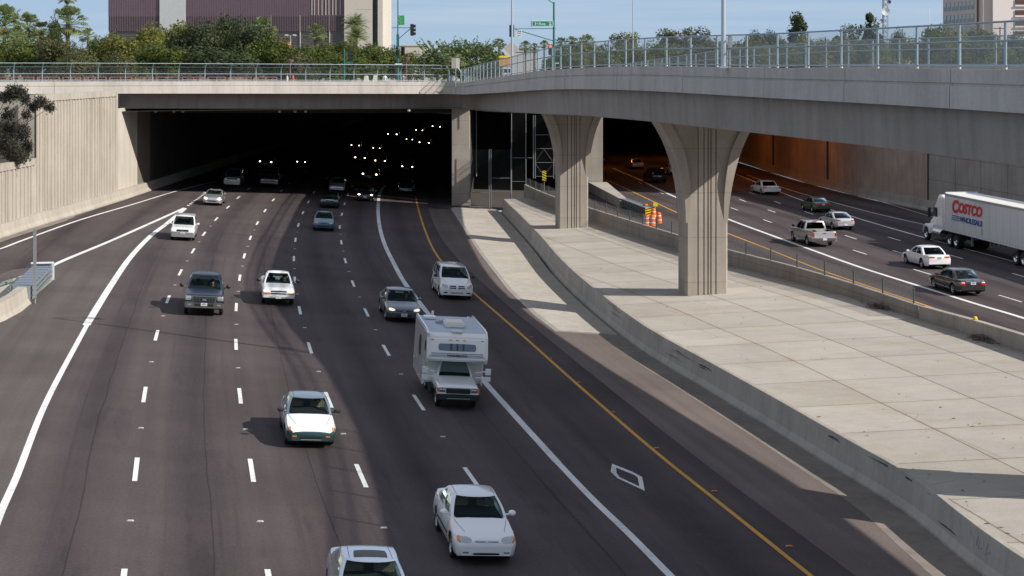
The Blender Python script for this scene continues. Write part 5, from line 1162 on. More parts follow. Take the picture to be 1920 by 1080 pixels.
# ---- outbound side, seen from behind
GO = 'cars driving away on the outbound lanes'
def rear_lamps(v, c, rnd=.2, m_='red_lens', **k): mirror_patch(v, ('taillight', m_), c, 'rear', rnd=rnd, **k)
v = mk('sedan', 'dark metallic sedan with big red and white tail lamps beside the median wall', 'car', sedan_spec(4.80, 1.80, 1.49, paint='dk_metal', r=.33, seat='cabin_dark', rim='alloy', molding=.45, cab=dict(xt1=3.5, xb1=4.3, zr=1.49)), GO)
rear_lamps(v, [(.48, .66), (.84, .66), (.86, .95), (.56, .95)]); mirror_patch(v, ('reverse_lamp', 'plate_white'), [(.54, .79), (.80, .79), (.80, .84), (.54, .84)], 'rear', n=(5, 1), off=.016)
plate(v, .77, 'rear', w_=.34); v.patch(('trim_strip', 'chrome'), [(-.46, .89), (.46, .89), (.46, .92), (-.46, .92)], 'rear', n=(8, 1)); emblem(v, oval(.05, .035, 10), .95, 'chrome', 'rear', off=.03)
put(v, 1825, 556, ZR, rear=True); CAM = v
v = mk('sedan', 'clean white sedan with slim red tail lamps and dark glass, beside the lorry shadow', 'car', sedan_spec(4.80, 1.83, 1.47, paint='white', r=.33, seat='cabin_dark', glass='auto_glass', rglass='dark_glass', mirror=(1.6, 1.0, 1.0, 'paint_white', (.2, .2, .14)), cab=dict(xt1=3.4, xb1=4.15, zr=1.47)), GO)
rear_lamps(v, [(.34, .78), (.87, .78), (.87, .91), (.34, .88)], rnd=.1); plate(v, .80, 'rear'); v.patch(('valance', 'grille_dark'), [(-.5, .30), (.5, .30), (.5, .37), (-.5, .37)], 'rear', n=(6, 1))
put(v, 1762, 506, ZR, rear=True); SON = v
v = mk('pickup_truck', 'silver extended cab pickup with sunlit white tailgate', 'pickup truck', pickup_spec(5.8, 2.02, 1.86, 1.12, 1.18, True, paint='beige_silver', xc=3.65, r=.38, cr=.97, wrr=1.3, seat='cabin_dark', rglass='dark_glass', sglass='dark_glass'), GO)
v.patch(('tailgate', 'paint_lt_silver'), [(-.80, .72), (.80, .72), (.80, 1.15), (-.80, 1.15)], 'rear', n=(6, 4)); rear_lamps(v, [(.83, .82), (.965, .82), (.965, 1.10), (.83, 1.10)], rnd=0)
MB().box((-2.95, 0, .62), (.16, 1.86, .17)).build('bumper', M['chrome'], v.t, bevel=.03)
MB().box((-3.04, 0, .62), (.012, .31, .15)).build('license_plate', M['plate_white'], v.t); v.patch(('handle', 'grille_dark'), [(-.12, 1.04), (.12, 1.04), (.12, 1.09), (-.12, 1.09)], 'rear', n=(2, 1), off=.018)
MB().box((-.72, 0, 1.83), (.03, .34, .05)).build('brake_lamp', M['red_lens'], v.t)
MB().box((-1.5, .1, 1.0), (.9, .5, .42)).box((-1.0, -.4, .95), (.4, .4, .5)).build('cargo', mat('cargo', (.35, .33, .28), .8), v.t, bevel=.05)
put(v, 1546, 464, ZR, rear=True); DOD = v
v = mk('sedan', 'silver rounded sedan with sun glinting on its boot, passing the silver pickup', 'car', sedan_spec(4.75, 1.79, 1.44, paint='lt_silver', cr=.78, rglass='dark_glass', seat='cabin_dark', cab=dict(xt1=3.3, xb1=4.25)), GO)
rear_lamps(v, [(.46, .76), (.80, .78), (.80, .90), (.42, .87)], rnd=.5); plate(v, .46, 'rear', ink=False); put(v, 1586, 432, ZR, rear=True)
v = mk('sedan', 'olive green sedan in the shade ahead of the silver rounded sedan', 'car', sedan_spec(4.6, 1.70, 1.38, paint='green', cr=.92, seat='cabin_dark'), GO)
v.patch(('tail_panel', 'red_lens'), [(-.78, .70), (.78, .70), (.78, .84), (-.78, .84)], 'rear', n=(8, 2)); plate(v, .77, 'rear', ink=False); v.patch(('bumper_strip', 'paint_green'), [(-.8, .56), (.8, .56), (.8, .62), (-.8, .62)], 'rear', n=(8, 1), off=.03); put(v, 1544, 399, ZR, rear=True)
v = mk('sedan', 'long white sedan with a broad bumper entering the outbound tunnel', 'car', sedan_spec(5.3, 1.98, 1.48, paint='white_warm', cr=.93, rglass='dark_glass', seat='cabin_dark', cab=dict(xt1=3.7, xb1=4.35)), GO)
rear_lamps(v, [(.66, .72), (.93, .72), (.93, .90), (.70, .90)], rnd=0); v.patch(('tail_panel', 'cush_steel'), [(-.6, .74), (.6, .74), (.6, .84), (-.6, .84)], 'rear', n=(6, 1)); plate(v, .78, 'rear', ink=False); put(v, 1449, 366, ZR, rear=True)
v = mk('sedan', 'dim sedan with a pale bumper deep in the outbound tunnel', 'car', sedan_spec(4.6, 1.76, 1.42, paint='silver', cr=.92, seat='cabin_dark'), GO); rear_lamps(v, [(.56, .74), (.80, .74), (.80, .86), (.56, .86)]); plate(v, .78, 'rear', ink=False); put(v, 1197, 318, ZR, rear=True)
v = mk('suv', 'black SUV with red lamps and a pale plate in the outbound tunnel', 'suv', dict(L=4.8, W=1.9, wf=.9, wr=3.8, r=.37, paint='black', sh=.10, cf=.86, cr=.95, topw=.8, top=[(0, .75), (.02, .88), (.1, .95), (1.1, 1.05), (4.7, 1.1), (4.8, .95)],
    cabin=dict(xb0=1.1, xt0=1.8, xt1=4.4, xb1=4.65, zb=1.05, zr=1.78, wb=.84, wt=.70, wins=[(.10, .36), (.39, .64), (.67, .93)], br=.08), seat='cabin_dark', mirror=(1.5, 1.05, 1.15, 'black_trim', (.2, .2, .16))), GO)
rear_lamps(v, [(.78, .86), (.92, .86), (.92, 1.08), (.78, 1.08)]); v.patch(('trim_strip', 'chrome'), [(-.34, .98), (.34, .98), (.28, 1.02), (-.28, 1.02)], 'rear', n=(4, 1)); plate(v, .86, 'rear', w_=.4, ink=False); put(v, 1237, 344, ZR, rear=True)
v = mk('sedan', 'white car almost hidden behind the big arched column in the outbound tunnel', 'car', sedan_spec(4.7, 1.78, 1.45, paint='white', cr=.92, seat='cabin_dark'), GO); rear_lamps(v, [(.56, .74), (.80, .74), (.80, .86), (.56, .86)]); put(v, 1268, 328, ZR, rear=True)
v = mk('sedan', 'dark car beside the tunnel pier with a dull plate', 'car', sedan_spec(4.6, 1.76, 1.42, paint='black', cr=.92, seat='cabin_dark'), GO); plate(v, .78, 'rear', ink=False); put(v, 1126, 310, ZR, rear=True)
# ---- camper van (cab-over motorhome)
cs = pickup_spec(3.2, 1.63, 1.62, .98, .98, False, paint='white', xc=2.5, rake=.58, xb0=1.32, seat='cabin_dark', lower='black', wf=.80, wrr=.9)
cs.pop('bed'); cs['top'] = [(0, .74), (.02, .86), (.08, .92), (.3, .95), (1.2, 1.02), (1.4, 1.04), (3.2, 1.04)]; cs['two'] = .60; cs['mirror'] = None; cs['r'] = .33; cs['cabin']['wins'] = [(.16, .78)]; cs['tseams'] = [(.25, .70, 1.2, .74), (.25, -.70, 1.2, -.74)]
v = mk('camper', 'white and cream camper motorhome with a cab-over sleeping bay and roof air conditioner', 'camper van', cs, G1)
RV = v; t = v.t
# the cab's own rear wheels make way for the camper axle
for ch in list(t.children):
    if ch.name.startswith('wheel') and ch.location.x < 0: ch.location.x = -2.65+.0; ch.location.y *= 1.12
x0 = 1.6                                            # front bumper in local x
paintm('camper', (.84, .83, .79)); mat('camper_roof', (.46, .52, .60), .5); mat('stripe_grey', (.22, .25, .32), .5); mat('stripe_blue', (.42, .50, .60), .5); mat('cream', (.80, .77, .68), .5)
prof = [(-4.55, .62), (-4.55, 2.60), (-4.45, 2.72), (-.55, 2.74), (.02, 2.70), (.28, 2.54), (.52, 1.98), (.55, 1.80), (.45, 1.66), (.25, 1.62), (-.62, 1.62), (-.62, .62)]
W2 = 1.19
mb = MB(); n_ = len(prof)
for y, q in ((-W2, 0), (W2, 0)): mb.v += [(a, y, b) for a, b in prof]
mb.f = [tuple(range(n_)), tuple(range(2*n_-1, n_-1, -1))]+[(i, (i+1) % n_, n_+(i+1) % n_, n_+i) for i in range(n_)]; mb.m = [0, 0]+[1 if i in (2, 3) else 0 for i in range(n_)]
shell = mb.build('camper_body', [M['paint_camper'], M['camper_roof']], t, bevel=.07, smooth=35)
bmt = bmesh.new(); bmt.from_mesh(shell.data); v.bvh = BVHTree.FromBMesh(bmt); bmt.free()
# patches on the camper: front face
vp = v.patch
import types
def cpatch(o, c, face='front', **k):
    """same as patch but thrown on the camper shell"""
    off = k.get('off', .008); n = k.get('n', (7, 4)); rnd = k.get('rnd', 0); into = k.get('into')
    cc_ = [Vector((*q, 0)) for q in c]; rows = []
    for i in range(n[1]+1):
        row = []
        for j in range(n[0]+1):
            a, b = -1+2*j/n[0], -1+2*i/n[1]
            if rnd: a2 = a*math.sqrt(1-b*b/2); b2 = b*math.sqrt(1-a*a/2); a, b = lerp(a, a2, rnd), lerp(b, b2, rnd)
            a, b = (a+1)/2, (b+1)/2; p = cc_[0].lerp(cc_[1], a).lerp(cc_[3].lerp(cc_[2], a), b)
            if face == 'front': og, dr = Vector((4, p.x, p.y)), Vector((-1, 0, 0))
            elif face == 'side': og, dr = Vector((p.x, -4, p.y)), Vector((0, 1, 0))
            elif face == 'sideL': og, dr = Vector((p.x, 4, p.y)), Vector((0, -1, 0))
            h, nn, _, _ = v.bvh.ray_cast(og, dr); nn = nn if nn.dot(dr) < 0 else -nn; row.append(h+nn*off-dr*off*.3)
        rows.append(row)
    g = into or MB(); g.sheet(rows)
    if into is None: return g.build(o[0], M[o[1]], t, smooth=60, recalc=False)
mat('curtain', (.10, .14, .19), .3, coat=.6); mat('curtain_dark', (.02, .025, .04), .3)
fw = cpatch(('front_window', 'curtain'), [(-.74, 2.06), (.74, 2.06), (.74, 2.33), (-.74, 2.33)], rnd=.22, n=(14, 6))
for y in (-.24, 0, .24): cpatch(('window_divider', 'curtain_dark'), [(y-.035, 2.07), (y+.035, 2.07), (y+.035, 2.32), (y-.035, 2.32)], n=(1, 3), off=.018)
for sg in (1,):
    cpatch(('stripe', 'stripe_grey'), [(-1.02, 1.955), (1.02, 1.955), (1.02, 1.985), (-1.02, 1.985)], n=(6, 1)); cpatch(('stripe', 'stripe_blue'), [(-1.02, 1.86), (1.02, 1.86), (1.02, 1.925), (-1.02, 1.925)], n=(6, 1))
me = textmesh('WINNEBAGO', .13, .003, 0, .003, 'CENTER'); place_mesh(me, 'lettering', M['curtain_dark'], Matrix.Translation((.578, 0, 1.85)) @ Matrix.Rotation(R(90), 4, 'Z') @ Matrix.Rotation(R(88), 4, 'X'), t)
for y in (-.98, -.27, 0, .27, .98): cpatch(('marker_lamp', 'amber'), [(y-.06, 2.44), (y+.06, 2.44), (y+.06, 2.475), (y-.06, 2.475)], n=(2, 1), off=.02)
# passenger side (the side seen) : windows, door, trims.  local -y is the vehicle's right side
mat('rv_seam', (.35, .36, .37), .6)
for x_a, x_b, z_a, z_b in ((-2.6, -1.75, 1.45, 2.25), (-.30, .10, 1.98, 2.35)):
    for fc in ('side', 'sideL'): cpatch(('side_window', 'curtain_dark'), [(x_a, z_a), (x_b, z_a), (x_b, z_b), (x_a, z_b)], fc, n=(4, 4), rnd=.12)
g = MB()
for z_ in (.95, 1.25, 1.55, 2.5): cpatch(None, [(-4.5, z_), (-.66, z_), (-.66, z_+.02), (-4.5, z_+.02)], 'side', n=(8, 1), into=g, off=.004)
for x_ in (-1.35, -.70, -3.6): cpatch(None, [(x_, .68), (x_+.02, .68), (x_+.02, 2.5), (x_, 2.5)], 'side', n=(1, 6), into=g, off=.004)
g.build('trim', M['rv_seam'], t, recalc=False)
cpatch(('stripe', 'stripe_blue'), [(-4.5, 1.32), (-.66, 1.02), (-.66, 1.12), (-4.5, 1.40)], 'side', n=(10, 1)); cpatch(('stripe', 'stripe_grey'), [(-4.5, 1.26), (-.66, .96), (-.66, 1.0), (-4.5, 1.29)], 'side', n=(10, 1))
MB().box((-1.8, 0, .52), (4.4, 1.9, .22)).build('chassis', M['under'], t)
MB().box((-1.5, .04, 2.84), (1.05, .78, .24)).build('air_conditioner', M['cream'], t, bevel=.06)
MB().box((-3.4, -.75, 2.80), (.5, .5, .10)).build('roof_vent', M['paint_camper'], t, bevel=.02); MB().box((-.1, .0, 2.75), (.36, .42, .07)).build('roof_vent', M['paint_camper'], t, bevel=.02)
MB().box((-2.3, -.5, 2.78), (.3, .22, .06)).box((-2.0, -.42, 2.82), (.08, .2, .12)).build('antenna', M['galv'], t); MB().tube((-4.2, -.55, 2.7), (-4.2, -.55, 2.95), .05).build('roof_stack', M['paint_camper'], t); MB().tube((-3.4, .85, 2.7), (-3.4, .85, 2.88), .06).build('roof_stack', M['paint_camper'], t)
MB().box((-2.0, -1.14, 2.70), (5.0, .12, .10)).build('awning_roll', M['paint_camper'], t, bevel=.03)
for s_ in (-1, 1):
    MB().path([(.45, s_*.78, 1.05), (.66, s_*1.20, 1.12)], .022, 6).path([(.45, s_*.78, 1.25), (.66, s_*1.20, 1.36)], .022, 6).box((.66, s_*1.23, 1.34), (.09, .22, .24)).box((.66, s_*1.23, 1.06), (.09, .22, .18)).build('mirror', M['paint_camper'], t, bevel=.02)
v.s['L'] = 3.2
bm_ = bmesh.new(); bd = [c for c in t.children if c.name.startswith('body')][0]; bm_.from_mesh(bd.data); v.bvh = BVHTree.FromBMesh(bm_); bm_.free()
def fpt(y, z): h = v.bvh.ray_cast(Vector((4, y, z)), Vector((-1, 0, 0)))[0]; return h.x if h else 1.6
def fbox(name, mt_, y0, y1, z0, z1, off=.02, th=.03, bevel=.008):
    x = max(fpt((y0+y1)/2, (z0+z1)/2), fpt(y0, (z0+z1)/2), fpt(y1, (z0+z1)/2)); return MB().box((x+off-th/2, (y0+y1)/2, (z0+z1)/2), (th, y1-y0, z1-z0)).build(name, M[mt_], t, bevel=bevel)
fbox('grille', 'grille_dark', -.47, .47, .63, .84); fbox('grille_bar', 'cush_steel', -.47, .47, .80, .83, .03)
for s_ in (-1, 1):
    a, b = sorted((s_*.49, s_*.72)); fbox('headlight_bezel', 'black_trim', a, b, .68, .84); 
    for c_ in (.55, .66): o_ = MB().lathe([(0, .02), (.05, .015), (.062, 0)], 14, (fpt(s_*c_, .76)+.028, s_*c_, .76), 'x').build('headlight', M['lamp_clear'], t, smooth=50)
    a, b = sorted((s_*.73, s_*.82)); fbox('turn_signal', 'amber', a, b, .68, .84); a, b = sorted((s_*.50, s_*.78)); fbox('turn_signal', 'amber', a, b, .545, .61, .05)
MB().box((1.62, 0, .50), (.14, 1.66, .22)).build('bumper', M['black_trim'], t, bevel=.03); fbox('bumper_strip', 'cush_steel', -.45, .45, .44, .47, .13)
t['len'] = 3.2
put(v, 857, 770, yaw=-.035)
# ---- lorry
mat('trailer_white', (.66, .69, .73), .35, .1, var=.05, vscale=.5, coat=.3); mat('truck_white', (.80, .81, .82), .25, coat=1); mat('tank', (.72, .73, .74), .15, 1.0); mat('red_letter', (.62, .03, .035), .45); mat('blue_letter', (.02, .08, .32), .45); mat('trailer_grey', (.32, .34, .38), .4); mat('roof_sunlit', (.80, .78, .72), .5)
T = empty('semi_truck'); tag(T, 'white articulated lorry with red and blue lettering on its trailer side', 'truck')
# local frame: +x forward, trailer front at x=0, left side is +y (the side seen)
LT, WT = 16.0, 2.59
tl = MB().box((-LT/2, 0, 2.64), (LT, WT, 2.84)).build('trailer', M['trailer_white'], T, bevel=.03)
MB().box((-LT/2, 0, 4.065), (LT-.1, WT-.14, .02)).build('trailer_roof', M['roof_sunlit'], T)  # sunlight on the trailer top put into this cream colour
for s_ in (-1, 1):
    MB().box((-LT/2, s_*(WT/2+.012), 3.98), (LT, .03, .17)).build('top_rail', M['trailer_grey'], T); MB().box((-LT/2, s_*(WT/2+.012), 1.27), (LT, .03, .12)).build('bottom_rail', M['nose_grey'], T)
    for k in range(30): MB().box((-.5-k*.53, s_*(WT/2+.03), 1.36), (.10, .008, .045)).build('reflector', M['red_lens'], T)
    g = MB()
    for k in range(13): g.box((-.02-k*1.22, s_*(WT/2+.002), 2.62), (.012, .006, 2.5))
    g.build('panel_seam', M['trailer_grey'], T)
MB().box((-.03, 0, 2.7), (.12, WT+.04, 2.95)).build('corner_post', M['nose_grey'], T, bevel=.03)
ys = WT/2+.03
def lt(txt, size, x, z, mtl, shear=.28, bold=.02, sx=1.):
    me = textmesh(txt, size, .004, shear, bold); bb = [vv.co.x for vv in me.vertices]
    # on the left side (+y) text must read from the front (x=0 side is at its left when seen from +y)
    mt_ = Matrix.Translation((x, ys, z)) @ Matrix.Rotation(R(180), 4, 'Z') @ Matrix.Rotation(R(90), 4, 'X') @ Matrix.Scale(sx, 4, Vector((1, 0, 0)))
    return place_mesh(me, 'lettering', M[mtl], mt_, T)
def fit(txt, w_, h, x, z, mtl, shear, bold):
    me = textmesh(txt, 1., .004, shear, bold); xs_ = [q.co.x for q in me.vertices]; ys_ = [q.co.y for q in me.vertices]; sx = w_/(max(xs_)-min(xs_)); sy = h/(max(ys_)-min(ys_))
    me.transform(Matrix.Translation((-min(xs_), -min(ys_), 0))); me.transform(Matrix.Diagonal((sx, sy, 1, 1)))
    return place_mesh(me, 'lettering', M[mtl], Matrix.Translation((x, ys+.004, z)) @ Matrix.Rotation(R(180), 4, 'Z') @ Matrix.Rotation(R(90), 4, 'X'), T)
fit('C', 1.35, 1.02, -1.50, 2.72, 'red_letter', .22, .05); fit('OSTCO', 4.55, .80, -2.75, 2.80, 'red_letter', .22, .05)
fit('WHOLESALE', 4.3, .42, -3.05, 2.14, 'blue_letter', .15, .03)
g = MB()
for z_ in (2.20, 2.35, 2.50): g.box((-2.22, ys+.006, z_), (1.55-(z_-2.2)*.4, .008, .07))
g.build('stripe', M['blue_letter'], T)
g = MB(); 
for a, b in (((-7.2, 1.55), (-7.05, 1.78)), ((-7.05, 1.78), (-7.2, 2.01)), ((-7.2, 2.01), (-7.35, 1.78)), ((-7.35, 1.78), (-7.2, 1.55))): g.tube((a[0], ys, a[1]), (b[0], ys, b[1]), .014, n=4)
g.build('placard', M['trailer_grey'], T)
def bigwheel(x, y, r=.52, w_=.30, dual=True):
    sg = 1 if y > 0 else -1
    wo = MB().lathe([(r*.58, -w_/2), (r*.92, -w_/2), (r, -w_/2+.04), (r, w_/2-.04), (r*.92, w_/2), (r*.58, w_/2)], 24, axis='y').build('wheel', M['tyre'], T, smooth=45); wo.location = (x, y, r)
    MB().lathe([(0, sg*(w_/2-.04)), (r*.2, sg*(w_/2-.02)), (r*.26, sg*(w_/2-.08)), (r*.5, sg*(w_/2-.10)), (r*.58, sg*(w_/2-.005)), (r*.61, sg*(w_/2)), (r*.61, -sg*w_/3)], 20, axis='y').build('rim', M['tank'], wo, smooth=40, recalc=False)
for s_ in (-1, 1):
    for x in (.0-.75, -2.05, -13.0, -14.3): bigwheel(x, s_*1.0, .52, .52)
    bigwheel(4.35, s_*1.06, .52, .30)
MB().box((-1.4, 0, .85), (3.6, .9, .3)).box((2.2, 0, .8), (5.6, .8, .25)).box((-13.6, 0, .9), (2.8, 1.2, .35)).tube((-13, -1, .52), (-13, 1, .52), .09).tube((-14.3, -1, .52), (-14.3, 1, .52), .09).build('chassis', M['under'], T)
g = MB().box((-4.3, .85, .85), (.14, .14, .9)).box((-4.3, -.85, .85), (.14, .14, .9)).tube((-4.3, -.9, .9), (-4.3, .9, .9), .05); g.build('landing_gear', M['cush_steel'], T)
g = MB(); rr = random.Random(3)
for k in range(7): x = -5.2-k*.8; g.tube((x, .9, 1.2), (x-.5, .9, 1.0-.15*rr.random()), .03, n=5).tube((x-.5, .9, 1.0), (x-.8, .9, 1.2), .03, n=5)
g.build('brake_line', M['under'], T)
# tractor
cab = MB(); pf = [(1.0, 1.0), (1.0, 3.2), (1.25, 3.82), (1.9, 3.86), (2.45, 3.2), (2.72, 2.95), (3.05, 2.05), (3.1, 1.0)]
cab.prism([(a, b) for a, b in pf], -1.1, 1.1, 'y').build('cab', M['truck_white'], T, bevel=.08, smooth=35)
MB().prism([(3.0, .85), (3.0, 2.05), (3.4, 2.0), (4.7, 1.75), (5.05, 1.45), (5.08, .75)], -.62, .62, 'y').build('hood', M['truck_white'], T, bevel=.12, smooth=40)
for s_ in (-1, 1):
    MB().prism([(3.55, .62), (3.62, 1.0), (3.9, 1.28), (4.4, 1.36), (4.85, 1.18), (5.05, .85), (5.05, .55), (4.92, .55), (4.86, .85), (4.6, 1.1), (4.3, 1.14), (3.98, 1.02), (3.78, .8), (3.74, .62)], min(s_*.6, s_*1.22), max(s_*.6, s_*1.22), 'y').build('fender', M['truck_white'], T, bevel=.04, smooth=40)
    g = MB().box((2.55, s_*1.105, 2.42), (.85, .03, .70)); g.build('side_window', M['curtain_dark'], T, bevel=.01)
    MB().box((2.55, s_*1.108, 1.55), (1.0, .02, .9)).build('door', M['truck_white'], T, bevel=.008)
    MB().box((3.02, s_*1.42, 2.35), (.10, .22, .78)).tube((2.95, s_*1.1, 2.65), (3.0, s_*1.4, 2.65), .025).build('mirror', M['black_trim'], T, bevel=.03)
    MB().tube((1.0, s_*1.02, .82), (2.7, s_*1.02, .82), .31, n=18).build('fuel_tank', M['tank'], T, smooth=40)
    MB().tube((.88, s_*.98, 1.2), (.88, s_*.98, 3.6), .075, n=12).build('exhaust_stack', M['tank'], T, smooth=40)
    MB().prism([(.3, .95), (-.2, 1.18), (-2.6, 1.18), (-2.9, .7), (-2.86, .66), (-2.55, 1.12), (-.2, 1.12), (.25, .9)], s_*1.0-.28, s_*1.0+.28, 'y').build('mudguard', M['under'], T)
MB().box((2.93, 0, 2.48), (.04, 1.9, .62), mtx=Matrix.Translation((0, 0, 0))).build('windshield', M['curtain_dark'], T)
MB().box((5.12, 0, .62), (.14, 2.2, .36)).build('bumper', M['tank'], T, bevel=.04); MB().box((5.08, 0, 1.25), (.05, .95, .7)).build('grille', M['cush_steel'], T)
MB().box((1.0, 0, 3.3), (.5, 2.1, 1.25)).build('fairing', M['truck_white'], T, bevel=.2, smooth=35)
tp_ = Vector((33.6, 129.5, ZR)); th = math.radians(90)+math.atan(.118)
fwd = Vector((math.cos(th), math.sin(th), 0)); lf = Vector((-fwd.y, fwd.x, 0)); og = tp_-lf*(WT/2)
T.matrix_basis = Matrix(((fwd.x, lf.x, 0, og.x), (fwd.y, lf.y, 0, og.y), (0, 0, 1, ZR+.015), (0, 0, 0, 1)))
# ================================================================== PEOPLE
def skin_person(pts, edges, rad, name):
    me = bpy.data.meshes.new(name); me.from_pydata(pts, edges, []); o = bpy.data.objects.new(name, me); C.objects.link(o)
    md = o.modifiers.new('skin', 'SKIN'); md.use_smooth_shade = True
    for i, r_ in enumerate(rad): me.skin_vertices[0].data[i].radius = (r_, r_) if not isinstance(r_, tuple) else r_
    me.skin_vertices[0].data[0].use_root = True
    o.modifiers.new('sub', 'SUBSURF').levels = 1
    bpy.context.view_layer.update(); dg = bpy.context.evaluated_depsgraph_get(); m2 = bpy.data.meshes.new_from_object(o.evaluated_get(dg))
    bpy.data.objects.remove(o); return m2
mat('skin', (.45, .25, .17), .6); mat('skin_dark', (.22, .12, .08), .6); mat('hair', (.04, .025, .015), .8)
def hand(base, dr, up):
    """five short finger chains as extra skin points"""
    base, dr, up = Vector(base), Vector(dr).normalized(), Vector(up).normalized(); sd_ = dr.cross(up); P, E_ = [], []
    for k, (o_, ln) in enumerate(((-.033, .065), (-.011, .078), (.011, .074), (.033, .058))): P.append((base+sd_*o_+dr*.075, base+sd_*o_+dr*(.075+ln*.6)-up*.012, base+sd_*o_+dr*(.075+ln)-up*.04))
    P.append((base+sd_*.035+dr*.02, base+sd_*.06+dr*.045, base+sd_*.062+dr*.075)); return P
def person_mesh(sit=True):
    if sit:   # origin at the hip; +x forward
        pts = [(0, 0, 0), (.02, 0, .16), (.0, 0, .34), (-.01, 0, .47), (0, 0, .55), (.02, 0, .63), (.03, 0, .71), (.02, 0, .79)]
        rad = [.135, .125, .15, .10, .055, .085, .095, .05]
        ed = [(0, 1), (1, 2), (2, 3), (3, 4), (4, 5), (5, 6), (6, 7)]
        def add(p, r_, par): pts.append(p); rad.append(r_); ed.append((par, len(pts)-1)); return len(pts)-1
        add((.115, 0, .665), .018, 5)
        for s_ in (-1, 1):
            a = add((-.01, s_*.17, .45), .062, 3); b = add((.14, s_*.23, .26), .046, a); c = add((.38, s_*.16, .34), .036, b); h = add((.45, s_*.14, .36), .034, c)
            for ch in hand((.43, s_*.14, .355), (1, 0, .1), (0, 0, 1)):
                q = h
                for p in ch[1:]: q = add(tuple(p), .011, q)
            k = add((.38, s_*.12, .06), .075, 0); sh = add((.52, s_*.12, -.3), .05, k); add((.62, s_*.12, -.34), .035, sh)
    else:     # standing, origin at the feet
        pts = [(0, 0, .92), (0, 0, 1.08), (0, 0, 1.26), (0, 0, 1.40), (0, 0, 1.48), (.01, 0, 1.56), (.02, 0, 1.63), (.01, 0, 1.71)]; rad = [.14, .12, .15, .10, .055, .08, .09, .05]
        ed = [(0, 1), (1, 2), (2, 3), (3, 4), (4, 5), (5, 6), (6, 7)]
        def add(p, r_, par): pts.append(p); rad.append(r_); ed.append((par, len(pts)-1)); return len(pts)-1
        add((.10, 0, 1.585), .018, 5)
        for s_ in (-1, 1):
            a = add((0, s_*.18, 1.38), .06, 3); b = add((-.02, s_*.24, 1.1), .045, a); c = add((.06, s_*.25, .86), .034, b); h = add((.08, s_*.25, .79), .032, c)
            for ch in hand((.07, s_*.25, .80), (.1, 0, -1), (1, 0, 0)):
                q = h
                for p in ch[1:]: q = add(tuple(p), .010, q)
            k = add((.05*s_, s_*.10, .50), .07, 0); f_ = add((.14*s_, s_*.10, .08), .045, k); add((.14*s_+.13, s_*.10, .04), .035, f_)
    return skin_person(pts, ed, rad, 'person')
PSIT, PSTD = person_mesh(True), person_mesh(False)
def person(base, shirt, trouser, skin, label, mtx, sit=True, group=None, hairc='hair'):
    me = base.copy(); me.materials.clear()
    for m_ in (shirt, trouser, skin): me.materials.append(M[m_])
    zt = (.52, .05) if sit else (1.46, .90)
    for p in me.polygons:
        c = p.center; hnd = (c.x > .40 and c.z > .25 and sit) or (not sit and abs(c.y) > .2 and c.z < .84)
        p.material_index = 2 if (c.z > zt[0] or hnd) else (0 if c.z > zt[1] else 1)
    o = bpy.data.objects.new('person', me); C.objects.link(o); tag(o, label, 'person', group); o.matrix_basis = mtx
    hz = .735 if sit else 1.655
    mb = MB(); pr = [(0, .10), (.06, .088), (.098, .045), (.108, -.01), (.10, -.06)]; mb.lathe(pr, 12, (-.015, 0, hz)); h_ = mb.build('hair', M[hairc], o, smooth=60)
    # face: eyes and mouth, small dark marks set into the head
    g = MB(); ex, ez = (.115, .69) if sit else (.105, 1.61)
    for s_ in (-1, 1): g.box((ex, s_*.033, ez), (.012, .022, .01))
    g.box((ex-.002, 0, ez-.07), (.012, .045, .008)); g.build('face', M['hair'], o); return o
for nm, c in (('shirt_white', (.70, .72, .74)), ('shirt_yellow', (.65, .62, .08)), ('shirt_green', (.30, .42, .22)), ('shirt_blue', (.10, .18, .35)), ('shirt_grey', (.25, .26, .28)), ('shirt_red', (.45, .08, .08)), ('jeans', (.04, .06, .12)), ('shirt_pale', (.55, .60, .62))): mat(nm, c, .8)
def driver(v, shirt, label, y=.36, dz=-.50, dx=.18, skin='skin'):
    L_ = v.s['L']; cb = v.s['cabin']; loc = Matrix.Translation((L_/2-cb['xt0']-.50+dx*.0, y, cb['zb']+dz))
    return person(PSIT, shirt, 'jeans', skin, label, v.t.matrix_basis @ loc, True, 'drivers seen through windshields')
driver(KIA, 'shirt_pale', 'driver in a pale shirt at the wheel of the white sedan'); driver(NEON, 'shirt_green', 'driver in a light green top inside the teal car'); driver(RV, 'shirt_white', 'driver in a white shirt in the cab of the camper')
driver(F150, 'shirt_yellow', 'driver in a yellow vest in the dark navy pickup'); driver(S10, 'shirt_grey', 'driver in a grey top in the small white pickup'); driver(IMP, 'shirt_grey', 'driver behind the wheel of the dark grey sedan'); driver(VAN, 'shirt_blue', 'driver of the white minivan in a blue top')
# ================================================================== BEYOND THE PARAPET
GZ = 11.2
foliage('leaf_green', (.075, .105, .022), (.125, .160, .034), (.19, .21, .055)); foliage('leaf_yellow', (.13, .15, .028), (.21, .215, .05), (.30, .26, .09)); foliage('leaf_dark', (.045, .065, .026), (.085, .108, .045), (.14, .15, .08))
foliage('leaf_olive', (.085, .092, .035), (.145, .150, .062), (.20, .19, .10)); foliage('leaf_grey', (0.076, 0.088, 0.048), (0.162, 0.175, 0.096), (0.247, 0.245, 0.144)); foliage('frond', (0.095, 0.140, 0.048), (0.228, 0.280, 0.112), (0.380, 0.420, 0.192)); foliage('frond_dry', (.17, .13, .09), (.23, .17, .11), (.28, .2, .14)); foliage('leaf_wispy', (0.076, 0.114, 0.040), (0.171, 0.219, 0.088), (0.266, 0.298, 0.144))
mat('bark', (.10, .075, .055), .9, var=.3); mat('palm_bark', (.17, .13, .10), .9, var=.3)
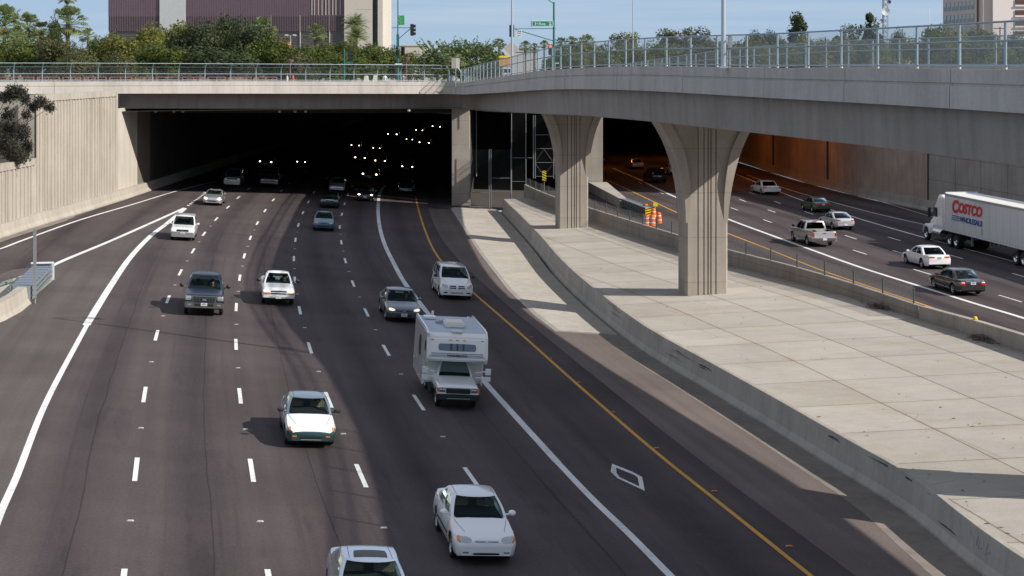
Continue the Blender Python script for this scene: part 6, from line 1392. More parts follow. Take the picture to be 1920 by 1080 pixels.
def crown_mesh(seed, kind, n=2600):
    """leaf sized faces in uneven clumps; unit crown: radius about 1, z from 0 to 1.6"""
    rr = random.Random(seed); mb = MB(); cl = []
    if kind == 'round':
        for k in range(22): a, q = rr.random()*6.28, rr.random()**.6*.78; z = .25+rr.random()*1.05; q *= math.sqrt(max(.05, 1-((z-.75)/.95)**2)); cl.append((q*math.cos(a), q*math.sin(a), z, .26+rr.random()*.22))
    elif kind == 'tall':
        for k in range(24): z = .1+rr.random()*1.45; q = (.62-.32*abs(z-.7))*rr.random()**.5; a = rr.random()*6.28; cl.append((q*math.cos(a), q*math.sin(a), z, .16+rr.random()*.18))
    elif kind == 'spread':
        for k in range(30): a, q = rr.random()*6.28, rr.random()**.5*.95; z = .35+rr.random()*.75*(1-q*.45); cl.append((q*math.cos(a), q*math.sin(a), z, .16+rr.random()*.2))
    elif kind == 'pine':
        for k in range(26): z = .1+1.5*rr.random(); q = .55*(1-z/1.75)*(.3+.7*rr.random())+.03; a = rr.random()*6.28; cl.append((q*math.cos(a), q*math.sin(a), z, .10+rr.random()*.14))
    for k in range(n):
        c = rr.choice(cl); d = Vector((rr.gauss(0, 1), rr.gauss(0, 1), rr.gauss(0, .8))).normalized()*c[3]*(.55+.5*rr.random()**.5)
        p = Vector(c[:3])+d; s = .028+.034*rr.random(); u = Vector((rr.gauss(0, 1), rr.gauss(0, 1), rr.gauss(0, .7))).normalized(); w_ = u.cross(d.normalized()+Vector((.01, .02, .03))).normalized()
        mb.add([p-u*s, p+w_*s*.6, p+u*s, p-w_*s*.6], [(0, 1, 2, 3)])
    if kind == 'spread':      # long wispy shoots
        for k in range(130):
            a = rr.random()*6.28; q = .2+.7*rr.random(); b = Vector((q*math.cos(a), q*math.sin(a), .8+.2*rr.random())); d = Vector((math.cos(a)*.5, math.sin(a)*.5, 1)).normalized(); ln = .25+.35*rr.random()
            for j in range(9):
                p = b+d*ln*j/9+Vector((rr.gauss(0, .01), 0, -.02*j*j/20)); s = .035; u = Vector((rr.gauss(0, 1), rr.gauss(0, 1), .3)).normalized()
                mb.add([p-u*s, p+d*s*.9, p+u*s, p-d*s*.3], [(0, 1, 2, 3)])
    me = mb.build('crown', M['leaf_green'], recalc=False); m_ = me.data; bpy.data.objects.remove(me); return m_
def trunk_mesh(seed, spread=.5):
    rr = random.Random(seed); mb = MB().tube((0, 0, -.7), (.02, .01, .25), .06, .045, 8)
    for k in range(7): a = k*.9+rr.random(); mb.tube((.02, .01, .05+.1*rr.random()), (spread*math.cos(a)*(.5+rr.random()*.6), spread*math.sin(a)*(.5+rr.random()*.6), .6+.6*rr.random()), .028, .008, 6)
    o = mb.build('trunk', M['bark'], smooth=40); m_ = o.data; bpy.data.objects.remove(o); return m_
CR = {k: [crown_mesh(s_+10*i, k, nn) for s_ in (1, 2)] for i, (k, nn) in enumerate((('round', 5600), ('tall', 4200), ('spread', 3800), ('pine', 3600)))}; TR = [trunk_mesh(1), trunk_mesh(2)]
LEAFCACHE = {}
def tree(u, vtop, wpx, Y, kind, leaf, label, name='tree', base=GZ, i=0):
    """crown top at pixel row vtop, crown width wpx at distance Y"""
    X_ = (u-960)*Y/F; zt = H-(vtop-HV)*Y/F; R_ = wpx/2*Y/F; ht = zt-base; hs = {'round': 1.62, 'tall': 1.66, 'spread': 1.45, 'pine': 1.62}[kind]
    cs_ = ht*.92/hs; t = empty(name, (X_, Y, base), i*1.7); tag(t, label, 'tree', 'trees beyond the parapet')
    wsc = {'round': .92, 'tall': .62, 'spread': 1.02, 'pine': .5}[kind]
    key = (kind, i % 2, leaf)
    if key not in LEAFCACHE: m_ = CR[kind][i % 2].copy(); m_.materials.clear(); m_.materials.append(M[leaf]); LEAFCACHE[key] = m_
    c = bpy.data.objects.new('crown', LEAFCACHE[key]); C.objects.link(c); c.parent = t; c.scale = (R_/wsc, R_/wsc, cs_); c.location = (0, 0, ht*.08)
    k = bpy.data.objects.new('trunk', TR[i % 2]); C.objects.link(k); k.parent = t; k.scale = (R_/wsc*.8, R_/wsc*.8, cs_); k.location = (0, 0, ht*.08); return t
TL = [ # u, vtop, width, Y, kind, leaf, label
 (-25, 70, 120, 205, 'round', 'leaf_green', 'green bushy tree at the very edge beneath the big fan palms'), (45, 66, 110, 200, 'round', 'leaf_green', 'bright green round tree beneath the big fan palms'), (118, 68, 105, 196, 'round', 'leaf_olive', 'olive brown thorny tree beneath the tall thin palm'),
 (150, 92, 90, 188, 'round', 'leaf_olive', 'low olive shrubby tree right behind the street fence'), (182, 66, 90, 205, 'round', 'leaf_green', 'green tree just before the corner of the purple building'), (100, 27, 42, 260, 'round', 'leaf_dark', 'dark little tree crown beside the fan palm with drooping skirt'),
 (232, 62, 95, 200, 'round', 'leaf_yellow', 'yellow green tree at the lower corner of the purple building'), (285, 42, 100, 210, 'round', 'leaf_yellow', 'yellow green tree in front of the pale concrete stripe'), (325, 38, 90, 215, 'round', 'leaf_yellow', 'tall yellow tipped tree in front of the pale concrete stripe'),
 (215, 95, 80, 186, 'round', 'leaf_olive', 'straggly brown green bush behind the street fence'), (300, 80, 110, 192, 'round', 'leaf_green', 'leafy green tree under the yellow tipped crown'), (370, 36, 110, 205, 'round', 'leaf_dark', 'dark green tree in front of the purple facade'), (425, 26, 100, 208, 'round', 'leaf_dark', 'highest dark green tree in front of the purple facade'),
 (400, 85, 150, 192, 'round', 'leaf_dark', 'dark spreading tree behind the fence below the highest dark crown'), (472, 42, 90, 204, 'round', 'leaf_dark', 'dark tree beside the half hidden palm'), (505, 62, 90, 200, 'round', 'leaf_green', 'green tree growing under the half hidden palm'), (545, 80, 95, 198, 'round', 'leaf_green', 'green park tree under the twin globe lamp'),
 (600, 84, 95, 200, 'round', 'leaf_green', 'green park tree in front of the palm with a brown skirt'), (632, 72, 90, 206, 'round', 'leaf_green', 'green park tree next to the beige stone block'), (680, 80, 95, 200, 'round', 'leaf_green', 'green park tree under the date palms'), (722, 82, 85, 203, 'round', 'leaf_green', 'green park tree touching the pale end of the building'),
 (655, 98, 110, 190, 'round', 'leaf_green', 'lower green park tree behind the small signal pole'), (752, 96, 70, 205, 'round', 'leaf_green', 'small green park tree just past the main signal pole'), (565, 100, 60, 188, 'round', 'leaf_olive', 'small grey green tree by the mauve lamp posts'),
 (866, 66, 165, 190, 'spread', 'leaf_wispy', 'wide feathery tree with upright shoots against the sky'), (820, 92, 90, 200, 'spread', 'leaf_wispy', 'small feathery tree beside the wide one with upright shoots'), (915, 98, 80, 195, 'round', 'leaf_dark', 'dark bush by the pale diamond sign back'),
 (1050, 84, 60, 330, 'round', 'leaf_olive', 'olive tree beyond the overpass near the red signal'), (1100, 74, 80, 330, 'round', 'leaf_yellow', 'yellow green tree beyond the overpass fence near the signal post'), (1150, 66, 60, 300, 'tall', 'leaf_grey', 'thin leaved grey tree beyond the overpass fence'), (1180, 66, 40, 320, 'tall', 'leaf_yellow', 'slim yellow tree behind the thin light pole'),
 (1215, 92, 110, 300, 'round', 'leaf_olive', 'low olive tree beyond the overpass fence past the thin light pole'), (1265, 60, 70, 280, 'tall', 'leaf_grey', 'loose grey green tree near the thick light pole'), (1300, 54, 70, 285, 'tall', 'leaf_grey', 'tall loose tree next to the thick light pole'), (1340, 72, 80, 300, 'round', 'leaf_olive', 'olive tree directly behind the thick light pole'),
 (1120, 100, 160, 290, 'round', 'leaf_olive', 'broad dull tree low behind the overpass fence'), (1290, 96, 150, 270, 'round', 'leaf_green', 'broad green tree low behind the fence near the thick light pole'), (1395, 70, 90, 300, 'round', 'leaf_olive', 'olive tree just past the thick light pole'), (1425, 56, 60, 320, 'round', 'leaf_dark', 'dark low crown showing above the fence rail'), (1450, 54, 50, 322, 'round', 'leaf_dark', 'second dark crown showing above the fence rail'),
 (1495, 33, 60, 320, 'pine', 'leaf_dark', 'dark pointed pine rising above the fence rail'), (1440, 88, 140, 280, 'round', 'leaf_green', 'wide green tree behind the fence under the two dark crowns'), (1530, 68, 80, 300, 'round', 'leaf_yellow', 'pale yellow green tree beside the pointed pine'), (1585, 50, 70, 300, 'tall', 'leaf_grey', 'grey green upright tree between the two pines'), (1560, 92, 130, 270, 'round', 'leaf_green', 'broad green tree low between the two pines'),
 (1632, 28, 55, 300, 'pine', 'leaf_dark', 'dark pine just before the lattice radio tower'), (1640, 70, 80, 280, 'round', 'leaf_dark', 'dark bushy tree at the foot of the radio tower pine'), (1690, 52, 50, 320, 'round', 'leaf_dark', 'small dark tree above the pinkish low house'), (1745, 45, 85, 230, 'round', 'leaf_green', 'large green tree in front of the pinkish low house'),
 (1790, 50, 80, 260, 'round', 'leaf_yellow', 'yellow green tree at the foot of the pink office block'), (1850, 52, 90, 300, 'round', 'leaf_green', 'green tree in front of the windowed side of the pink block'), (1905, 60, 80, 260, 'round', 'leaf_dark', 'dark tree under the dark balcony bands of the pink block'), (1860, 88, 120, 230, 'round', 'leaf_green', 'wide low green tree behind the far fence under the pink block'), (1990, 60, 120, 250, 'round', 'leaf_green', 'green tree just cut by the picture edge under the pink block'), (1665, 104, 90, 240, 'round', 'leaf_yellow', 'low yellow green bush behind the far fence'),
 (1070, 92, 110, 270, 'round', 'leaf_green', 'wide green bush low behind the fence under the bushy small palms'), (1165, 84, 130, 250, 'round', 'leaf_green', 'wide green tree low behind the fence at the thin light pole'), (1235, 74, 100, 262, 'round', 'leaf_green', 'green tree behind the fence halfway between the two grey light poles'), (1335, 80, 130, 255, 'round', 'leaf_grey', 'grey green tree filling the fence at the thick light pole'), (1400, 78, 120, 250, 'round', 'leaf_green', 'green tree behind the fence right past the thick light pole'), (1475, 74, 110, 252, 'round', 'leaf_green', 'green tree under the pointed pine behind the fence'),
 (1605, 70, 120, 250, 'round', 'leaf_green', 'green tree between the tower pine and the upright grey tree'), (1560, 70, 80, 248, 'round', 'leaf_yellow', 'yellowish tree behind the fence past the pointed pine'), (1820, 72, 100, 222, 'round', 'leaf_green', 'green tree near the far fence between two taller crowns under the pink block')]
for i, (u, vt, wd, Y, kd, lf_, lb) in enumerate(TL): tree(u, vt, wd, Y, kd, lf_, lb, 'pine_tree' if kd == 'pine' else 'tree', i=i)
def planter_tree(label, root, blobs, leaf, seed):
    """tree made from clumps placed in the world, with limbs running to them"""
    rr = random.Random(seed); root = Vector(root); t = empty('tree', root); tag(t, label, 'tree', 'trees in the planter recess'); mb = MB(); tb = MB().tube((0, 0, -.2), (.1, 0, 1.6), .14, .09, 8)
    for c, rx, rz_, cnt in blobs:
        c = Vector(c)-root; a = Vector((.1, 0, 1.2+.5*rr.random())); m1 = a.lerp(c, .5)+Vector((rr.gauss(0, .15), 0, -.2)); tb.tube(a, m1, .05, .03, 6).tube(m1, c, .03, .012, 6)
        for k in range(3): e_ = c+Vector((rr.gauss(0, rx*.55), rr.gauss(0, rx*.5), rr.gauss(0, rz_*.5))); tb.tube(c, e_, .014, .005, 4, caps=False)
        for k in range(int(cnt*1.35)):
            d = Vector((rr.gauss(0, 1), rr.gauss(0, 1), rr.gauss(0, 1))).normalized()*(.1+.68*rr.random()**.6); cc = c+Vector((d.x*rx, d.y*rx*.8, d.z*rz_))+Vector((rr.gauss(0, .10), 0, rr.gauss(0, .12))); s_ = .042+.055*rr.random(); u = Vector((rr.gauss(0, .7), rr.gauss(0, .7), -1)).normalized(); w_ = u.cross(Vector((rr.gauss(0, 1), rr.gauss(0, 1), .1))).normalized()
            mb.add([cc-u*s_*1.3, cc+w_*s_*.5, cc+u*s_*1.3, cc-w_*s_*.5], [(0, 1, 2, 3)])
    mb.build('crown', M[leaf], t, recalc=False); tb.build('trunk', M['bark'], t, smooth=40)
foliage('leaf_planter', (.040, .040, .030), (.072, .070, .052), (.12, .115, .085))
planter_tree('dark unruly tree with two drooping lobes growing from the recess in the retaining wall', (-38.6, 120.5, 6), [(at(30, 172, 119), 1.0, .62, 900), (at(12, 182, 119), .9, .5, 500), (at(47, 187, 118.5), .5, .45, 260), (at(76, 191, 116.5), .55, .5, 420), (at(93, 201, 115.5), .42, .35, 300), (at(62, 200, 117), .5, .4, 260), (at(50, 215, 119), .45, .5, 200), (at(15, 215, 119.5), .8, .7, 260)], 'leaf_planter', 4)
planter_tree('dark dense shrub filling the recess behind the low wall', (-39.2, 118, 6), [(at(12, 245, 118), 1.2, .8, 900), (at(40, 248, 119), .9, .9, 800), (at(50, 275, 119.5), .6, .8, 500), (at(15, 278, 118), 1.3, .9, 1000), (at(35, 296, 118.5), 1.1, .6, 700), (at(-10, 260, 117), 1.2, 1.2, 700)], 'leaf_planter', 5)
# palms
def fan_palm(u, vtop, wpx, Y, label, skirt=1, trunk_r=.22, seed=0, dry=.5):
    rr = random.Random(seed); R_ = wpx/2*Y/F; zc = H-(vtop-HV)*Y/F-R_*.75; t = empty('palm_tree', ((u-960)*Y/F, Y, GZ)); tag(t, label, 'palm tree', 'palms beyond the parapet')
    MB().tube((0, 0, -.3), (0, 0, zc-GZ), trunk_r*1.2, trunk_r, 10).build('trunk', M['palm_bark'], t, smooth=40)
    for part, mt_, cnt, lo, hi in (('crown', 'frond', 62, -.6, 1.45), ('dead_fronds', 'frond_dry', int(26*skirt), -1.45, -.6)):
        if cnt < 1: continue
        mb = MB()
        for k in range(cnt):
            a = rr.random()*6.28; e_ = lerp(lo, hi, rr.random()); d = Vector((math.cos(a)*math.cos(e_), math.sin(a)*math.cos(e_), math.sin(e_))); L_ = R_*(.62+.3*rr.random())*(1 if part == 'crown' else .42); b = Vector((0, 0, zc-GZ)); tip = b+d*L_; sdv = d.cross(Vector((0, 0, 1))); sdv = (sdv if sdv.length > .1 else Vector((1, 0, 0))).normalized(); up = sdv.cross(d)
            mb.tube(b, tip, R_*.012, R_*.008, 4, caps=False)
            for j in range(9):
                an = (j-4)*.30; q = (d*math.cos(an)+sdv*math.sin(an)).normalized(); fl = R_*.55*(1-.25*abs(j-4)/4)*(1 if part == 'crown' else .6); w_ = R_*.038; tp = tip+q*fl-Vector((0, 0, fl*.35)); md = tip+q*fl*.55+up*w_; pr = (sdv*math.cos(an)-d*math.sin(an))*w_
                mb.add([tip, md+pr, tp, md-pr], [(0, 1, 2, 3)])
        mb.build(part, M[mt_], t, recalc=False)
def date_palm(u, vtop, wpx, Y, label, seed=0):
    rr = random.Random(seed); R_ = wpx/2*Y/F; zc = H-(vtop-HV)*Y/F-R_*.85; t = empty('palm_tree', ((u-960)*Y/F, Y, GZ)); tag(t, label, 'palm tree', 'palms beyond the parapet')
    MB().tube((0, 0, -.3), (0, 0, zc-GZ), .3, .26, 10).build('trunk', M['palm_bark'], t, smooth=40); mb = MB()
    for k in range(60):
        a = rr.random()*6.28; e_ = lerp(-.2, 1.4, rr.random()); d = Vector((math.cos(a)*math.cos(e_), math.sin(a)*math.cos(e_), math.sin(e_))); p = Vector((0, 0, zc-GZ)); sdv = d.cross(Vector((0, 0, 1))).normalized(); n_ = 11
        for j in range(n_):
            q = p+d*R_/n_; d = (d-Vector((0, 0, .16*j/n_+.03))).normalized()
            for s_ in (-1, 1): b = p; w_ = R_*.30*math.sin(math.pi*(j+1.5)/(n_+2)); mb.add([b, b+d*R_*.05, b+sdv*s_*w_+d*R_*.10-Vector((0, 0, w_*.35))], [(0, 1, 2)])
            p = q
    mb.build('crown', M['frond'], t, recalc=False)
fan_palm(8, 22, 72, 240, 'big fan palm at the very edge, over the bright green trees', 1, seed=1); fan_palm(52, 34, 55, 250, 'middle fan palm of the cluster over the round green tree', .8, seed=2); fan_palm(78, 48, 45, 250, 'smallest fan palm of the cluster over the round green tree', .6, seed=3); fan_palm(31, 55, 40, 235, 'squat fan palm low between two bigger fan palms', .6, seed=13)
fan_palm(126, -14, 30, 330, 'very tall thin palm whose crown touches the top of the picture', 1.2, .25, seed=4); fan_palm(127, 22, 65, 250, 'fan palm with a red brown skirt under the very tall thin palm', .9, .3, seed=5)
fan_palm(165, 58, 30, 300, 'low distant palm between the olive tree and the purple building', 0, seed=6); fan_palm(492, 42, 55, 230, 'half hidden palm rising behind the dark trees', 0, seed=7); fan_palm(593, 51, 37, 250, 'palm with a thick brown skirt in front of the louvred wall', 1.6, .3, seed=8)
date_palm(665, 23, 58, 260, 'taller date palm in front of the beige stone block', 1); date_palm(667, 46, 56, 235, 'lower date palm in front of the beige stone block', 2)
for k, (u, vt, w_, lb) in enumerate(((936, 75, 20, 'small palm next to the pale diamond sign back'), (985, 80, 22, 'small distant palm past the slim light pole'), (1002, 84, 18, 'tiny palm beside the distant red flag shapes'), (1021, 78, 18, 'tiny palm just before the red signal light'), (1052, 74, 26, 'bushy small palm just behind the street name post'), (1072, 72, 26, 'second bushy palm behind the street name post'), (1100, 70, 30, 'third bushy palm beyond the fence past the street name post'))): fan_palm(u, vt, w_, 330, lb, .4, seed=20+k)
# --- buildings
mat('copper', (.25, .17, .205), .6, 0, var=.12, vscale=.2); mat('copper_dark', (.17, .145, .17), .6, 0, var=.15, vscale=.15); mat('stone_beige', (.56, .51, .45), .85, var=.08); mat('conc_light', (.50, .51, .53), .8, var=.08); mat('glass_green', (.30, .36, .35), .5); mat('copper_line', (.20, .17, .19), .6)
mat('copper_rib', (.18, .12, .15), .6); mat('roof_red', (.45, .11, .05), .8)
YB = 420.; bx = lambda u: (u-960)*YB/F
lib = empty('library_building', (bx(430), YB, GZ)); tag(lib, 'huge purple brown ribbed metal building with louvres and a pale concrete stripe', 'building')
def lbox(name, u0, u1, v0, v1, mt_, dy=0, dp=30, **k):
    z0, z1 = H-(v1-HV)*YB/F, H-(v0-HV)*YB/F; return child(MB().box(((bx(u0)+bx(u1))/2, YB+dy+dp/2, (z0+z1)/2), (bx(u1)-bx(u0), dp, z1-z0)), name, M[mt_], lib, **k)
lbox('upper_facade', 203, 299.8, -130, 31, 'copper'); lbox('upper_facade', 348.2, 646, -130, 31, 'copper'); lbox('louvred_facade', 203.5, 299.8, 31.05, 150, 'copper_dark', .4); lbox('louvred_facade', 348.2, 645.8, 31.05, 150, 'copper_dark', .4)
lbox('concrete_stripe', 300, 348, -130, 150, 'conc_light', -.5); lbox('stone_block', 646.3, 699, -130, 150, 'stone_beige', -1); lbox('glass_slot', 699.2, 709, -130, 150, 'glass_green', 4); lbox('end_block', 709.2, 718.5, -130, 150, 'stone_beige', -1.5)
for a, b in ((203, 299), (349, 646)):
    mb = MB(); u = a+1
    while u < b: mb.box((bx(u), YB-.06, (H+33)/2+13), (.14, .12, 26.5)); u += 3.2
    child(mb, 'rib', M['copper_rib'], lib)
    mb = MB()
    for k in range(36):
        v_ = 33+k*3.1; mb.box(((bx(a)+bx(b))/2, YB+.25, H-(v_-HV)*YB/F), (bx(b)-bx(a)-.3, .16, .10))
    child(mb, 'louvre', M['copper_line'], lib)
mb = MB()
for u in (509, 563, 618): mb.box((bx(u), YB+.1, 20), (.22, .3, 14))
for u in (585, 590, 597, 604, 611, 617, 624, 630, 638): mb.box((bx(u), YB-.2, 40), (.16, .12, 26))
child(mb, 'light_seam', M['stone_beige'], lib)
mb = MB()
for k in range(12): mb.box((bx(682), YB-1.02, 44-k*3.1), (bx(699)-bx(667), .04, .05))
child(mb, 'stone_course', M['conc_light'], lib)
tag(MB().prism([(-2.2, 0), (2.2, 0), (1.9, 1.6), (-2.2, 2.2)], -2, 2, 'y').build('roof_house', M['roof_red']), 'little red tiled roof peeking between the trees before the louvred wall', 'house').location = (((522-960)*300/F), 300, 16.6)
mat('pink', (.80, .70, .69), .8, var=.05); mat('pink_shade', (.62, .49, .47), .8, var=.05); mat('pane', (.20, .24, .28), .3); mat('recess', (.10, .05, .045), .7); mat('blind', (.42, .46, .48), .4)  # the last dark brown is paint for balcony shade
YP = 500.; px_ = lambda u: (u-960)*YP/F; pz = lambda v: H-(v-HV)*YP/F
pk = empty('office_building', (px_(1860), YP, GZ)); tag(pk, 'pink office block with rows of windows and flat dark bands as balcony shade', 'building')
cpt = (px_(1842), YP-12)
# wing with windows turned away from the sun, with shade put into its colour too; main face to the sun
A = Vector(((1768-960)*518/F, YP+18)); B = Vector(((1831-960)*494/F, YP-6)); dAB = (B-A); ang = math.atan2(dAB.y, dAB.x)
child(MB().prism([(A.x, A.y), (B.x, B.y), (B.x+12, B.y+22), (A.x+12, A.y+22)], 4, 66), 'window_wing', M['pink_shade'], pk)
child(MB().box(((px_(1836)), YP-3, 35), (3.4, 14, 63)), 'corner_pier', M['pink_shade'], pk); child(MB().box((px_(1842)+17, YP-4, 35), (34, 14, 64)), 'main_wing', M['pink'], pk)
nv = Vector((dAB.y, -dAB.x)).normalized()
nv = nv if nv.y < 0 else -nv; face0 = A.copy()
for row in range(7):
    z = pz(18)-2.6-row*3.9+3.9*2
    for k in range(8):
        p = face0+dAB*((k+.7)/8.6)
        w_ = child(MB().box((p.x+nv.x*.02, p.y+nv.y*.02, z), (dAB.length/12, .12, 2.6), ang), 'window', M['pane'], pk)
        o_ = MB().box((p.x+nv.x*.12, p.y+nv.y*.12, z+.55), (dAB.length/13, .06, 1.3), ang).build('blind', M['blind'], w_)
        o_.matrix_parent_inverse = Matrix.Translation(-pk.location) if 0 else Matrix.Identity(4)
for row in range(8):
    z = pz(7)-row*2.95*1.03+2.95*3; z = pz(7+(row-3)*19.3)
    child(MB().box((px_(1897)-0.0, YP-11.1, z), (px_(1912)-px_(1882)-.2, .3, 1.55)), 'balcony_shade', M['recess'], pk)  # flat dark panels: balcony shade put into their colour, nothing is set back
for row in range(8): child(MB().box((px_(1897), YP-11.3, pz(7+(row-3)*19.3)-1.0), (px_(1912)-px_(1882), .3, .5)), 'balcony_rail', M['pink'], pk)
child(MB().box((px_(1911)+6, YP-11.2, 35), (.5, .5, 64)), 'corner_trim', M['pink_shade'], pk)
mat('beige_wall', (.66, .55, .45), .85, var=.08)
def house(u0, u1, v0, Y, label, mt_='beige_wall', up=None):
    a, b = (u0-960)*Y/F, (u1-960)*Y/F; z = H-(v0-HV)*Y/F; t = empty('low_building', ((a+b)/2, Y, GZ)); tag(t, label, 'building')
    child(MB().box(((a+b)/2, Y+4, (z+GZ-1)/2), (b-a, 8, z-GZ+1)), 'wall', M[mt_], t, bevel=.05); child(MB().box(((a+b)/2, Y+4, z+.1), (b-a+.4, 8.4, .25)), 'roof_edge', M['stone_beige'], t)
    if up: c, d, v1 = up; c, d = (c-960)*Y/F, (d-960)*Y/F; z1 = H-(v1-HV)*Y/F; child(MB().box(((c+d)/2, Y+5, (z+z1)/2+.2), (d-c, 5, z1-z)), 'upper_storey', M[mt_], t)
house(1665, 1745, 81, 340, 'low pinkish house with a raised middle behind the big green tree', up=(1691, 1714, 72)); house(1775, 1812, 83, 300, 'plain beige wall between trees under the pink block'); house(1745, 1925, 109, 330, 'long low beige building seen through both fences')
house(742, 800, 86, 420, 'pale low building between the main signal pole and the feathery tree', 'stone_beige'); house(958, 1008, 97, 420, 'white low pavilion beside the slim light pole', 'conc_light', ); house(1195, 1270, 92, 420, 'reddish roofed house behind the trees past the thin light pole', 'roof_red'); house(640, 860, 141, 300, 'long pale wall behind the park trees', 'stone_beige')
# radio tower
Yt = 430.; tw = empty('radio_tower', ((1659-960)*Yt/F, Yt, GZ)); tag(tw, 'lattice radio tower with a white dish above the dark pine', 'tower'); mb = MB(); r_ = .8
for k in range(3): a = k*2.094; mb.tube((r_*math.cos(a), r_*math.sin(a), 0), (r_*math.cos(a), r_*math.sin(a), 34), .09, n=5)
for j in range(24):
    for k in range(3): a, b = k*2.094, (k+1)*2.094; z = j*1.4; mb.tube((r_*math.cos(a), r_*math.sin(a), z), (r_*math.cos(b), r_*math.sin(b), z+1.4), .05, n=4).tube((r_*math.cos(b), r_*math.sin(b), z), (r_*math.cos(a), r_*math.sin(a), z+1.4), .04, n=4)
mb.build('lattice', mat('lattice', (.28, .30, .33), .5, .3), tw)
MB().lathe([(0, .35), (.9, .2), (1.05, 0), (.9, .05), (0, .25)], 20, (0, -1.2, H-(22-HV)*Yt/F-GZ), 'y').build('dish', M['trailer_white'], tw, smooth=40); MB().lathe([(0, .3), (.5, .2), (.6, 0), (0, .2)], 14, (-1.1, -1.0, H-(40-HV)*Yt/F-GZ), 'y').build('dish', M['lattice'], tw, smooth=40); MB().lathe([(0, .3), (.45, .2), (.5, 0), (0, .2)], 14, (.9, -1.0, H-(4-HV)*Yt/F-GZ), 'y').build('dish', M['cush_dark'], tw, smooth=40)
tag(MB().tube(((1742-960)*.1, 313, GZ), ((1742-960)*.1, 313, H+11.8), .08, .04, 6).build('flag_pole', M['nose_white']), 'thin white pole standing up above the far fence before the pink block', 'pole')
up_ = empty('utility_pole', ((1875-960)*240/F, 240, GZ)); tag(up_, 'brown utility pole with a crossarm in front of the pink block', 'utility pole'); zt_ = H-(50-HV)*240/F-GZ
MB().tube((0, 0, 0), (0, 0, zt_), .11, .08, 8).build('pole', M['bark'], up_); MB().box((-.1, 0, zt_-.25), (1.7, .1, .12)).build('crossarm', M['bark'], up_)
# --- street furniture at the crossing
mat('sig_green', (.02, .16, .13), .4, .1, coat=.3); mat('sig_black', (.025, .025, .028), .5); mat('sign_green', (0, .26, .16), .4); mat('sign_white', (.80, .82, .80), .4); mat('banner_green', (.05, .33, .14), .5); mat('red_light', (.9, .05, .04), .3, emit=4, emcol=(1, .06, .05)); mat('red_off', (.12, .02, .02), .3); mat('lamp_mauve', (.26, .13, .15), .6); mat('mauve_rail', (.45, .17, .20), .6)
Ys = 178.; sx = lambda u, Y=Ys: (u-960)*Y/F; sz = lambda v, Y=Ys: H-(v-HV)*Y/F
def sighead(par, x, z, hh, w_, lit=None, Y=Ys, depth=.3, side=False):
    loc = par.location; o = MB().box((x-loc.x, Y-loc.y, z-loc.z), (w_, depth, hh)).build('signal_head', M['sig_black'], par, bevel=.03)
    for k in range(3):
        zz_ = z-loc.z+hh*(.32-.32*k)
        if side: MB().lathe([(hh*.13, 0), (hh*.13, .22)], 10, (x-loc.x+w_/2, Y-loc.y, zz_), 'x').build('visor', M['sig_black'], o)
        else: MB().lathe([(0, 0), (hh*.12, .0)], 12, (x-loc.x, Y-loc.y-depth/2-.02, zz_), 'y').build('lens', M['red_light'] if lit == k else M['red_off'], o); MB().lathe([(hh*.135, .0), (hh*.135, -.2)], 12, (x-loc.x, Y-loc.y-depth/2-.01, zz_), 'y').build('visor', M['sig_black'], o)
s1 = empty('traffic_signal', (sx(746), Ys, GZ)); tag(s1, 'green signal pole with a banner and two black signal heads above the tunnel parapet', 'traffic light')
MB().tube((0, 0, 0), (0, 0, sz(72)-GZ), .17, .13, 12).tube((0, 0, sz(72)-GZ), (0, 0, sz(-20)-GZ), .075, .05, 10).build('pole', M['sig_green'], s1, smooth=40)
MB().tube((sx(735)-s1.location.x, 0, sz(52)-GZ), (sx(770)-s1.location.x, 0, sz(52)-GZ), .04, n=6).tube((0, 0, sz(74)-GZ), (sx(769)-s1.location.x, 0, sz(54)-GZ), .045, n=6).box((0, -.05, sz(75)-GZ), (.28, .28, 1.2)).build('arm', M['sig_green'], s1)
bn = MB().box((sx(751.5)-s1.location.x+.03, -.1, sz(38)-GZ), (.72, .03, 1.02)).build('banner', M['banner_green'], s1)
g = MB(); rr = random.Random(2)
for k in range(7): a = k*.8; g.tube((sx(750)-s1.location.x, -.125, sz(44)-GZ+k*.10), (sx(750)-s1.location.x+.18*math.cos(a*2), -.125, sz(44)-GZ+k*.10+.12), .018, n=4)
g.build('banner_print', mat('banner_print', (.45, .55, .12), .6), bn)
sighead(s1, sx(772.5), sz(56), 1.25, .36, side=True); sighead(s1, sx(755.5), sz(96), .95, .40); sighead(s1, sx(744.5), sz(96), .95, .12)
ow = MB().box((sx(747.5)-s1.location.x, -.25, sz(120)-GZ), (.90, .03, .32)).build('one_way_sign', M['sig_black'], s1)
g = MB().prism([(-.40, 0), (-.22, .11), (-.22, .05), (.40, .05), (.40, -.05), (-.22, -.05), (-.22, -.11)], -.272, -.268, 'y'); g.v = [(a+sx(747.5)-s1.location.x, b, c+sz(120)-GZ) for a, b, c in g.v]; g.build('arrow', M['sign_white'], ow)
s2 = empty('traffic_signal', (sx(638.5), Ys+4, GZ)); tag(s2, 'small green signal post with one black head in front of the park trees', 'traffic light')
MB().tube((0, 0, 0), (0, 0, sz(91)-GZ), .11, .09, 10).build('pole', M['sig_green'], s2, smooth=40); MB().box((.5, 0, sz(96)-GZ), (.8, .06, .06)).box((.5, 0, sz(118)-GZ), (.8, .1, .25)).build('arm', M['sig_green'], s2); sighead(s2, sx(648.5), sz(103), 1.15, .36, Y=Ys+4, side=True)
Y3 = 172.
s3 = empty('traffic_signal', ((1038.5-960)*Y3/F, Y3, GZ)); tag(s3, 'green signal pole carrying the street name sign with a red light showing over the fence', 'traffic light'); o3 = s3.location
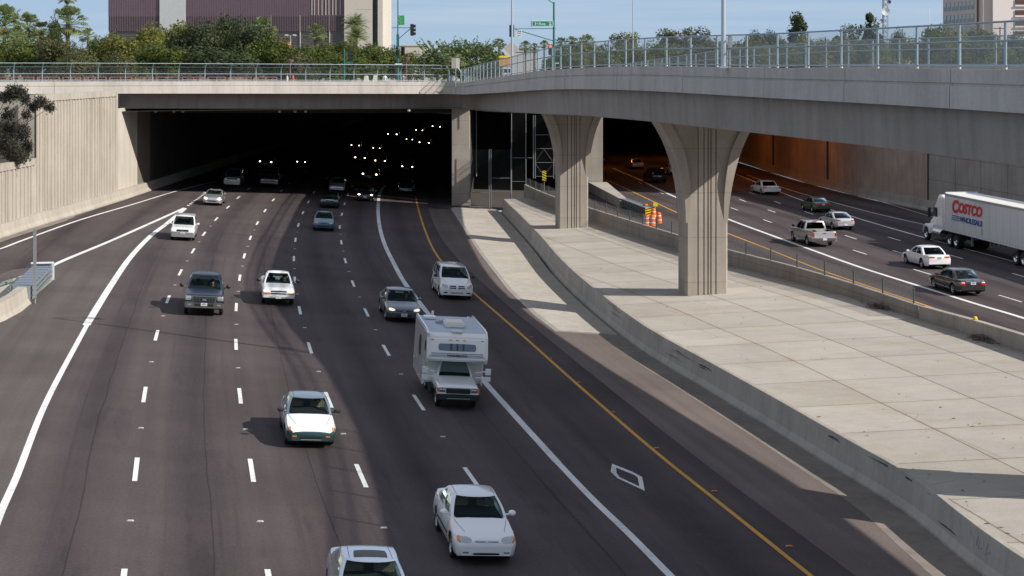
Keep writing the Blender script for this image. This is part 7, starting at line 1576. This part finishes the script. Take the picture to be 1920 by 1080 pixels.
x3 = lambda u: (u-960)*Y3/F-o3.x; z3 = lambda v: H-(v-HV)*Y3/F-GZ
MB().tube((0, 0, 0), (0, 0, z3(4)), .15, .09, 12).build('pole', M['sig_green'], s3, smooth=40)
MB().tube((x3(964), 0, z3(54)), (x3(1042), 0, z3(53.5)), .035, n=6).tube((x3(966), 0, z3(55)), (0, 0, z3(77)), .05, n=6).tube((0, 0, z3(7)), (x3(1020), 0, z3(-6)), .05, n=6).tube((x3(1020), 0, z3(-6)), (x3(1004), 0, z3(-10)), .05, n=6).build('arm', M['sig_green'], s3)
MB().box((x3(1001), 0, z3(-10)), (.7, .3, .14)).build('luminaire', M['sig_green'], s3)
ns = MB().box((x3(1017.3), -.12, z3(44.3)), ((1037.3-997.3)*Y3/F, .05, 10.8*Y3/F)).build('street_sign', M['sign_white'], s3)
MB().box((x3(1017.3), -.148, z3(44.3)), ((1036.2-998.4)*Y3/F, .012, 8.8*Y3/F)).build('sign_face', M['sign_green'], ns); MB().box((x3(996.2), 0, z3(44.5)), (.07, .1, .6)).build('sign_end', M['cush_dark'], ns)
def slab_text(txt, u, v, size, mt_, par, shear=0): me = textmesh(txt, size, .003, shear, .003); place_mesh(me, 'lettering', M[mt_], Matrix.Translation((x3(u), -.160, z3(v))) @ Matrix.Rotation(R(90), 4, 'X'), par)
slab_text('3', 1001.5, 47.3, .44, 'sign_white', ns); slab_text('rd', 1005.6, 45.2, .22, 'sign_white', ns); slab_text('Ave.', 1009.8, 47.3, .44, 'sign_white', ns); slab_text('400 N', 1028, 43.0, .13, 'sign_white', ns)
g = MB().lathe([(0, 0), (.13, 0)], 14, (x3(1031.6), -.162, z3(46.4)), 'y'); g.build('seal', M['sign_white'], ns); MB().lathe([(0, 0), (.06, 0)], 10, (x3(1031.6), -.166, z3(46.6)), 'y').build('seal_mark', M['sig_green'], ns)
sighead(s3, o3.x+x3(959.5), GZ+z3(58), 1.25, .50, Y=Y3); sighead(s3, o3.x+x3(1032), GZ+z3(93), 1.1, .42, lit=0, Y=Y3)
ws_ = MB().box((x3(973.5), -.1, z3(63)), (.52, .03, .68)).build('one_way_sign', M['sign_white'], s3)
me = textmesh('ONE', .2, .003, 0, .003, 'CENTER'); place_mesh(me, 'lettering', M['sig_black'], Matrix.Translation((x3(973.5), -.12, z3(61)+.04)) @ Matrix.Rotation(R(90), 4, 'X'), ws_); me = textmesh('WAY', .18, .003, 0, .003, 'CENTER'); place_mesh(me, 'lettering', M['sig_black'], Matrix.Translation((x3(973.5), -.12, z3(64.2)+.02)) @ Matrix.Rotation(R(90), 4, 'X'), ws_)
g = MB().prism([(-.2, 0), (-.08, .08), (-.08, .03), (.18, .03), (.18, -.03), (-.08, -.03), (-.08, -.08)], -.122, -.118, 'y'); g.v = [(a+x3(973.5), b, c+z3(67)) for a, b, c in g.v]; g.build('arrow', M['sig_black'], ws_)
aw = empty('one_way_sign', ((1041-960)*180/F, 180, GZ)); tag(aw, 'small white arrow sign seen through the overpass fence below the red light', 'sign'); za = H-(118.5-HV)*180/F-GZ
MB().tube((0, .05, 0), (0, .05, za), .04, n=6).build('post', M['galv'], aw); MB().prism([(-.4, za), (-.2, za+.14), (-.2, za+.05), (.4, za+.05), (.4, za-.05), (-.2, za-.05), (-.2, za-.14)], -.02, .0, 'y').build('arrow', M['sign_white'], aw)
# backs of signs
sb = empty('sign', ((855-960)*162/F, 160.8, GZ)); tag(sb, 'two pale square sign backs side by side on a post at the parapet bend', 'sign'); zb = H-(118.5-HV)*161/F-GZ
MB().tube((0, .05, 0), (0, .05, zb), .045, n=6).build('post', M['galv'], sb); MB().box((-.2, 0, zb), (.38, .03, .98)).build('panel', mat('sign_back', (.42, .38, .28), .5), sb); MB().box((.2, -.01, zb), (.38, .03, .98)).build('panel', mat('sign_back_light', (.55, .56, .52), .4), sb)
sb = empty('sign', ((957-960)*165/F+.1, 165, GZ)); tag(sb, 'blank beige diamond sign back behind the slim light pole', 'sign'); zb = H-(92-HV)*165/F-GZ
MB().tube((0, .05, 0), (0, .05, zb), .05, n=6).build('post', M['galv'], sb); MB().prism([(0, zb-.78), (.78, zb), (0, zb+.78), (-.78, zb)], -.02, .0, 'y').build('panel', mat('sign_back_pink', (.50, .42, .36), .5), sb)
kb = empty('parked_truck', ((947-960)*172/F, 172, GZ)); tag(kb, 'small parked truck with a yellow and orange box half hidden by the fence rails', 'truck'); zk = H-(117-HV)*172/F-GZ
MB().box((0, 0, zk), (1.1, 2, .95)).build('box_body', mat('box_orange', (.70, .30, .06), .5), kb, bevel=.05); MB().box((-.05, 0, zk+.55), (1.16, 2.1, .22)).build('box_top', M['hazard_yellow'], kb, bevel=.03); MB().box((.15, -.2, zk-.95), (1.0, 1.8, .9)).build('cab', M['nose_grey'], kb, bevel=.08); MB().box((.15, -1.12, zk-.85), (.8, .04, .35)).build('window', M['curtain_dark'], kb)
for s_ in (-1, 1): MB().lathe([(0, -.1), (.3, -.1), (.33, 0), (.3, .1), (0, .1)], 12, (s_*.45+.15, -.7, .33), 'x').build('wheel', M['tyre'], kb)
# lamps of the park
def park_lamp(u, v0, Y, label): 
    t = empty('street_lamp', ((u-960)*Y/F, Y, GZ)); tag(t, label, 'street lamp', 'mauve park lamps'); zt = H-(v0-HV)*Y/F-GZ
    MB().tube((0, 0, 0), (0, 0, zt-.5), .075, .06, 8).build('post', M['lamp_mauve'], t); MB().lathe([(.06, zt-.55), (.14, zt-.45), (.38, zt-.12), (.42, zt), (0, zt+.03)], 14).build('lamp_shade', M['lamp_mauve'], t, smooth=40)
park_lamp(544, 112, 184, 'mauve flared park lamp at the darker tree, standing near its twin'); park_lamp(556.5, 108, 188, 'slightly taller mauve flared park lamp next to its twin'); park_lamp(762, 108, 182, 'mauve flared park lamp close to the main green signal pole')
def twin(u, v0, Y, label, m_='nose_grey'):
    t = empty('street_lamp', ((u-960)*Y/F, Y, GZ)); tag(t, label, 'street lamp'); zt = H-(v0-HV)*Y/F-GZ
    MB().tube((0, 0, 0), (0, 0, zt), .10, .07, 8).box((0, 0, zt), (1.3, .06, .06)).build('post', M[m_], t)
    for s_ in (-1, 1): MB().box((s_*.55, 0, zt+.05), (.5, .4, .25)).build('luminaire', M[m_], t, bevel=.06)
twin(544.5, 67, 230, 'pale twin headed lamp in front of the louvred wall', 'stone_beige'); twin(566, 71, 240, 'dark twin headed lamp in front of the louvred wall', 'cush_dark')
t = empty('street_lamp', ((216-960)*230/F, 230, GZ)); tag(t, 'black single headed lamp before the corner of the purple building', 'street lamp'); zt = H-(50-HV)*230/F-GZ; MB().tube((0, 0, 0), (0, 0, zt), .09, .06, 8).build('post', M['cush_dark'], t); MB().box((-.1, 0, zt), (.5, .4, .16)).build('luminaire', M['cush_dark'], t)
# mauve railing along the far pavement, panel by panel
u = -20; k = 0
while u < 505:
    w_ = (46 if k % 3 else 38); Y = 172; a, b = sx(u+2, Y), sx(u+w_-3, Y); t = empty('street_railing', (a, Y, GZ)); tag(t, 'low mauve pedestrian railing panel behind the light street fence', 'railing', 'mauve railing panels along the far pavement')
    zt = H-(144.5-HV)*Y/F-GZ; g = MB()
    for x in (0, (b-a)/2, b-a): g.box((x, 0, zt/2), (.09, .06, zt))
    for z in (zt, zt-.28, .25): g.box(((b-a)/2, .0, z), (b-a, .05, .07))
    g.build('rail_frame', M['mauve_rail'], t); u += w_+2; k += 1
# concrete kerbside blocks and people near the crossing
for u, v0, lb in ((686, 142, 'pale wedge shaped planter under the park trees, by the curved fence post'), (703, 141, 'second pale wedge shaped planter under the park trees'), (826, 139, 'pale planter standing under the feathery tree')):
    Y = 190; t = empty('planter', (sx(u, Y), Y, GZ)); tag(t, lb, 'planter'); zt = H-(v0-HV)*Y/F-GZ
    MB().prism([(-.45, 0), (.45, 0), (.25, zt), (-.15, zt)], -.3, .3, 'y').build('planter_body', M['cream'], t, bevel=.04); MB().lathe([(.2, zt-.05), (.22, zt+.2), (0, zt+.35)], 7).build('plant', M['leaf_green'], t)
def stand(u, Y, shirt, tr_, label, rz, k=1., skin='skin'): person(PSTD, shirt, tr_, skin, label, Matrix.Translation((sx(u, Y), Y, GZ)) @ Matrix.Rotation(rz, 4, 'Z') @ Matrix.Scale(k, 4), False, 'pedestrians beyond the street fence')
stand(538.5, 182, 'shirt_white', 'jeans', 'pedestrian in a white top walking just before the mauve lamps', .3); stand(549.5, 184, 'shirt_red', 'jeans', 'pedestrian in a red top between the two mauve lamps', 2.8); stand(722, 186, 'shirt_white', 'jeans', 'pedestrian in white standing before the main green signal pole', -1.2)
stand(842, 184, 'shirt_blue', 'jeans', 'pedestrian in blue by the bend of the street fence', 1.); stand(849, 187, 'shirt_white', 'jeans', 'pedestrian in white beside the one in blue at the fence bend', 4.); stand(756.5, 186, 'shirt_grey', 'cabin_dark', 'pedestrian in dark clothes beside the main green signal pole', 2.)
